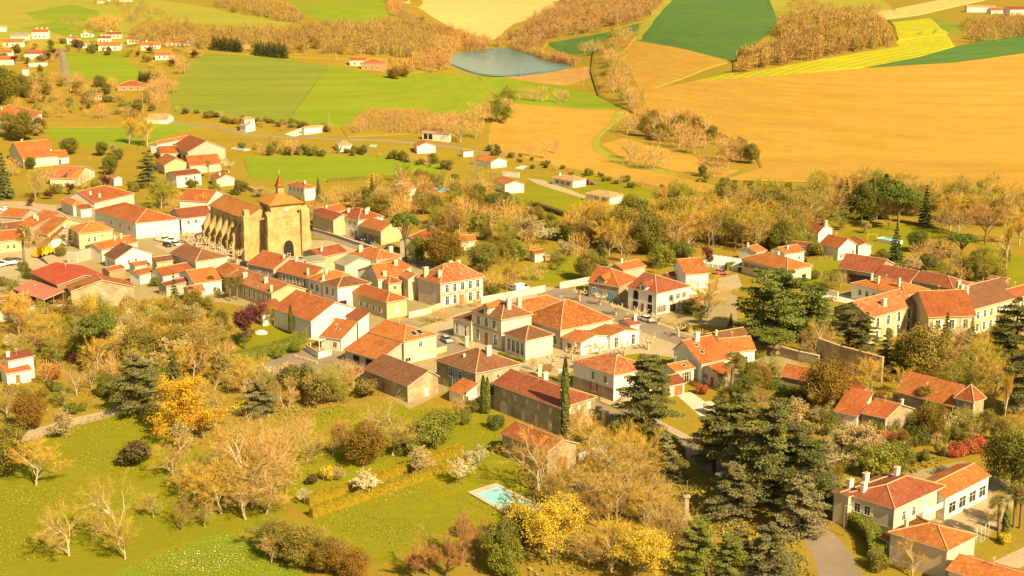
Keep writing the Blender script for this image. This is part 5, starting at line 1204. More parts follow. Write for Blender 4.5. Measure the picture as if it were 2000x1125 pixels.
def rv(rr, d_, ang):
    """d_ turned by ang in a random direction"""
    p_ = np.cross(d_, rr.randn(3)); p_ /= np.linalg.norm(p_) + 1e-9; q = d_ * math.cos(ang) + p_ * math.sin(ang); return q / np.linalg.norm(q)
def branch(rr, segs, tips, p_, d_, L_, r_, depth, maxd, spread, up, nk):
    n_ = 3 if depth < 2 else 2; pts = [np.array(p_)]; dd = np.array(d_)
    for q in range(n_):
        dd = rv(rr, dd, rr.uniform(.04, .22)); dd[2] += up * .12; dd /= np.linalg.norm(dd)
        a_ = pts[-1]; b_ = a_ + dd * L_ / n_; ra, rb = r_ * (1 - .45 * q / n_), r_ * (1 - .45 * (q + 1) / n_)
        segs.append((a_, b_, ra, rb, depth)); pts.append(b_)
    if depth >= maxd: tips.append((pts[-1], dd)); return
    for q in range(nk[depth]):
        s_ = rr.uniform(.3 if depth else .12, 1.0) if q else 1.0; ii = min(int(s_ * n_), n_ - 1); fr = s_ * n_ - ii; st = pts[ii] * (1 - fr) + pts[ii + 1] * fr
        branch(rr, segs, tips, st, rv(rr, dd, rr.uniform(.6, 1.3) * spread), L_ * rr.uniform(.52, .78), r_ * (.62 if q == 0 else .45), depth + 1, maxd, spread, up, nk)

BARKL = plain('pale_bark', (.42, .33, .2), .9); BARK = plain('brown_bark', (.2, .14, .08), .9); BARKD = plain('dark_bark', (.1, .07, .045), .9); BARKW = plain('white_bark', (.5, .39, .24), .9)
TW = {'tan': leafmat('tan_twigs', (.48, .325, .085), (.36, .235, .06), 0), 'grey': leafmat('grey_brown_twigs', (.4, .25, .07), (.31, .185, .055), 0), 'gold': leafmat('gold_twigs', (.54, .36, .045), (.42, .26, .038), 0), 'rust': leafmat('rust_twigs', (.4, .215, .065), (.31, .155, .05), 0),
      'bud': leafmat('budding_twigs', (.36, .29, .05), (.28, .22, .045), 0)}
LF = {'fresh': leafmat('fresh_leaves', (0.300, 0.300, 0.030), (0.200, 0.220, 0.025)), 'yellow': leafmat('yellow_blossom', (0.600, 0.470, 0.030), (0.500, 0.400, 0.050)), 'orange': leafmat('orange_blossom', (.62, .4, .02), (.54, .31, .02)),
      'ever': leafmat('evergreen_leaves', (.15, .155, .024), (.2, .19, .03)), 'bronze': leafmat('bronze_leaves', (.3, .165, .024), (.2, .13, .022)), 'olive': leafmat('olive_leaves', (.27, .215, .035), (.19, .165, .028)), 'laurel': leafmat('laurel_leaves', (.19, .2, .024), (.27, .26, .035)),
      'plum': leafmat('plum_leaves', (0.130, 0.035, 0.035), (0.085, 0.025, 0.028)), 'white': leafmat('white_blossom', (0.740, 0.660, 0.420), (0.620, 0.520, 0.300)), 'cream': leafmat('cream_blossom', (0.550, 0.450, 0.240), (0.420, 0.330, 0.150)), 'cedar': leafmat('cedar_needles', (.19, .185, .05), (.11, .112, .032), .1, .5), 'blue': leafmat('blue_cedar_needles', (.26, .225, .095), (.165, .15, .06), .1),
      'dark': leafmat('dark_needles', (0.088, 0.108, 0.032), (0.135, 0.142, 0.038), .1), 'cyp': leafmat('cypress_needles', (0.101, 0.115, 0.024), (0.135, 0.142, 0.027), .1), 'mont': leafmat('broad_cypress_needles', (0.189, 0.209, 0.034), (0.115, 0.142, 0.027), .1, .6), 'pine': leafmat('umbrella_pine_needles', (.16, .18, .022), (.11, .13, .02), .1, .6),
      'palm': leafmat('palm_fronds', (0.130, 0.140, 0.025), (0.300, 0.220, 0.030)), 'red': leafmat('red_leaves', (0.400, 0.100, 0.040), (0.500, 0.200, 0.060)), 'gdry': leafmat('dry_hedge', (0.170, 0.110, 0.040), (0.120, 0.100, 0.030)), 'box': leafmat('clipped_yew', (.44, .3, .018), (.34, .25, .016)), 'scr': leafmat('scrub_leaves', (0.170, 0.160, 0.030), (0.240, 0.170, 0.045))}

def bare(seed, h_=10., spread=.62, maxd=4, tw='tan', bark=BARKL, tall=.4, leaf=None, nleaf=0, lsize=.3, twn=5, up=.5, tw_w=.03, ntw=1.0, w_=1.0):
    rr = np.random.RandomState(seed); segs, tips = [], []
    branch(rr, segs, tips, (0, 0, -.2), (0, 0, 1), h_ * tall, h_ * .02, 0, maxd, spread, up, [8, 4, 3, 3, 3])
    pts = np.array([s_[1] for s_ in segs]); top = pts[:, 2].max(); k_ = h_ * .95 / top
    hw = np.percentile(np.hypot(pts[:, 0], pts[:, 1]), 95); kw = k_ if not w_ else min(k_ * 1.6, w_ * h_ * .42 / hw)
    S3 = np.array([kw, kw, k_])
    tr = tubes_mesh('trunk', [(s_[0] * S3, s_[1] * S3, s_[2], s_[3]) for s_ in segs if s_[4] <= 2], bark)
    # twigs: narrow blades that leave the fine branches
    fine = [(s_[0] * S3, s_[1] * S3) for s_ in segs if s_[4] >= 2]
    A_, D_ = [], []
    for a_, b_ in fine:
        d_ = b_ - a_; L_ = np.linalg.norm(d_)
        A_.append((a_ + b_) / 2); D_.append(d_ * 1.05)
        for q in range(int(twn * .9)):
            e_ = rv(rr, d_ / (L_ + 1e-9), rr.uniform(.3, .9)); A_.append(a_ + d_ * rr.rand() + e_ * h_ * .03); D_.append(e_ * h_ * rr.uniform(.04, .085))
    A_, D_ = np.array(A_), np.array(D_); n_ = len(A_)
    sd = np.cross(D_, rr.randn(n_, 3)); sd /= np.linalg.norm(sd, axis=1)[:, None] + 1e-9; sd *= tw_w * rr.uniform(.6, 1.3, n_)[:, None]
    V_ = np.stack([A_ - D_ / 2 - sd / 2, A_ - D_ / 2 + sd / 2, A_ + D_ / 2 + sd * .2, A_ + D_ / 2 - sd * .2], 1).reshape(-1, 3); F_ = np.arange(n_ * 4).reshape(-1, 4); mi = np.zeros(n_, int); mats = [TW[tw]]
    if leaf:
        T_ = A_ + D_ / 2; c_ = T_[rr.randint(0, n_, nleaf)] + rr.randn(nleaf, 3) * h_ * .018
        q = quads_mesh('tmp', c_, lsize, LF[leaf], seed); v2 = np.empty(len(q.vertices) * 3, np.float32); q.vertices.foreach_get('co', v2); bpy.data.meshes.remove(q)
        V_ = np.concatenate([V_, v2.reshape(-1, 3)]); F_ = np.arange(len(V_)).reshape(-1, 4); mi = np.concatenate([mi, np.ones(nleaf, int)]); mats.append(LF[leaf])
    return tr, raw_mesh('crown', V_, F_, mats, mi)

def clumps(rr, cen, rad, n_, shell=.6, flat=1.0):
    """points on the skins of several leaf clumps"""
    out, nn = [], []
    for c_, r_ in zip(cen, rad):
        k_ = max(8, int(n_ * r_ ** 2 / np.sum(np.array(rad) ** 2))); d_ = rr.randn(k_, 3); d_ /= np.linalg.norm(d_, axis=1)[:, None]
        q = d_ * (r_ * rr.uniform(shell, 1.05, k_))[:, None]; q[:, 2] *= flat; out.append(q + c_); nn.append(d_)
    return np.concatenate(out), np.concatenate(nn)
def rnd(seed, h_=10., w_=8., leaf='ever', bark=BARK, n_=14000, ls=.22, base=.05, nc=52, cr=.19, lobes=1.0):
    """broad crown of leaf clumps"""
    rr = np.random.RandomState(seed); z0 = h_ * base; cen, rad = [], []
    for q in range(nc):
        d_ = rr.randn(3); d_ /= np.linalg.norm(d_); r0 = rr.uniform(.35, .82); zc = (h_ + z0) / 2; az = math.atan2(d_[1], d_[0]); lob = 1 + .18 * math.sin(3 * az + seed) * lobes
        c_ = np.array([d_[0] * w_ / 2 * r0 * lob, d_[1] * w_ / 2 * r0 * lob, zc + d_[2] * (h_ - z0) / 2 * r0]); cen.append(c_); rad.append(w_ * cr * rr.uniform(.55, 1.1))
    P_, N_ = clumps(rr, cen, rad, n_); P_[:, 2] = np.maximum(P_[:, 2], .1)
    segs = [((0, 0, -.2), (0, 0, h_ * .45), h_ * .025, h_ * .018)] + [((0, 0, h_ * rr.uniform(.12, .4)), cen[q], h_ * .012, h_ * .004) for q in range(0, nc, 5)]
    return tubes_mesh('trunk', segs, bark), quads_mesh('crown', P_, ls, LF[leaf], seed, N_)
def conifer(seed, h_=10., w_=4.5, leaf='dark', n_=5200, ls=.34, layers=13, bare_=.08, droop=.25, bark=BARKD, jag=.25):
    rr = np.random.RandomState(seed); P_, segs = [], [((0, 0, -.2), (0, 0, h_ * .97), h_ * .02, .02)]
    for q in range(layers):
        t_ = q / (layers - 1); z_ = h_ * (bare_ + (1 - bare_) * t_ * .97); R_ = w_ / 2 * (1 - t_) ** .85 * rr.uniform(1 - jag, 1 + jag * .4) + .15
        nb = max(4, int(9 * (1 - t_) + 3))
        for b_ in range(nb):
            an = 2 * math.pi * (b_ + rr.rand()) / nb; rb = R_ * rr.uniform(.7, 1.1); k_ = max(6, int(n_ / layers / nb * (.4 + 1.2 * (1 - t_))))
            s_ = rr.rand(k_) ** .7; sp_ = (rr.rand(k_) - .5) * .55 * (rb * (1 - s_ * .7))
            xx = np.cos(an) * s_ * rb - np.sin(an) * sp_; yy = np.sin(an) * s_ * rb + np.cos(an) * sp_
            P_.append(np.stack([xx, yy, z_ - droop * s_ * rb + rr.randn(k_) * .07 * h_ / 10], 1)); segs.append(((0, 0, z_), (math.cos(an) * rb * .9, math.sin(an) * rb * .9, z_ - droop * rb * .9), .05, .015))
    return tubes_mesh('trunk', segs, bark, 4), quads_mesh('crown', np.concatenate(P_), ls, LF[leaf], seed, None, 1.3, 1.2)
def cedar(seed, h_=14., w_=11., leaf='cedar', n_=9000, ls=.4, bare_=.3, nl=24, top=.5, slope=.12):
    """tiers of flat foliage plates on long limbs"""
    rr = np.random.RandomState(seed); segs = [((0, 0, -.3), (rr.randn() * .3, rr.randn() * .3, h_ * .55), h_ * .03, h_ * .02), ((0, 0, h_ * .5), (0, 0, h_ * .96), h_ * .02, .04)]; P_ = []
    for q in range(nl):
        t_ = (q // 4 * 4 + rr.rand() * .7) / nl; z_ = h_ * (bare_ + (1 - bare_) * t_ * .97); R_ = w_ / 2 * ((1 - t_) ** top) * rr.uniform(.55, 1.08) + .5; an = q * 2.4 + rr.rand()
        ex = np.array([math.cos(an), math.sin(an), 0]); ey = np.array([-ex[1], ex[0], 0]); e0 = np.array([0, 0, z_]); segs.append((e0 - [0, 0, R_ * .12], e0 + ex * R_ * .9, .13 * h_ / 14, .03))
        for b_ in range(5):      # each limb carries fan shaped plates
            s_ = .35 + .62 * b_ / 4; c_ = e0 + ex * R_ * s_ + ey * rr.uniform(-.3, .3) * R_ * (1.1 - s_ * .5) + np.array([0, 0, rr.uniform(-.25, .25) - slope * s_ * R_]); k_ = int(n_ / nl / 5); rp = R_ * rr.uniform(.18, .33)
            a2 = rr.rand(k_) * 6.283; r2 = np.sqrt(rr.rand(k_)) * rp; P_.append(c_ + ex * (np.cos(a2) * r2 * 1.3)[:, None] + ey * (np.sin(a2) * r2)[:, None] + np.array([0, 0, 1]) * (rr.randn(k_) * .06 - r2 * .10)[:, None])
    return tubes_mesh('trunk', segs, BARKD, 5), quads_mesh('crown', np.concatenate(P_), ls, LF[leaf], seed, None, 2.1, 1.1)
def umbrella(seed, h_=10., w_=8., n_=5200):
    rr = np.random.RandomState(seed); fork = h_ * .4; segs = [((0, 0, -.2), (.2, .1, fork), h_ * .03, h_ * .024)]; cen, rad = [], []
    for q in range(34):
        an = rr.rand() * 6.283; r0 = math.sqrt(rr.rand()) * .84; c_ = np.array([math.cos(an) * r0 * w_ / 2, math.sin(an) * r0 * w_ / 2, h_ * (.9 - .2 * r0 ** 2) + rr.uniform(-.3, .1)]); cen.append(c_); rad.append(w_ * rr.uniform(.085, .13))
        if q % 2 == 0: mid = np.array([c_[0] * .45, c_[1] * .45, h_ * .62]); segs += [((.2, .1, fork * rr.uniform(.85, 1)), mid, h_ * .012, h_ * .009), (mid, c_, h_ * .009, h_ * .003)]
    P_, N_ = clumps(rr, cen, rad, n_, .5, .7)
    return tubes_mesh('trunk', segs, BARK), quads_mesh('crown', P_, .32, LF['pine'], seed, N_ + [0, 0, .5])
def column(seed, h_=10., w_=1.5, leaf='cyp', n_=2600):
    rr = np.random.RandomState(seed); t_ = rr.rand(n_) ** .9; an = rr.rand(n_) * 6.283; prof = np.minimum(1, t_ * 9 + .35) * (1 - t_ ** 3.2) ** .8; r_ = w_ / 2 * prof * rr.uniform(.7, 1.08, n_) * (1 + .12 * np.sin(an * 5 + t_ * 20))
    P_ = np.stack([np.cos(an) * r_, np.sin(an) * r_, t_ * h_ * .99 + .05], 1); N_ = np.stack([np.cos(an), np.sin(an), .2 + 0 * an], 1)
    return tubes_mesh('trunk', [((0, 0, -.2), (0, 0, h_ * .8), .16, .04)], BARKD), quads_mesh('crown', P_, .3, LF[leaf], seed, N_, 1.4)
def palm(seed, h_=6.):
    rr = np.random.RandomState(seed); segs = [((0, 0, -.2), (.15, 0, h_ * .5), .22, .2), ((.15, 0, h_ * .5), (.2, 0, h_ * .82), .22, .26)]; V_ = []; top = np.array([.2, 0, h_ * .84])
    for q in range(46):
        an = rr.rand() * 6.283; el = rr.uniform(-.7, 1.2); L_ = rr.uniform(1.1, 1.5); ex = np.array([math.cos(an) * math.cos(el), math.sin(an) * math.cos(el), math.sin(el)]); sd = np.array([-math.sin(an), math.cos(an), 0]); st = top + ex * .15; hub = st + ex * L_ * .5
        V_ += [st - sd * .03, st + sd * .03, hub + sd * .03, hub - sd * .03]
        for b_ in range(9):
            a2 = (b_ / 8 - .5) * 2.6; e_ = ex * math.cos(a2) + sd * math.sin(a2); tip = hub + e_ * L_ * .62 - np.array([0, 0, .18]); s2 = np.cross(e_, [0, 0, 1.0]) * .09; V_ += [hub - s2 * .4, hub + s2 * .4, tip + s2 * .3, tip - s2 * .3]
    V_ = np.array(V_); return tubes_mesh('trunk', segs, BARK, 8), raw_mesh('crown', V_, np.arange(len(V_)).reshape(-1, 4), [LF['palm']])
def pollard(seed, h_=6.):
    rr = np.random.RandomState(seed); segs = [((0, 0, -.2), (0, 0, h_ * .42), .3, .24)]; tw = []
    for q in range(6):
        an = 6.283 * q / 6 + rr.uniform(-.3, .3); p_ = np.array([0, 0, h_ * rr.uniform(.38, .44)]); d_ = np.array([math.cos(an), math.sin(an), .35]); r_ = .15
        for s_ in range(4):
            d_ = d_ + rr.randn(3) * .28; d_[2] = abs(d_[2]) * .8 + .1; d_ /= np.linalg.norm(d_); b_ = p_ + d_ * h_ * rr.uniform(.09, .15); segs.append((p_, b_, r_, r_ * .9)); p_ = b_; r_ *= .86
            if s_ > 0: segs.append((p_ - [0, 0, .12], p_ + [0, 0, .12], .2, .17))
            if s_ > 0:
                e_ = rv(rr, np.array([0, 0, 1.0]), rr.uniform(.2, .8)); segs.append((p_, p_ + e_ * h_ * .12, r_ * .8, r_ * .6)); k_ = p_ + e_ * h_ * .12; segs.append((k_ - [0, 0, .1], k_ + [0, 0, .14], .17, .13))
                for z_ in range(5): f_ = rv(rr, e_, .6); tw.append((k_, k_ + f_ * h_ * rr.uniform(.05, .12), .025, .012))
    return tubes_mesh('trunk', segs, BARKW, 6), tubes_mesh('crown', tw, BARKL, 3)
def shrub(seed, h_=2., w_=2.6, leaf='olive', n_=2600, ls=.13):
    rr = np.random.RandomState(seed); cen, rad = [], []
    for q in range(9):
        an = rr.rand() * 6.283; r0 = math.sqrt(rr.rand()) * .62; cen.append(np.array([math.cos(an) * r0 * w_ / 2, math.sin(an) * r0 * w_ / 2, h_ * rr.uniform(.25, .68)])); rad.append(w_ * rr.uniform(.16, .27))
    P_, N_ = clumps(rr, cen, rad, n_, .65); P_[:, 2] = np.maximum(P_[:, 2], .05); return None, quads_mesh('foliage', P_, ls, LF[leaf], seed, N_)
# ------------------------------------------------------------------ planting
# kind: (name, category, words, nominal height, builders)
KIND = {
 'bt': ('bare_tree', 'tree', 'bare tan tree', 10, [lambda q=q: bare(q, 10, .62, 4, 'tan', w_=1.0 + .1 * (q % 3)) for q in (1, 2, 3, 4)]),
 'bg': ('bare_tree', 'tree', 'bare grey brown tree', 10, [lambda q=q: bare(q, 10, .6, 4, 'grey', BARK, w_=1.0) for q in (11, 12, 13)]),
 'bo': ('bare_tree', 'tree', 'golden twigged tree', 10, [lambda q=q: bare(q, 10, .55, 4, 'gold', BARKL, twn=7, w_=.95) for q in (21, 22, 23)]),
 'br': ('bare_tree', 'tree', 'rusty twigged tree', 10, [lambda q=q: bare(q, 10, .5, 4, 'rust', BARK, twn=7, w_=.8) for q in (31, 32)]),
 'bw': ('bare_tree', 'tree', 'pale limbed bare tree', 12, [lambda q=q: bare(q, 12, .7, 4, 'tan', BARKW, .22, twn=5, up=.3, w_=1.0) for q in (41, 42, 43)]),
 'bi': ('birch_tree', 'tree', 'slender pale trunked birch', 12, [lambda: bare(51, 12, .35, 4, 'gold', BARKW, .55, w_=.55)]),
 'bd': ('budding_tree', 'tree', 'budding green tree', 10, [lambda q=q: bare(q, 10, .6, 4, 'bud', BARKL, leaf='fresh', nleaf=4200, lsize=.17, w_=1.0, tall=.25) for q in (61, 62)]),
 'wi': ('willow_tree', 'tree', 'weeping pale green willow', 10, [lambda: bare(66, 10, .85, 4, 'bud', BARKL, leaf='fresh', nleaf=8000, lsize=.2, up=-.25, w_=1.2)]),
 'by': ('blossoming_tree', 'tree', 'bright yellow blossoming tree', 10, [lambda q=q: bare(q, 10, .6, 4, 'gold', BARK, leaf='yellow', nleaf=9500, lsize=.17, w_=1.15, tall=.22) for q in (71, 72)]),
 'bO': ('blossoming_tree', 'tree', 'orange blossoming tree', 10, [lambda: bare(75, 10, .5, 4, 'gold', BARK, leaf='orange', nleaf=9500, lsize=.18, w_=1.1, tall=.22)]),
 'wh': ('blossoming_tree', 'tree', 'white blossoming tree', 6, [lambda q=q: bare(q, 6, .6, 3, 'tan', BARK, leaf='white', nleaf=2800, lsize=.17, w_=1.15, tall=.22) for q in (81, 82)]),
 'cr': ('blossoming_tree', 'tree', 'cream blossoming tree', 6, [lambda q=q: bare(q, 6, .6, 4, 'tan', BARK, leaf='cream', nleaf=2000, lsize=.2, w_=1.2, tw_w=.035) for q in (85, 86)]),
 'pl': ('plum_tree', 'tree', 'dark purple plum tree', 7, [lambda q=q: bare(q, 7, .6, 4, 'rust', BARKD, leaf='plum', nleaf=6500, lsize=.17, w_=1.15, tall=.22) for q in (91, 92)]),
 'ev': ('evergreen_tree', 'tree', 'dark evergreen tree', 9, [lambda q=q: rnd(q, 9, 8, 'ever') for q in (101, 102)]),
 'ol': ('evergreen_tree', 'tree', 'olive green tree', 9, [lambda q=q: rnd(q, 9, 8, 'olive') for q in (104, 105)]),
 'la': ('laurel_bush', 'bush', 'bright green laurel', 5, [lambda q=q: rnd(q, 5, 6, 'laurel', n_=6000, ls=.2, base=.02, nc=24) for q in (107, 108)]),
 'bz': ('evergreen_tree', 'tree', 'bronze leaved tree', 9, [lambda q=q: rnd(q, 9, 8.5, 'bronze') for q in (110, 111)]),
 'ce': ('cedar_tree', 'tree', 'spreading green cedar', 16, [lambda q=q: cedar(q, 16, 13, n_=24000, ls=.2, nl=34, bare_=.2) for q in (121, 122, 123)]),
 'bc': ('cedar_tree', 'tree', 'grey green cedar', 12, [lambda q=q: cedar(q, 12, 10.5, 'blue', 20000, .18, .05, 32, .6, .22) for q in (126, 127)]),
 'dk': ('spruce_tree', 'tree', 'dark pointed conifer', 11, [lambda q=q: conifer(q, 11, 5.2) for q in (131, 132)]),
 'mo': ('cypress_tree', 'tree', 'broad feathery green cypress', 13, [lambda q=q: cedar(q, 13, 13, 'mont', 22000, .24, .04, 44, .28, -.3) for q in (136, 137)]),
 'um': ('umbrella_pine', 'tree', 'umbrella pine', 10, [lambda q=q: umbrella(q, 10, 9) for q in (141, 142)]),
 'cy': ('cypress_column', 'tree', 'narrow column cypress', 9, [lambda: column(151, 9, 1.35), lambda: column(152, 9, 1.5)]),
 'pa': ('palm_tree', 'tree', 'palm tree', 6, [lambda q=q: palm(q) for q in (161, 162)]),
 'po': ('pollarded_plane', 'tree', 'knobbly pollarded plane tree', 5, [lambda q=q: pollard(q, 5) for q in (171, 172, 173)]),
 'so': ('shrub', 'shrub', 'olive green shrub', 2, [lambda q=q: shrub(q) for q in (181, 182)]),
 'sg': ('shrub', 'shrub', 'bright green shrub', 2, [lambda: shrub(183, leaf='laurel')]),
 'sd': ('shrub', 'shrub', 'dark green shrub', 2, [lambda: shrub(184, leaf='ever')]),
 'sr': ('shrub', 'shrub', 'rusty brown shrub', 2, [lambda: shrub(185, leaf='gdry')]),
 'sR': ('shrub', 'shrub', 'red leaved shrub', 2, [lambda: shrub(186, leaf='red')]),
 'sy': ('shrub', 'shrub', 'golden yellow shrub', 2, [lambda: shrub(187, leaf='yellow')]),
 'sc': ('shrub', 'shrub', 'dry scrubby shrub', 2, [lambda q=q: shrub(q, leaf='scr') for q in (188, 189)]),
 'sp': ('shrub', 'shrub', 'purple shrub', 2, [lambda: shrub(190, leaf='plum')]),
 'sw': ('shrub', 'shrub', 'white flowering shrub', 2, [lambda: shrub(191, leaf='cream')]),
}
OPEN = {'bt': [lambda q=q: bare(q, 10, .62, 4, 'tan', twn=5, tw_w=.027, w_=1.1) for q in (201, 202, 203)], 'bo': [lambda q=q: bare(q, 10, .56, 4, 'gold', twn=6, tw_w=.027, w_=1.0) for q in (211, 212, 213)],
        'bw': [lambda q=q: bare(q, 12, .7, 4, 'tan', BARKW, .22, twn=5, tw_w=.028, up=.3, w_=1.05) for q in (221, 222, 223)], 'bg': [lambda q=q: bare(q, 10, .6, 4, 'grey', BARK, twn=5, tw_w=.027, w_=1.0) for q in (231, 232)]}   # larger trees: more open crowns
PROTO = {}
TREES = []
PLAN = []
def plant(kd, px, py, hp, wd=1.0, label=None, group=None):
    PLAN.append([kd, px, py, hp, wd, label, group])
def make_plants():
    """the 285 leafless trees that show largest are things of their own, the smaller ones become one mass"""
    bare_ = sorted([q for q in PLAN if KIND[q[0]][0] == 'bare_tree'], key=lambda q: -q[3]); small = bare_[285:]
    for q in PLAN:
        if any(q is z_ for z_ in small): continue
        put_tree(*q)
    if small:
        V_, mi, cols = [], [], [TW['tan'], TW['grey'], TW['gold'], TW['rust']]; rr = np.random.RandomState(5)
        for kd, px, py, hp, wd, *_ in small:
            p_ = np.array(G(px, py)); hh = hp / ppm(p_); ww = hh * .95 * wd; nb = 420
            d_ = rr.randn(nb, 3); d_ /= np.linalg.norm(d_, axis=1)[:, None]; r_ = rr.rand(nb)[:, None] ** .4; c_ = p_ + d_ * r_ * [ww / 2, ww / 2, hh * .45] + [0, 0, hh * .55]
            up_ = d_ * .8 + rr.randn(nb, 3) * .3 + [0, 0, .6]; up_ /= np.linalg.norm(up_, axis=1)[:, None]; sd = np.cross(up_, rr.randn(nb, 3)); sd /= np.linalg.norm(sd, axis=1)[:, None]; L_ = rr.uniform(.8, 1.8, nb)[:, None] * hh / 10; w2 = rr.uniform(.03, .08, nb)[:, None] * hh / 10
            V_.append(np.stack([c_ - up_ * L_ / 2 - sd * w2, c_ - up_ * L_ / 2 + sd * w2, c_ + up_ * L_ / 2 + sd * w2 * .5, c_ + up_ * L_ / 2 - sd * w2 * .5], 1).reshape(-1, 3)); mi += [{'bt': 0, 'bg': 1, 'bo': 2, 'bw': 0}.get(kd, 3)] * nb
            for q in range(7):
                an = rr.rand() * 6.28; tip = p_ + [math.cos(an) * ww * .3, math.sin(an) * ww * .3, hh * rr.uniform(.6, .9)] if q else p_ + [0, 0, hh * .8]; b0 = p_ + [0, 0, hh * .2 * (q > 0) - .2]; t_ = .022 * hh * (1 if q == 0 else .5)
                V_.append(np.array([b0 + [-t_, 0, 0], b0 + [t_, 0, 0], tip + [t_ * .2, 0, 0], tip - [t_ * .2, 0, 0]])); mi.append(4)
        V_ = np.concatenate(V_); me = raw_mesh('woodland', V_, np.arange(len(V_)).reshape(-1, 4), cols + [BARKL], mi); tag(put('woodland', me), 'smaller leafless trees of the stream, copse, hedgerows and far belts', 'woodland', None, 'stuff')
def put_tree(kd, px, py, hp, wd=1.0, label=None, group=None):
    nm, cat, words, H0, bl = KIND[kd]; big = kd in OPEN and hp > 88
    if big: bl = OPEN[kd]
    p_ = G(px, py); s_ = ppm(p_) * math.cos(TH * .9); hm = hp / s_; var = R.randrange(len(bl)); k_ = (kd, var, big)
    if k_ not in PROTO: PROTO[k_] = bl[var]()
    tr, cr = PROTO[k_]; sc_ = hm / H0
    e_ = empty(nm, p_, label, cat, group); e_.rotation_euler = (0, 0, R.uniform(0, 6.28)); e_.scale = (sc_ * wd, sc_ * wd, sc_)
    if tr: put('trunk', tr, e_); put('crown', cr, e_)
    else: put('foliage', cr, e_)
    TREES.append([e_, kd, words, px, py - hp * .5, label])
    return e_
def plant_all(txt):
    for q in txt.split(';'):
        q = q.split()
        if not q: continue
        for z_ in q[1:]:
            v_ = [float(x_) for x_ in z_.split(',')]; plant(q[0], *v_)
def scatter(P_, n_, seed, mind=0):
    """n_ random spots inside an outline (pixels), even over the ground"""
    rr = random.Random(seed); g_ = ground_many([q[0] for q in P_], [q[1] for q in P_]); x0, y0 = g_[:, 0].min(), g_[:, 1].min(); x1, y1 = g_[:, 0].max(), g_[:, 1].max(); out = []; tries = 0
    while len(out) < n_ and tries < n_ * 60:
        tries += 1; X_, Y_ = rr.uniform(x0, x1), rr.uniform(y0, y1); q = proj((X_, Y_, float(terr(X_, Y_))))
        if inside(P_, *q) and all((q[0] - o_[0]) ** 2 + ((q[1] - o_[1]) * 2.5) ** 2 > mind ** 2 for o_ in out): out.append(q)
    return out
def belt(P_, n_, kinds, h0, h1, label, seed, group, wd=(0.9, 1.25), mind=6):
    rr = random.Random(seed); ks = kinds.split()
    for q in sorted(scatter(P_, n_, seed, mind), key=lambda z_: z_[1]):
        kd = rr.choice(ks); s_ = ppm(G(*q)); w_ = KIND[kd][2]
        plant(kd, q[0], q[1], rr.uniform(h0, h1) * s_, rr.uniform(*wd), None, group)
def wood(label, P_, n_, h_, cols, seed, w_=7.5, blades=190, lo=.0):
    """a far wood that reads as one mass: one object"""
    rr = np.random.RandomState(seed); V_ = []; sp_ = scatter(P_, n_, seed); g_ = ground_many([q[0] for q in sp_], [q[1] for q in sp_]); mi = []
    for q in g_:
        hh = h_ * rr.uniform(.7, 1.2); ww = w_ * rr.uniform(.7, 1.25); d_ = rr.randn(blades, 3); d_ /= np.linalg.norm(d_, axis=1)[:, None]; r_ = rr.rand(blades)[:, None] ** .4
        c_ = q + d_ * r_ * [ww / 2, ww / 2, hh * (.5 - lo / 2)] + [0, 0, hh * (.55 + lo / 2)]
        up_ = d_ * .5 + rr.randn(blades, 3) * .35 + [0, 0, .75]; up_ /= np.linalg.norm(up_, axis=1)[:, None]; sd = np.cross(up_, rr.randn(blades, 3)); sd /= np.linalg.norm(sd, axis=1)[:, None]
        L_ = rr.uniform(.7, 1.9, blades)[:, None] * h_ / 10; wd_ = rr.uniform(.07, .17, blades)[:, None] * h_ / 10
        V_.append(np.stack([c_ - up_ * L_ / 2 - sd * wd_, c_ - up_ * L_ / 2 + sd * wd_, c_ + up_ * L_ / 2 + sd * wd_ * .6, c_ + up_ * L_ / 2 - sd * wd_ * .6], 1).reshape(-1, 3)); k_ = 0 if rr.rand() < .4 else rr.randint(0, len(cols)); mi += [k_] * blades
        V_.append(np.array([q + [-.16, 0, -.3], q + [.16, 0, -.3], q + [.08, 0, hh * .7], q + [-.08, 0, hh * .7]])); mi += [len(cols)]
    V_ = np.concatenate(V_); me = raw_mesh('wood', V_, np.arange(len(V_)).reshape(-1, 4), cols + [BARKL], mi)
    return tag(put('wood', me), label, 'wood', None, 'stuff')
def hedge(label, pts, hgt, th, leaf, seed=1, dens=26, ls=.2, name='hedge', group=None):
    W_ = [G(*q) for q in pts]; o_ = W_[0]; P_ = hedge_mesh([tuple(q - o_) for q in W_], hgt, th, None, dens, seed)
    root = empty(name, o_, label, 'hedge', group); put('foliage', quads_mesh('foliage', P_, ls, LF[leaf], seed), root)
    mb = MB()
    for q in range(len(W_) - 1):
        a_, b_ = W_[q] - o_, W_[q + 1] - o_; d_ = b_ - a_; mb.box((a_ + b_) / 2 + Vector((0, 0, hgt * .46)), (d_.length, th * .8, hgt * .9), math.atan2(d_.y, d_.x))
    mb.obj('core', LF[leaf], root); return root

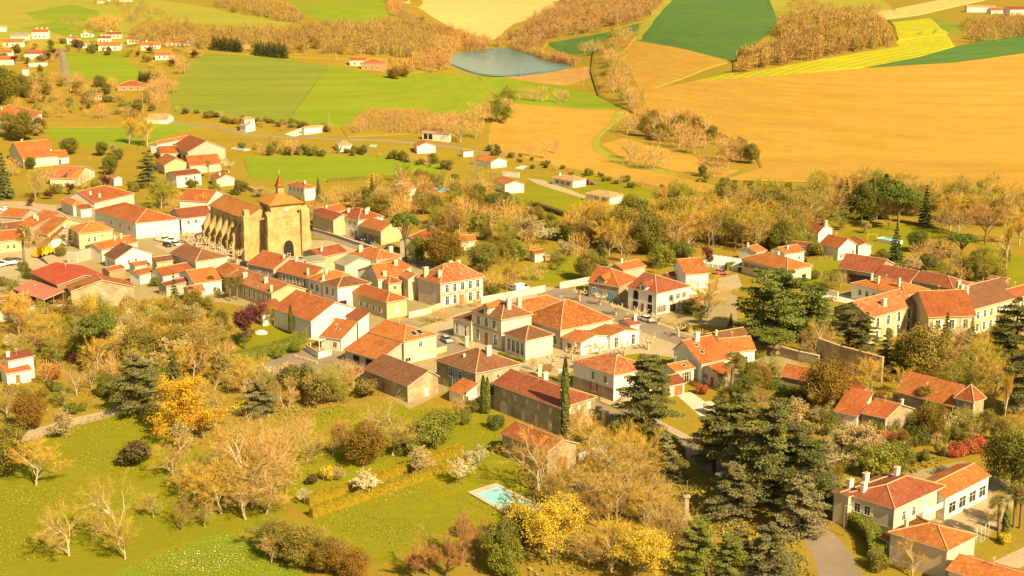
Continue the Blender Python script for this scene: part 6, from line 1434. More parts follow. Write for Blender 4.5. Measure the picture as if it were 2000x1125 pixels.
# ---- near gardens and park, tree by tree: kind then x,y of the foot, height in pixels, relative width
plant_all('''
bo 70,948,98,1.4 245,1092,95,1.2 440,992,140 395,700,50 325,700,72,1.1;
bw 135,1085,118,1.15 232,1062,145 468,988,192,1.1 492,992,178 597,853,50 150,772,66 91,750,50 388,710,88,1.15;
bg 355,1036,78 650,890,82,.8 673,896,88,.8 372,716,60; bt 400,1030,62 530,978,150 520,1004,122,1.2 480,1014,90,1.4 350,960,60; bo 432,1004,112,1.2 560,960,80 380,980,80,1.2; bt 500,950,150 420,832,110 405,960,110 553,796,62,.8 564,796,64,.8 605,782,62,.9 635,785,74 766,890,122,1.1 738,872,90 890,826,58,1.1 15,816,72;
bO 398,856,128,1.3; cr 368,884,62 115,852,60 250,640,40; pl 477,682,90,1.05 352,642,52,.8 150,714,26; ol 430,664,62 12,930,108,1.1 380,612,50 402,622,44;
ce 275,812,128,1.1; dk 341,776,102,.95 343,612,80,.75; um 196,718,108,.85; wh 262,664,62,1.2 242,696,62 270,705,60 128,656,40 25,684,34 513,748,42,1.3;
ev 105,656,46 205,690,50 215,775,52; bz 58,840,78 160,645,42 240,655,46 715,908,88,1.05 130,690,46; bd 345,650,55 75,662,60 125,792,52 650,782,86,1.1 60,720,50 165,700,70 110,710,60 190,660,46;
bt 35,705,62 180,760,55 220,745,48 300,640,46; so 20,770,24 45,775,22 88,775,20 185,745,26 235,760,24 300,785,26; sg 150,806,22,1.6 330,640,24 420,700,22; sR 100,742,32 15,865,18; sr 272,908,56,1.15; sc 60,700,24 30,730,24 200,775,26 105,765,26;
bc 507,810,76,1.25; sy 470,810,30 640,936,30 180,604,30 345,668,24; cr 660,938,28; sr 612,946,24; wh 596,986,34; sp 905,1046,34;
la 830,872,56,1.5 862,850,50,1.3 800,888,44,1.3 905,828,34; ev 925,806,30,1.2 967,776,34; sd 968,838,28,1.2; cy 944,808,76 952,808,72 1103,850,152,.72 569,652,56,1.1;
wh 712,970,52,1.25 905,946,58 932,912,48; cr 823,930,56,1.25;
ol 540,1082,70,1.2 592,1104,84,1.2; bd 520,1070,70,1.2 560,1095,80,1.2 620,1112,80,1.2 600,1080,66; bt 660,1118,70,1.2 530,1100,60,1.2; sr 645,1078,32; bz 640,1116,70,1.3 690,1130,62,1.3; bt 625,1088,68,.6; br 840,1124,104,1.1 872,1128,112 902,1104,112,.9 932,1092,92,.9 815,1130,80;
ev 985,1112,112,.8; bz 1006,1064,90,.95; la 992,1124,70; by 1078,1102,148,1.05 1242,1134,118,1.15 1200,1080,70; bo 1196,1112,120 1232,936,140,1.0 1120,850,50 1268,1032,92 1150,870,62;
bt 1052,962,134,1.15 1200,962,132,1.1 1150,1012,112 1205,1022,122 1258,1022,92 1292,1004,72 1172,902,74 1132,842,66; bg 1130,950,90 1090,985,80 1240,985,95; bo 1210,905,92;
ce 1262,848,168,.95 1394,920,152,.85 1442,926,166,1.1 1505,985,222,1.12 1560,1000,170,1.05; bc 1292,934,102,1.0 1430,1012,124,1.1 1560,1044,134,1.05 1502,1128,122,1.15 1440,1112,92 1600,985,110;
mo 1362,1124,112,.75 1425,1128,86,.8; bt 1452,1118,42,1.3 1330,1090,70 1385,1128,40; ev 1330,935,46 1215,845,34;
''')
plant_all('''
pa 1950,1056,92 1980,1030,84 1992,1032,78 1803,812,58 1427,772,84,1.1 414,572,34 449,588,46 463,586,46 472,582,38 374,589,30 158,600,44 48,521,74 407,347,32 1892,547,40 1880,542,36 440,580,40 205,352,26;
ev 1975,962,145,.9 1455,788,60; cy 1964,1040,52,1.8; sy 1962,1062,24; bt 1924,1024,58 1782,1128,82 1705,1100,30; so 1712,1112,40 1620,945,40 1650,920,26 1775,905,24;
la 1715,926,58,1.5 1752,916,56,1.3 1690,930,40 1815,822,42 1780,860,36 1460,742,40; cr 1682,882,62,1.3 1700,895,50 1537,830,58,1.1; bz 1812,862,78 1612,806,114,.95 1630,942,42; wh 1857,856,50; bd 1880,850,62,1.3 1905,762,98,1.1 1500,742,58,1.1 1840,862,40;
bt 1900,866,54 1590,696,80,.8 1480,802,56 1885,700,86 1560,700,60; bo 1702,778,92,1.15 1383,622,88,1.15 1940,780,90; ol 1802,748,124,.95 1850,842,44 1925,845,50; bc 1730,722,78,.8; bi 1960,834,110,.6 1964,530,98,.6;
ce 1978,724,150,.9 1656,694,106,.95 1690,700,96,.7; dk 1846,684,74 1427,640,30; bw 1880,706,80 1600,705,90; mo 1515,664,138,1.15 1580,655,100,1.0; um 1512,696,54,2.1; sR 1655,830,24 1372,770,22; sc 1580,870,26 1610,850,24 1560,900,24 1640,870,24 1700,850,30 1730,850,26;
sw 1660,860,28 1620,820,24; sd 1360,615,28,1.6 1345,612,24 1560,850,24; bz 1480,760,56 1440,720,34; ol 1470,770,50 1955,870,60; bo 1985,850,60;
dk 1520,442,70,.7 1650,430,78,.9 1668,425,70,.8 1748,508,72,.95; ev 1349,441,58 1683,432,86,.7 1712,430,96,.7; cy 1700,430,80,1.6 1726,428,86,1.6; bg 1612,442,84,1.3 1736,450,78 1925,478,92,1.2; bd 1642,448,48,1.3; um 1755,450,84,1.05 1735,425,78,1.0 1876,508,54,1.3; dk 1806,442,80,.9;
bo 1855,452,82,1.1 1990,480,80; bt 1870,462,62 1836,456,62 1820,522,62,1.2 1850,532,56,1.2 1795,520,50; bw 1962,446,84,.8 1430,440,70; wi 1920,548,74; ol 1830,512,46 1720,520,36; ev 1790,492,46,1.2; cr 1772,532,36,1.6 1685,455,26;
bt 1642,562,32,1.2 1610,555,26; bd 1625,564,42,1.3; so 1600,500,30,1.4 1590,545,20; la 1575,478,26,1.3 1553,484,32,1.2; ev 1520,492,36,1.2 1490,488,32,1.2; bz 1545,470,34; pl 1381,518,42,.9; ev 1335,516,48,1.1; la 1290,522,46,1.1; ol 1312,502,42,1.1; pa 1285,535,22;
''')
plant_all('''
um 793,512,102,.62; bz 865,522,76,1.35; bc 838,484,50; ev 815,516,62,.9 945,532,66,1.15; la 1006,512,46,1.1 935,452,40,1.2; bg 890,458,68,1.05; ol 850,418,42 970,515,46 760,425,30; ev 960,442,32,1.2 965,412,38,1.4 985,405,34; br 945,432,28; bt 936,384,82,1.05 918,395,60 745,412,52 790,402,50 842,418,50 770,440,40;
dk 727,402,60,.8; bd 985,402,30 1006,408,30 1032,410,28 860,445,36; ev 834,357,18,1.1 888,357,20,1.1; cr 1020,472,56,1.1 1105,514,48; wh 1063,479,42,1.1 1000,440,26; la 1088,470,42,1.2; ev 1112,474,46 1050,440,28,1.4; pl 1134,458,32 1330,440,20; bd 1086,528,44 1150,470,50; bt 1141,544,74 1128,500,50; ol 1148,548,62 1075,445,30; dk 1173,524,68,.9; bw 1222,512,58 1190,500,56;
bt 1240,492,70 1182,474,56 1120,440,36; bo 990,566,74,1.0 1035,500,40; bt 965,574,46 1034,548,34 1055,548,40; br 1000,566,40; sd 930,560,22 955,578,20,1.6; bo 900,480,36; la 900,540,30 880,548,30; sr 920,545,26; pa 918,475,24;
po 463,515,36 441,507,36 421,499,36 401,491,34 384,483,34 366,476,32 1132,588,32 1172,596,32 1203,616,32 1250,624,30 1286,634,32 1325,658,34 1357,668,34 1266,684,38 1220,694,34 1171,694,32 1079,720,34 1118,703,34 1133,692,34 447,337,28 432,332,28 418,326,28;
bt 852,631,40 905,602,24 930,600,26 1041,723,30,.6 870,628,26; dk 462,380,34,1.2; la 495,620,26; bd 537,636,46,.9 1125,720,24; bz 520,615,24;
dk 10,388,88,1.0; bt 70,388,68,1.1 95,360,40 25,345,40; pl 64,404,18,1.2 95,390,22,1.1 201,365,26,1.1 128,362,22 143,380,24; ev 135,302,36,1.2 232,312,24 200,304,30 60,330,26; ce 290,367,72,.9; wi 315,408,62,1.2; ev 220,342,44,.8 212,330,30; bo 252,282,60 288,287,62,.9 160,370,40; cr 225,305,26 165,350,24 70,265,26;
ol 5,205,80,1.0 40,190,46,1.2 45,275,60,1.1 20,268,50; bz 18,200,50 75,262,36; bt 400,420,46 365,412,44 340,420,34; bw 385,408,44; ev 470,375,26,1.3 375,375,30; la 420,380,24; bt 205,395,36 240,440,26; so 175,385,22 110,378,22 140,360,22 190,372,22 260,375,22 150,395,22;
bt 60,485,46,1.1 155,468,34,1.2; so 120,500,22 92,480,18; bz 100,580,30; bo 190,600,34; sd 55,545,22 45,530,20; wh 35,560,26,1.3; bd 25,575,36; sc 15,560,22; so 255,600,26 290,608,26 330,600,22; sd 305,560,20; bt 245,610,36;
bt 590,475,22 640,415,42,1.2 660,400,40 690,410,46 620,420,30; br 610,425,36,1.2; cr 530,395,24,1.3 510,385,22,1.2; so 545,400,24,1.6 560,405,22,1.6 585,405,24 630,400,24; ev 700,405,36 715,395,30 680,395,24; dk 622,385,40,.8; cr 745,415,22;
bd 535,300,36,1.2 612,305,28,1.3; bt 572,305,36 560,300,30; ev 590,302,22,1.5;
''')
plant_all('''
bt 600,900,84,1.2 556,908,104,1.1 338,935,92 300,1010,60 1905,722,92 1858,738,80 1760,700,60 1990,650,70; bo 1932,738,96,1.1 1760,770,60; bd 1872,764,82 1840,720,60 1740,640,44 1985,800,70; ol 1960,690,70 1770,735,80; ce 2004,810,150,.9; dk 1895,690,70; bz 1720,800,40 1760,880,44; sc 1740,870,26 1800,900,26 1840,890,24;
so 1700,640,24 1730,660,26 1860,800,26 1900,815,28 1935,830,26 1985,880,30; bt 1945,800,60 1905,800,50 1660,640,40; la 1870,830,30; cr 1640,650,34; bo 1625,630,40; bd 1470,660,40 1420,760,40; sd 1480,700,26;
bt 620,560,24; so 700,640,18 705,655,16; sg 545,700,22 575,690,22; bd 80,640,60 150,690,70; bo 220,700,72 110,670,60; bt 300,690,70 70,690,66;
''')
# trees in the valley and along the fields
plant_all('''
wi 970,238,48,1.3 985,205,40,1.1; bt 945,240,44 925,235,38 990,225,36 850,262,40 900,278,58,1.2 870,270,50 930,270,44 880,250,34; br 865,262,44 895,262,48; bt 705,258,30; bz 770,155,24,1.4 790,152,20; bd 1100,195,22; bt 1035,198,32 1060,200,34,.8 1090,202,30 1105,200,26,.7; bg 1015,196,28,1.4 1048,200,26;
bt 1142,105,26,1.2 1162,106,30,1.2; bg 1085,300,28; bt 1035,305,34 1065,310,36; bt 1228,322,54 1262,330,46 1278,332,52 1290,328,40 1225,310,40; bg 1375,342,46,.8 1395,345,44,.8 1410,342,38; ev 1372,345,26,.8; bd 1320,385,34 1340,395,40 1285,408,46 1318,415,76,.7; bt 1255,365,22,.7 1210,360,24;
bi 1300,420,60; bt 1480,420,50 1452,440,60; bg 1540,440,60,.8 1555,430,50;
''')
belt([(1170, 100), (1200, 72), (1235, 75), (1210, 110), (1235, 160), (1258, 205), (1245, 222), (1222, 208), (1180, 185), (1168, 140)], 46, 'bt bt bg bd', 8, 13, 'bare tree crowding the stream between pond and ochre fields', 3, 'bare trees along the stream')
belt([(1215, 250), (1300, 240), (1390, 268), (1470, 300), (1490, 330), (1430, 332), (1370, 306), (1290, 285), (1205, 268)], 42, 'bt bg bg ol bt', 8, 14, 'tree in the dark copse dividing the two ochre fields', 5, 'copse between the ochre fields')
belt([(1120, 462), (1230, 448), (1330, 440), (1420, 410), (1560, 418), (1600, 450), (1560, 490), (1400, 492), (1300, 500), (1190, 500), (1100, 470)], 124, 'bt bt bg bd bo bo ol bd', 9, 15, 'bare tree in the thick belt behind the villa with red shutters', 8, 'trees of the belt behind the villas', mind=9)
belt([(1560, 395), (1700, 380), (1800, 400), (1900, 400), (2000, 405), (2020, 450), (1900, 450), (1800, 432), (1700, 420), (1580, 425)], 58, 'bt bt bg bo bd bo', 9, 15, 'bare tree along the foot of the big ochre field', 9, 'trees below the big ochre field', mind=9)
belt([(700, 380), (800, 350), (900, 375), (960, 400), (1080, 440), (1000, 480), (860, 460), (720, 430)], 84, 'bt bo ol bd bo br bt bd', 5, 10, 'tree in the overgrown gardens between church and bungalows', 11, 'overgrown garden trees', mind=9)
belt([(0, 180), (130, 150), (300, 190), (330, 215), (240, 245), (60, 240), (0, 220)], 70, 'bd bt bd bt br bo ol sc', 4, 9, 'tree or bush among the hillside gardens at upper left', 13, 'hillside garden trees', mind=7)
belt([(0, 85), (110, 80), (230, 95), (400, 95), (400, 120), (300, 135), (250, 112), (125, 102), (100, 150), (0, 165)], 64, 'bt bd sc bd bo ol pl', 3.5, 7, 'bush or tree between the hillside bungalows', 14, 'trees between the hillside bungalows', mind=6)
belt([(320, 120), (370, 125), (345, 180), (310, 215), (285, 220), (300, 170)], 26, 'bt bt bg', 6, 10, 'bare tree in the hedgerow left of the bright meadow', 15, 'meadow hedgerow trees', mind=5)
belt([(0, 620), (110, 640), (330, 625), (440, 660), (400, 740), (300, 760), (200, 740), (60, 680)], 72, 'bd bt bo bo bt cr bd bz ol', 5.5, 10.5, 'tree in the tangled garden below the red metal hangar', 16, 'tangled garden trees', mind=16)
belt([(1560, 790), (1700, 800), (1850, 820), (1900, 860), (1700, 890), (1600, 900)], 34, 'so sc cr bt bd sd', 2, 4.5, 'bush in the terraced gardens below the stone cottages', 17, 'terraced garden bushes', mind=12)
belt([(1650, 800), (1560, 760), (1420, 745), (1380, 780), (1500, 830)], 16, 'so la bd bz sd', 2, 4.5, 'bush in the garden beside the drive', 18, 'drive garden bushes', mind=14)
belt([(430, 700), (560, 745), (690, 740), (760, 770), (700, 800), (560, 790), (440, 790)], 30, 'bt bt bo sc bd', 3, 7, 'bare tree on the bank below the grey car park', 19, 'bank trees', mind=14)
belt([(1830, 470), (1990, 500), (2000, 540), (1900, 560), (1800, 545)], 18, 'bt bd sc so', 3, 7, 'bush on the meadow edge right of the maroon barns', 20, 'meadow edge bushes', mind=12)
belt([(440, 285), (560, 296), (700, 298), (860, 318), (900, 330), (880, 335), (700, 306), (520, 306)], 40, 'sc sc bd bt ol', 2.5, 5, 'bush in the hedge along the top of the oval meadow', 21, 'meadow hedge bushes', mind=7)
belt([(950, 285), (1050, 315), (1200, 350), (1330, 372), (1400, 385), (1390, 395), (1200, 365), (1040, 330), (950, 300)], 34, 'so sc sc bt', 1.5, 3.5, 'low bush on the ochre field edge above the bungalows', 22, 'field edge bushes', mind=7)
belt([(1395, 350), (1560, 370), (1620, 392), (1590, 398), (1480, 380), (1340, 352)], 26, 'so sc sd', 1.5, 3, 'low bush in the hedge between two ochre fields', 23, 'field hedge bushes', mind=6)
belt([(330, 215), (470, 232), (640, 248), (680, 262), (560, 258), (440, 242)], 40, 'sc so sc bt', 2, 4, 'bush along the foot of the bright meadow', 24, 'meadow foot bushes', mind=6)
belt([(1320, 640), (1420, 610), (1440, 660), (1440, 740), (1400, 700)], 8, 'so bd sd', 2, 4, 'bush on the square beside the broad cypress', 25, 'square bushes', mind=12)
belt([(1080, 980), (1180, 940), (1330, 1000), (1320, 1125), (1150, 1125), (1080, 1060)], 20, 'bt bo bg', 6, 10, 'bare tree in the thicket beside the war memorial', 26, 'memorial thicket trees', mind=20)
belt([(1630, 500), (1760, 520), (1800, 560), (1720, 545), (1640, 525)], 8, 'so la sc', 1.5, 3, 'bush behind the long maroon barn', 27, 'barn bushes', mind=10)
# far woods, each one mass
wt = [leafmat('wood_tan', (.43, .26, .075), (.33, .195, .06), 0, .03), leafmat('wood_grey', (.34, .21, .075), (.27, .16, .06), 0, .03), leafmat('wood_bud', (.42, .3, .045), (.33, .235, .04), 0, .03), leafmat('wood_rust', (.43, .24, .055), (.34, .18, .045), 0, .03)]
wood('tan leafless wood stretching behind the orange farmhouse', [(390, 98), (560, 108), (680, 112), (760, 112), (860, 128), (884, 95), (862, 62), (790, 40), (740, 58), (640, 62), (560, 72), (420, 72), (340, 60), (262, 80), (262, 92)], 812, 10, wt, 1)
wood('strip of leafless wood along the top left meadow', [(400, 2), (545, 14), (590, 36), (600, 48), (545, 42), (440, 22)], 188, 9, wt, 2)
wood('purplish leafless wood above the pond between the pale field and dark wheat', [(985, 84), (1030, 50), (1062, 30), (1115, 2), (1300, -2), (1262, 38), (1180, 62), (1100, 72), (1068, 82), (1040, 100), (1000, 98), (965, 92)], 667, 10, wt[:2], 3)
wood('rounded leafless wood between dark wheat and rapeseed', [(1515, 60), (1545, 45), (1620, 45), (1720, 55), (1752, 92), (1690, 106), (1600, 118), (1510, 138), (1440, 147), (1440, 122), (1500, 108), (1528, 92)], 478, 11, wt, 4)
wood('leafless wood at the far right below the hilltop farm', [(1880, 52), (1950, 44), (2060, 42), (2060, 70), (1900, 88)], 188, 9, wt, 5)
wood('bare trees of the pond bank by the pale field', [(850, 70), (880, 66), (960, 88), (955, 99), (900, 103), (872, 118), (876, 135), (840, 145), (790, 150), (770, 140), (850, 120)], 217, 10, wt, 6)
wood('bare trees fringing the right end of the pond', [(1000, 96), (1045, 104), (1075, 118), (1130, 124), (1120, 130), (1070, 120), (1035, 108), (1000, 100)], 87, 7, wt, 7)
wood('brown scrub thicket on the bank under the bright meadow', [(672, 262), (724, 220), (830, 224), (890, 240), (870, 268), (800, 262)], 210, 4, [wt[3], wt[0], wt[1]], 8, 4.5, 90)
wood('trees at the top edge above the hillside', [(140, 2), (280, 6), (300, 24), (380, 48), (330, 58), (250, 50), (240, 20)], 70, 7, [wt[2], wt[0], wt[1]], 9)
wood('hill hedge with trees at the far right field corner', [(1540, 5), (1600, 12), (1640, 22), (1740, 18), (1760, 26), (1660, 30), (1540, 24)], 60, 8, [wt[1], wt[2]], 10)
wood('hedgerow of bare trees between top meadow and pale field', [(752, 2), (772, 2), (800, 36), (860, 60), (850, 70), (790, 48), (764, 30)], 72, 8, wt, 11)
for q, (x0, y0, x1, y1, n_) in enumerate(((418, 99, 468, 104, 11), (500, 108, 556, 113, 12), (274, 160, 314, 166, 9))):
    for z_ in range(n_):
        tt = z_ / (n_ - 1); plant('dk', x0 + (x1 - x0) * tt, y0 + (y1 - y0) * tt, (30, 28, 24)[q] * R.uniform(.85, 1.1), 1.5, *(('dark conifer in the left clipped row above the meadow', 'dark conifer in the right row above the meadow', 'dark conifer in the small row behind the orange brick house')[q], ('left dark conifer row', 'right dark conifer row', 'small dark conifer row')[q]))
hedge('front clipped golden yew hedge on the lawn', [(608, 1012), (925, 905)], 1.9, 1.3, 'box', 1, 40)
hedge('rear clipped golden yew hedge on the lawn', [(602, 988), (903, 884)], 1.8, 1.1, 'box', 2, 40)
hedge('tall dark clipped hedge curving beside the road', [x(470, 690), x(560, 720), x(680, 790), x(770, 880), x(800, 1010)], 2.6, 2.6, 'laurel', 3)
hedge('bright laurel hedge along the grey car park', [(452, 708), (500, 700), (550, 685), (594, 668)], 2.6, 1.8, 'laurel', 4)
hedge('dark hedge above the road behind the bare trees', [h(640, 740), h(830, 820), h(960, 890), h(1045, 990)], 3.0, 2.2, 'ever', 5)
for q in range(7): plant('sR', 1862 + q * 9.5, 893 - q * 2.2, 22 + 5 * (q % 3), 1.1, 'red leaved shrub in the row below the turret', 'red shrubs below the turret')
hedge('low hedge beside the white farmhouse lawn', [s(870, 160), s(1080, 140), s(1270, 120)], 1.6, 1.2, 'olive', 7, 14)
hedge('dark hedge beside the pool enclosure', [s(90, 240), s(185, 230)], 2.4, 1.2, 'ever', 8)
hedge('clipped flower hedge before the town hall wing', [a(540, 830), a(640, 870), a(750, 895)], .9, 1.0, 'laurel', 9)
hedge('hedge of brown twigs above the lawn of the bungalows', [(1042, 402), (1082, 416), (1130, 432)], 1.8, 1.8, 'gdry', 10, 14)
hedge('dark hedge along the oval meadow foot', [(640, 356), (740, 352), (830, 345)], 1.6, 1.6, 'olive', 11, 10, .3)
wood('brown hedgerow across the hill meadow at upper left', [(112, 40), (120, 38), (200, 61), (196, 65)], 26, 4, [wt[1], wt[2]], 12, 5)
wood('golden trees at the end of the hill hedgerow', [(165, 50), (230, 48), (240, 62), (200, 66)], 40, 8, [wt[2], wt[0]], 14)

make_plants()
# ---- a label for every tree that has none yet
def describe():
    lms = [(hh[1], hh[2], hh[3]) for hh in HOUSES if hh[1]] + [('the swimming pool', 965, 970), ('the yellow crane', 88, 480), ('the grey car park', 600, 710), ('the war memorial', 1340, 985), ('the clipped yew hedges', 760, 950), ('the pond', 985, 122), ('the curved hedge', 1680, 1040), ('the post fence lane', 140, 830), ('the left lawn', 200, 930), ('the road bend', 1600, 1050), ('the pool enclosure', 1425, 500), ('the oval meadow', 600, 325), ('the oval meadow tip', 860, 325), ('the bright meadow', 700, 240), ('the darker meadow', 430, 235), ('the lower ochre field', 1060, 310), ('the small ochre field', 1330, 315), ('the field hedge', 1480, 375), ('the big ochre field', 1850, 385), ('the copse', 1340, 290), ('the pointed garden conifer', 343, 600), ('the left garden cedar', 275, 800), ('the oval pool', 862, 370), ('the umbrella pine by the street', 793, 470), ('the far birch', 1964, 500), ('the dark belt conifer', 1520, 440), ('the above ground pool', 1737, 470), ('the orange shed cabin', 1065, 505), ('the manor garden van', 1015, 560), ('the hay cart', 1066, 725), ('the shaded gravel drive', 1360, 800), ('the tarmac lane', 125, 130), ('the hillside cypress row', 294, 155), ('the left clipped conifer row', 442, 95)]
    grp = {}
    for t_ in TREES:
        if t_[5]: continue
        lm, lx, ly = min(lms, key=lambda q: (q[1] - t_[3]) ** 2 + (1.5 * (q[2] - t_[4])) ** 2); dx_, dy_ = t_[3] - lx, t_[4] - ly
        rel = ('right of' if dx_ > 0 else 'left of') if abs(dx_) > 1.2 * abs(dy_) else ('in front of' if dy_ > 0 else 'behind'); grp.setdefault((t_[2], rel, lm), []).append(t_)
    ORD = ['', 'second', 'third', 'fourth', 'fifth', 'sixth', 'seventh', 'eighth', 'ninth', 'tenth', 'eleventh', 'twelfth', 'thirteenth', 'fourteenth', 'fifteenth', 'sixteenth', 'seventeenth', 'eighteenth', 'nineteenth', 'twentieth'] + [a_ + b_ for a_ in ('twenty', 'thirty', 'forty') for b_ in ('first', 'second', 'third', 'fourth', 'fifth', 'sixth', 'seventh', 'eighth', 'ninth')]
    for (words, rel, lm), L_ in grp.items():
        L_.sort(key=lambda q: q[3]); n_ = len(L_)
        for q, t_ in enumerate(L_):
            if n_ == 1: s_ = f'{words} {rel} {lm}'
            else:
                t_[0]['group'] = t_[0].get('group') or f'{words}s {rel} {lm}'
                pos = 'leftmost' if q == 0 else 'rightmost'
                s_ = f'{pos} {words} {rel} {lm}' if n_ == 2 or q in (0, n_ - 1) else f'{ORD[q]} {words} from left {rel} {lm}'
            t_[0]['label'] = s_
describe()
# ------------------------------------------------------------------ pools, monument, garden things
def pool(label, pts, rim=1.0, deckm=None, water=POOL, hgt=.32, name='swimming_pool'):
    W_ = [G(*q) for q in pts]; c_ = sum(W_, Vector()) / len(W_); root = empty(name, c_, label, 'pool'); mb = MB(); wt_ = MB()
    ar = sum(W_[q].x * W_[(q + 1) % len(W_)].y - W_[(q + 1) % len(W_)].x * W_[q].y for q in range(len(W_)))
    if ar < 0: W_ = W_[::-1]
    I_ = [q - c_ for q in W_]; O_ = [q * (1 + rim / max(q.length, 1e-3)) for q in I_]; n_ = len(I_)
    z1 = Vector((0, 0, hgt))
    for q in range(n_):
        k_ = (q + 1) % n_; f_ = lambda z_, s_: Vector((z_.x, z_.y, s_))
        mb.poly([f_(O_[q], hgt), f_(O_[k_], hgt), f_(I_[k_], hgt), f_(I_[q], hgt)]); mb.poly([f_(O_[q], -.3), f_(O_[k_], -.3), f_(O_[k_], hgt), f_(O_[q], hgt)])
        mb.poly([f_(I_[q], hgt), f_(I_[k_], hgt), f_(I_[k_], -.3), f_(I_[q], -.3)])
    mb.obj('deck', deckm or PALEGRAV, root); wt_.poly([Vector((q.x, q.y, hgt - .1)) for q in I_]); wt_.obj('water', water, root); return root
DECK = plain('pool_deck', (.5, .38, .27), .8)
pool('turquoise swimming pool with stone deck on the lawn', [i_(490, 535), i_(650, 480), i_(925, 625), i_(760, 690)], 1.9, DECK)
pool('bright blue pool on the lane near the open barn', [n(385, 228), n(425, 214), n(515, 234), n(470, 243)], .8)
pool('small blue pool by the long orange bungalow', [o(1150, 374), o(1195, 355), o(1232, 358), o(1195, 380)], .6)
pool('oval covered pool below the swings', [o(560, 525), o(600, 502), o(650, 503), o(672, 525), o(650, 545), o(600, 548)], 1.0, PALEGRAV)
pool('pale pool at the right edge behind the turret', [v(1370, 590), v(1440, 550), v(1520, 575), v(1450, 610)], 1.2, PALEGRAV, plain('pale_pool_cover', (.5, .52, .42), .6))
pool('small pool between hedges above the oval meadow', [o(85, 212), o(100, 195), o(132, 203), o(120, 218)], .5)
def ag_pool():
    root = empty('above_ground_pool', G(1737, 474), 'white above ground pool on the meadow', 'pool'); a_ = heading(1737, 474, 20, 4); root.rotation_euler = (0, 0, a_); q = MB()
    for sy in (-1.9, 1.9): q.box((0, sy, .6), (8, .12, 1.2))
    for sx in (-4, 4): q.box((sx, 0, .6), (.12, 3.7, 1.2))
    q.obj('wall', WWHITE, root); q = MB(); q.box((0, 0, .5), (7.85, 3.66, 1.0)); q.obj('water', POOL, root)
ag_pool()
def enclosure():
    p0, p1, p2 = G(1372, 520), G(1440, 530), G(1452, 510); root = empty('pool_enclosure', p0, 'arched glazed pool enclosure with white ribs', 'pool enclosure'); ex = p1 - p0; wv = (p2 - p1); L_ = ex.length; ex.normalize(); ey = Vector((-ex.y, ex.x, 0)); W_ = 9; ri = MB(); gl = MB(); n_ = 10
    for q in range(8):
        c_ = ex * L_ * q / 7
        pts = [c_ + ey * W_ * (z_ / n_) + Vector((0, 0, 1.2 + 1.7 * math.sin(math.pi * z_ / n_))) for z_ in range(n_ + 1)]; pts = [c_] + pts + [c_ + ey * W_]
        for z_ in range(len(pts) - 1): ri.tube(pts[z_], pts[z_ + 1], .09, .09, 4)
        if q < 7:
            for z_ in range(len(pts) - 1):
                d_ = ex * L_ / 7; gl.poly([pts[z_], pts[z_] + d_, pts[z_ + 1] + d_, pts[z_ + 1]])
    def gm(nt, N_, L2, bs): bs.inputs['Base Color'].default_value = (.55, .55, .48, 1); bs.inputs['Roughness'].default_value = .2
    gl.obj('panel', mat('milky_panel', gm), root); ri.obj('rib', WHITE, root)
enclosure()
def memorial():
    root = empty('war_memorial', G(1340, 1018), 'slim stone war memorial column with a cross among the cedars', 'memorial'); q = MB(); q.box((0, 0, .3), (2.0, 2.0, .6)); q.box((0, 0, .9), (1.4, 1.4, .7)); q.obj('base', WSTONE, root)
    q = MB(); q.box((0, 0, 2.9), (.75, .75, 3.4)); q.box((0, 0, 4.7), (1.2, 1.2, .25)); q.obj('column', WSTONE, root); q = MB(); q.tube((0, 0, 4.8), (0, 0, 7.4), .09, .06, 6); q.box((0, 0, 5.6), (.7, .1, .1)); q.tube((0, 0, 7.4), (0, 0, 7.6), .12, .02, 6); q.obj('finial', STEEL, root)  # column's darker stone colour stands in for the shade cast on it
memorial()
def lamp_post(label, px, py, hh=6, arm=True, name='street_lamp', cat='street lamp'):
    root = empty(name, G(px, py), label, cat); q = MB(); q.tube((0, 0, -.2), (0, 0, hh), .09, .06, 6); q.obj('pole', STEEL, root)
    if arm: q = MB(); q.tube((0, 0, hh), (.9, 0, hh + .2), .05, .04, 5); q.box((1.1, 0, hh + .18), (.6, .25, .12)); q.obj('lamp_head', STEEL, root)
lamp_post('grey street lamp standing in the curved hedge', 1647, 1047, 5.5); lamp_post('street lamp on the square beside the silver car', 908, 680, 5); lamp_post('street lamp by the stone house with blue shutters', 1140, 600, 6)
WOODP = plain('weathered_pole', (.4, .3, .18), .9)
def utility(label, px, py, hp):
    root = empty('utility_pole', G(px, py), label, 'utility pole'); hm = hp / ppm(G(px, py)); q = MB(); q.tube((0, 0, -.3), (0, 0, hm), .16, .11, 6); q.obj('pole', WOODP, root); q = MB(); q.box((0, 0, hm - .5), (1.4, .1, .1)); q.obj('crossarm', WOODP, root)
for z_ in (('utility pole on the upper left hillside', 67, 190, 42), ('utility pole in the willow garden on the hillside', 280, 222, 42), ('utility pole on the bright meadow', 643, 247, 26), ('utility pole at the ochre field edge near the bungalow', 955, 290, 28), ('utility pole in the garden strip beside the dark hedge', 368, 60 + 50, 30), ('utility pole before the brown soil patch by the pond', 1140, 172, 30), ('utility pole on the lower ochre field', 1310, 335, 30), ('tall utility pole beside the tan wood', 657, 118, 22), ('telegraph pole by the hedge of the pale field', 1018, 158, 24)): utility(*z_)
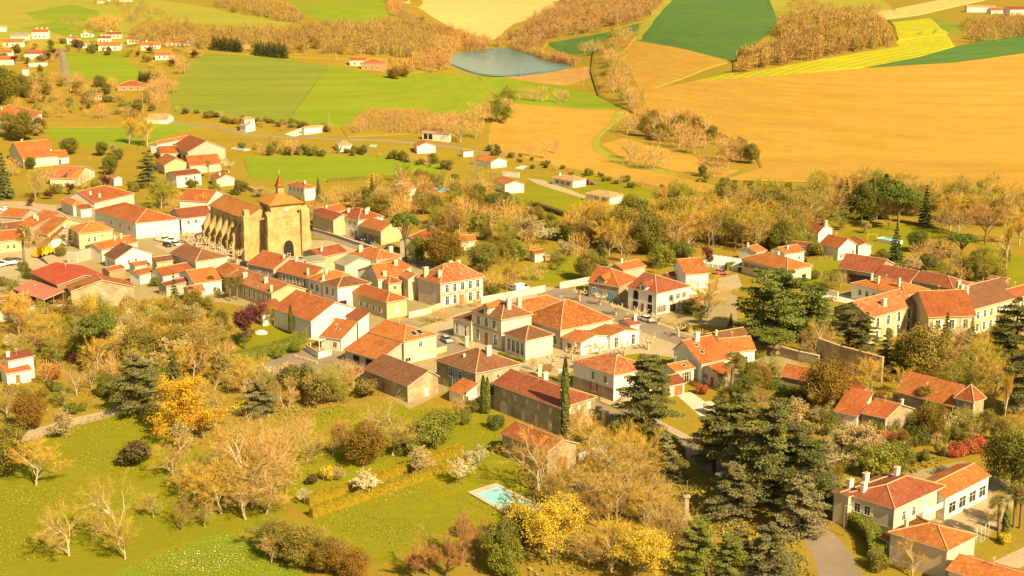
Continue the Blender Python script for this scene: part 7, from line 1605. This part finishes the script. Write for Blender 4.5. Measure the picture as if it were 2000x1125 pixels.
def tractor():
    root = empty('tractor', G(1150, 361), 'red tractor with front loader parked beside the bungalow', 'tractor'); root.rotation_euler = (0, 0, .1); q = MB(); q.box((.6, 0, 1.1), (2.2, .8, .8)); q.obj('body', PAINT['red'], root); q = MB(); q.box((-.8, 0, 1.9), (1.3, 1.3, 1.5)); q.obj('cab', GLASS, root)
    for sx, r_, sy in ((-.9, .85, .9), (-.9, .85, -.9), (1.3, .5, .75), (1.3, .5, -.75)): q = MB(); q.tube((sx, sy - .2, r_), (sx, sy + .2, r_), r_, r_, 14); q.obj('wheel', TYRE, root)
    q = MB(); q.tube((.4, .6, 1.3), (2.6, .6, 1.0), .08, .08, 4); q.tube((.4, -.6, 1.3), (2.6, -.6, 1.0), .08, .08, 4); q.box((2.8, 0, .8), (.5, 1.8, .6)); q.obj('loader', STEEL, root)
tractor()
def swing(label, px, py, hh=2.2, col=None):
    root = empty('swing_set', G(px, py), label, 'swing'); m_ = col or PAINT['yellow']; q = MB()
    for sx in (-1.6, 1.6):
        for sy in (-.9, .9): q.tube((sx, sy, 0), (sx, 0, hh), .06, .06, 5)
    q.tube((-1.6, 0, hh), (1.6, 0, hh), .06, .06, 5); q.obj('frame', m_, root); q = MB()
    for sx in (-.6, .6): q.tube((sx, -.2, hh), (sx, -.2, .6), .02, .02, 4); q.tube((sx, .2, hh), (sx, .2, .6), .02, .02, 4); q.box((sx, 0, .58), (.25, .5, .05))
    q.obj('seat', TIMBER, root)
swing('yellow swing set on the meadow beside the above ground pool', 1703, 470); swing('green swing set by the oval pool', 859, 361, 2.4, PAINT['green'])
def stake(label, px, py, group):
    root = empty('flag_pole', G(px, py), label, 'pole', group); q = MB(); q.tube((0, 0, -.2), (0, 0, 1.6), .05, .05, 6); q.obj('pole', plain('lime_paint', (.45, .6, .2), .5), root); q = MB(); q.tube((0, 0, 1.6), (0, 0, 3.0), .05, .05, 6); q.obj('pole_tip', WHITE, root)
for z_, (px_, py_) in enumerate(((1522, 890), (1556, 880), (1586, 862), (1611, 852))): stake(('leftmost', 'second from left', 'third from left', 'rightmost')[z_] + ' of four lime and white poles by the school yard', *x(px_, py_), 'lime and white poles')
BLD = stone('boulder_stone', (.5, .36, .2), (.38, .27, .16), 1.2)
for z_ in range(11):
    q = MB(); tt = z_ / 10; rr = random.Random(z_); c0 = G(578 + 40 * tt, 698 + 12 * tt); vv = []
    for k_ in range(9): an = 6.283 * k_ / 9; vv.append(Vector((math.cos(an) * rr.uniform(.4, .62), math.sin(an) * rr.uniform(.35, .55), 0)))
    q.prism(vv, -.1, [rr.uniform(.3, .4) for _ in vv]); q.prism([w_ * .7 for w_ in vv], .3, [rr.uniform(.5, .65) for _ in vv]); ob = q.obj('boulder', BLD); ob.location = c0; tag(ob, 'rough boulder in the row edging the grey car park', 'boulder', 'boulders edging the car park')
def cart():
    root = empty('hay_cart', G(*a(930, 975)), 'old wooden cart with big wheels on the lawn by the town hall wing', 'cart'); root.rotation_euler = (0, 0, -.3); q = MB(); q.box((0, 0, 1.0), (3.2, 1.5, .15)); q.box((0, .75, 1.3), (3.2, .06, .5)); q.box((0, -.75, 1.3), (3.2, .06, .5)); q.obj('bed', TIMBER, root)
    for sy in (-.9, .9): q = MB(); q.tube((.3, sy - .06, .75), (.3, sy + .06, .75), .75, .75, 14); q.obj('wheel', TIMBER, root)
    q = MB(); q.tube((1.6, .4, .9), (3.4, .3, .5), .06, .05, 5); q.tube((1.6, -.4, .9), (3.4, -.3, .5), .06, .05, 5); q.obj('shaft', TIMBER, root)
cart()
def pergola():
    c0 = G(*b(120, 985)); root = empty('pergola', c0, 'white pergola with slatted roof on the terrace', 'pergola'); a_ = heading(*b(100, 990), 20, -6); root.rotation_euler = (0, 0, a_); q = MB()
    for sx in (-2.2, 2.2):
        for sy in (-1.6, 1.6): q2 = MB(); q2.box((sx, sy, 1.3), (.14, .14, 2.6)); q2.obj('post', WHITE, root)
    for k_ in range(12): q.box((-2.4 + 4.8 * k_ / 11, 0, 2.65), (.2, 3.6, .08))
    q.box((0, -1.6, 2.55), (5, .12, .14)); q.box((0, 1.6, 2.55), (5, .12, .14)); q.obj('roof_slats', WHITE, root)
    t_ = empty('garden_table', c0 + Vector((-3.5, -1.5, 0)), 'small white garden table on the terrace', 'table'); q = MB(); q.tube((0, 0, .72), (0, 0, .76), .6, .6, 14); q.obj('top', WHITE, t_); q = MB(); q.tube((0, 0, 0), (0, 0, .72), .08, .08, 6); q.obj('leg', WHITE, t_)
pergola()
def gate_pier(label, px, py, hh, wd, group=None):
    root = empty('gate_pier', G(px, py), label, 'pier', group); q = MB(); q.box((0, 0, hh / 2), (wd, wd, hh + .2)); q.obj('shaft', WCREAM, root); q = MB(); q.box((0, 0, hh + .12), (wd * 1.3, wd * 1.3, .22)); q.obj('cap', FASC, root)
gate_pier('stone gate pier beside the silver car', *a(270, 760), 2.4, .8); gate_pier('stone gate pier on the road verge below the maroon roof', *h(482, 715), 3.0, .7); gate_pier('white gate pier left of the hay cart', *a(880, 1010), 2.6, .9); gate_pier('white gate pier right of the hay cart', *a(1048, 1050), 2.6, .9)
def table_set():
    root = empty('garden_shelter', G(1395, 812), 'long wooden shelter with pale curved cover on the gravel drive', 'shelter'); root.rotation_euler = (0, 0, heading(1395, 812, 10, 5)); q = MB()
    for k_ in range(6): an0, an1 = math.pi * k_ / 6, math.pi * (k_ + 1) / 6; q.poly([(-2.6, -math.cos(an0) * 1.2, 2 + math.sin(an0) * .5), (2.6, -math.cos(an0) * 1.2, 2 + math.sin(an0) * .5), (2.6, -math.cos(an1) * 1.2, 2 + math.sin(an1) * .5), (-2.6, -math.cos(an1) * 1.2, 2 + math.sin(an1) * .5)])
    q.obj('cover', WPINK, root)
    for sx in (-2.4, 2.4):
        for sy in (-1.1, 1.1): q = MB(); q.box((sx, sy, 1), (.1, .1, 2)); q.obj('post', TIMBER, root)
table_set()
def chalet():
    root = empty('covered_heap', G(510, 652), 'white tarpaulin covered heap on the garden lawn', 'cover'); q = MB(); vv = [Vector((math.cos(z_ * .628) * 1.6, math.sin(z_ * .628) * 1.1, 0)) for z_ in range(10)]; q.prism(vv, -.1, .5); q.prism([w_ * .6 for w_ in vv], .5, .9); q.obj('tarpaulin', WHITE, root)
chalet()

def turf(name, label, outlines, n_, size, m_, seed, hgt=.12):
    """loose tufts that roughen the lawns: one object"""
    P_ = []
    for q, (O_, k_) in enumerate(outlines):
        rr = np.random.RandomState(seed + q); g_ = ground_many([z_[0] for z_ in O_], [z_[1] for z_ in O_]); lo_, hi_ = g_.min(0), g_.max(0)
        c_ = rr.uniform(lo_[:2], hi_[:2], (k_ * 3, 2)); zc = c_[:, 1] * ct - (0 - HC) * st; px = CX + FPX * c_[:, 0] / zc; py = CY - FPX * (c_[:, 1] * st + (0 - HC) * ct) / zc
        ok = np.array([inside(O_, a_, b_) for a_, b_ in zip(px, py)])
        nz = np.sin(c_[:, 0] * .21 + 1.3 * np.sin(c_[:, 1] * .17)) + np.sin(c_[:, 1] * .33 + c_[:, 0] * .08) + rr.randn(len(c_)) * .8
        c_ = c_[ok & (nz > .35)][:k_]; P_.append(np.stack([c_[:, 0], c_[:, 1], .1 + rr.rand(len(c_)) * hgt], 1))
    P_ = np.concatenate(P_); me = quads_mesh(name, P_, size, m_, seed, None, 1.2, 1.0); tag(put(name, me), label, None, None, 'stuff')
LB = [(-40, 865), (150, 830), (320, 800), (340, 860), (350, 1000), (160, 1065), (-40, 1130)]; LCN = [(560, 850), (690, 775), (950, 805), (1010, 900), (1030, 980), (900, 1060), (720, 1100), (600, 1010), (520, 900)]; LD = [(180, 1140), (300, 1085), (420, 1042), (490, 1046), (560, 1100), (620, 1140)]
SCR = [(-40, 640), (330, 625), (470, 720), (760, 770), (560, 1000), (340, 1000), (340, 800), (60, 830), (-40, 840)]; SC2 = [(1010, 900), (1180, 830), (1330, 910), (1560, 1040), (1590, 1140), (900, 1140)]; SC3 = [(1560, 790), (1850, 810), (1900, 880), (1700, 960), (1480, 900), (1400, 780)]
turf('grass', 'dry and dark tufts of grass in the lawns', [(LB, 8000), (LCN, 8000), (LD, 3000)], 0, .2, leafmat('grass_tufts', (.26, .235, .022), (.16, .19, .014), 0, .25), 3)
turf('ground_cover', 'low weeds and dead stems under the trees', [(SCR, 9000), (SC2, 8000), (SC3, 5000)], 0, .42, leafmat('ground_cover', (.3, .22, .05), (.14, .15, .025), 0, .3), 9, .5)
turf('daisies', 'white daisies scattered over the lower lawns', [([(320, 1090), (420, 1050), (470, 1055), (480, 1100), (380, 1120)], 260), ([(690, 960), (800, 920), (820, 960), (700, 1010)], 80)], 0, .13, WHITE, 21)
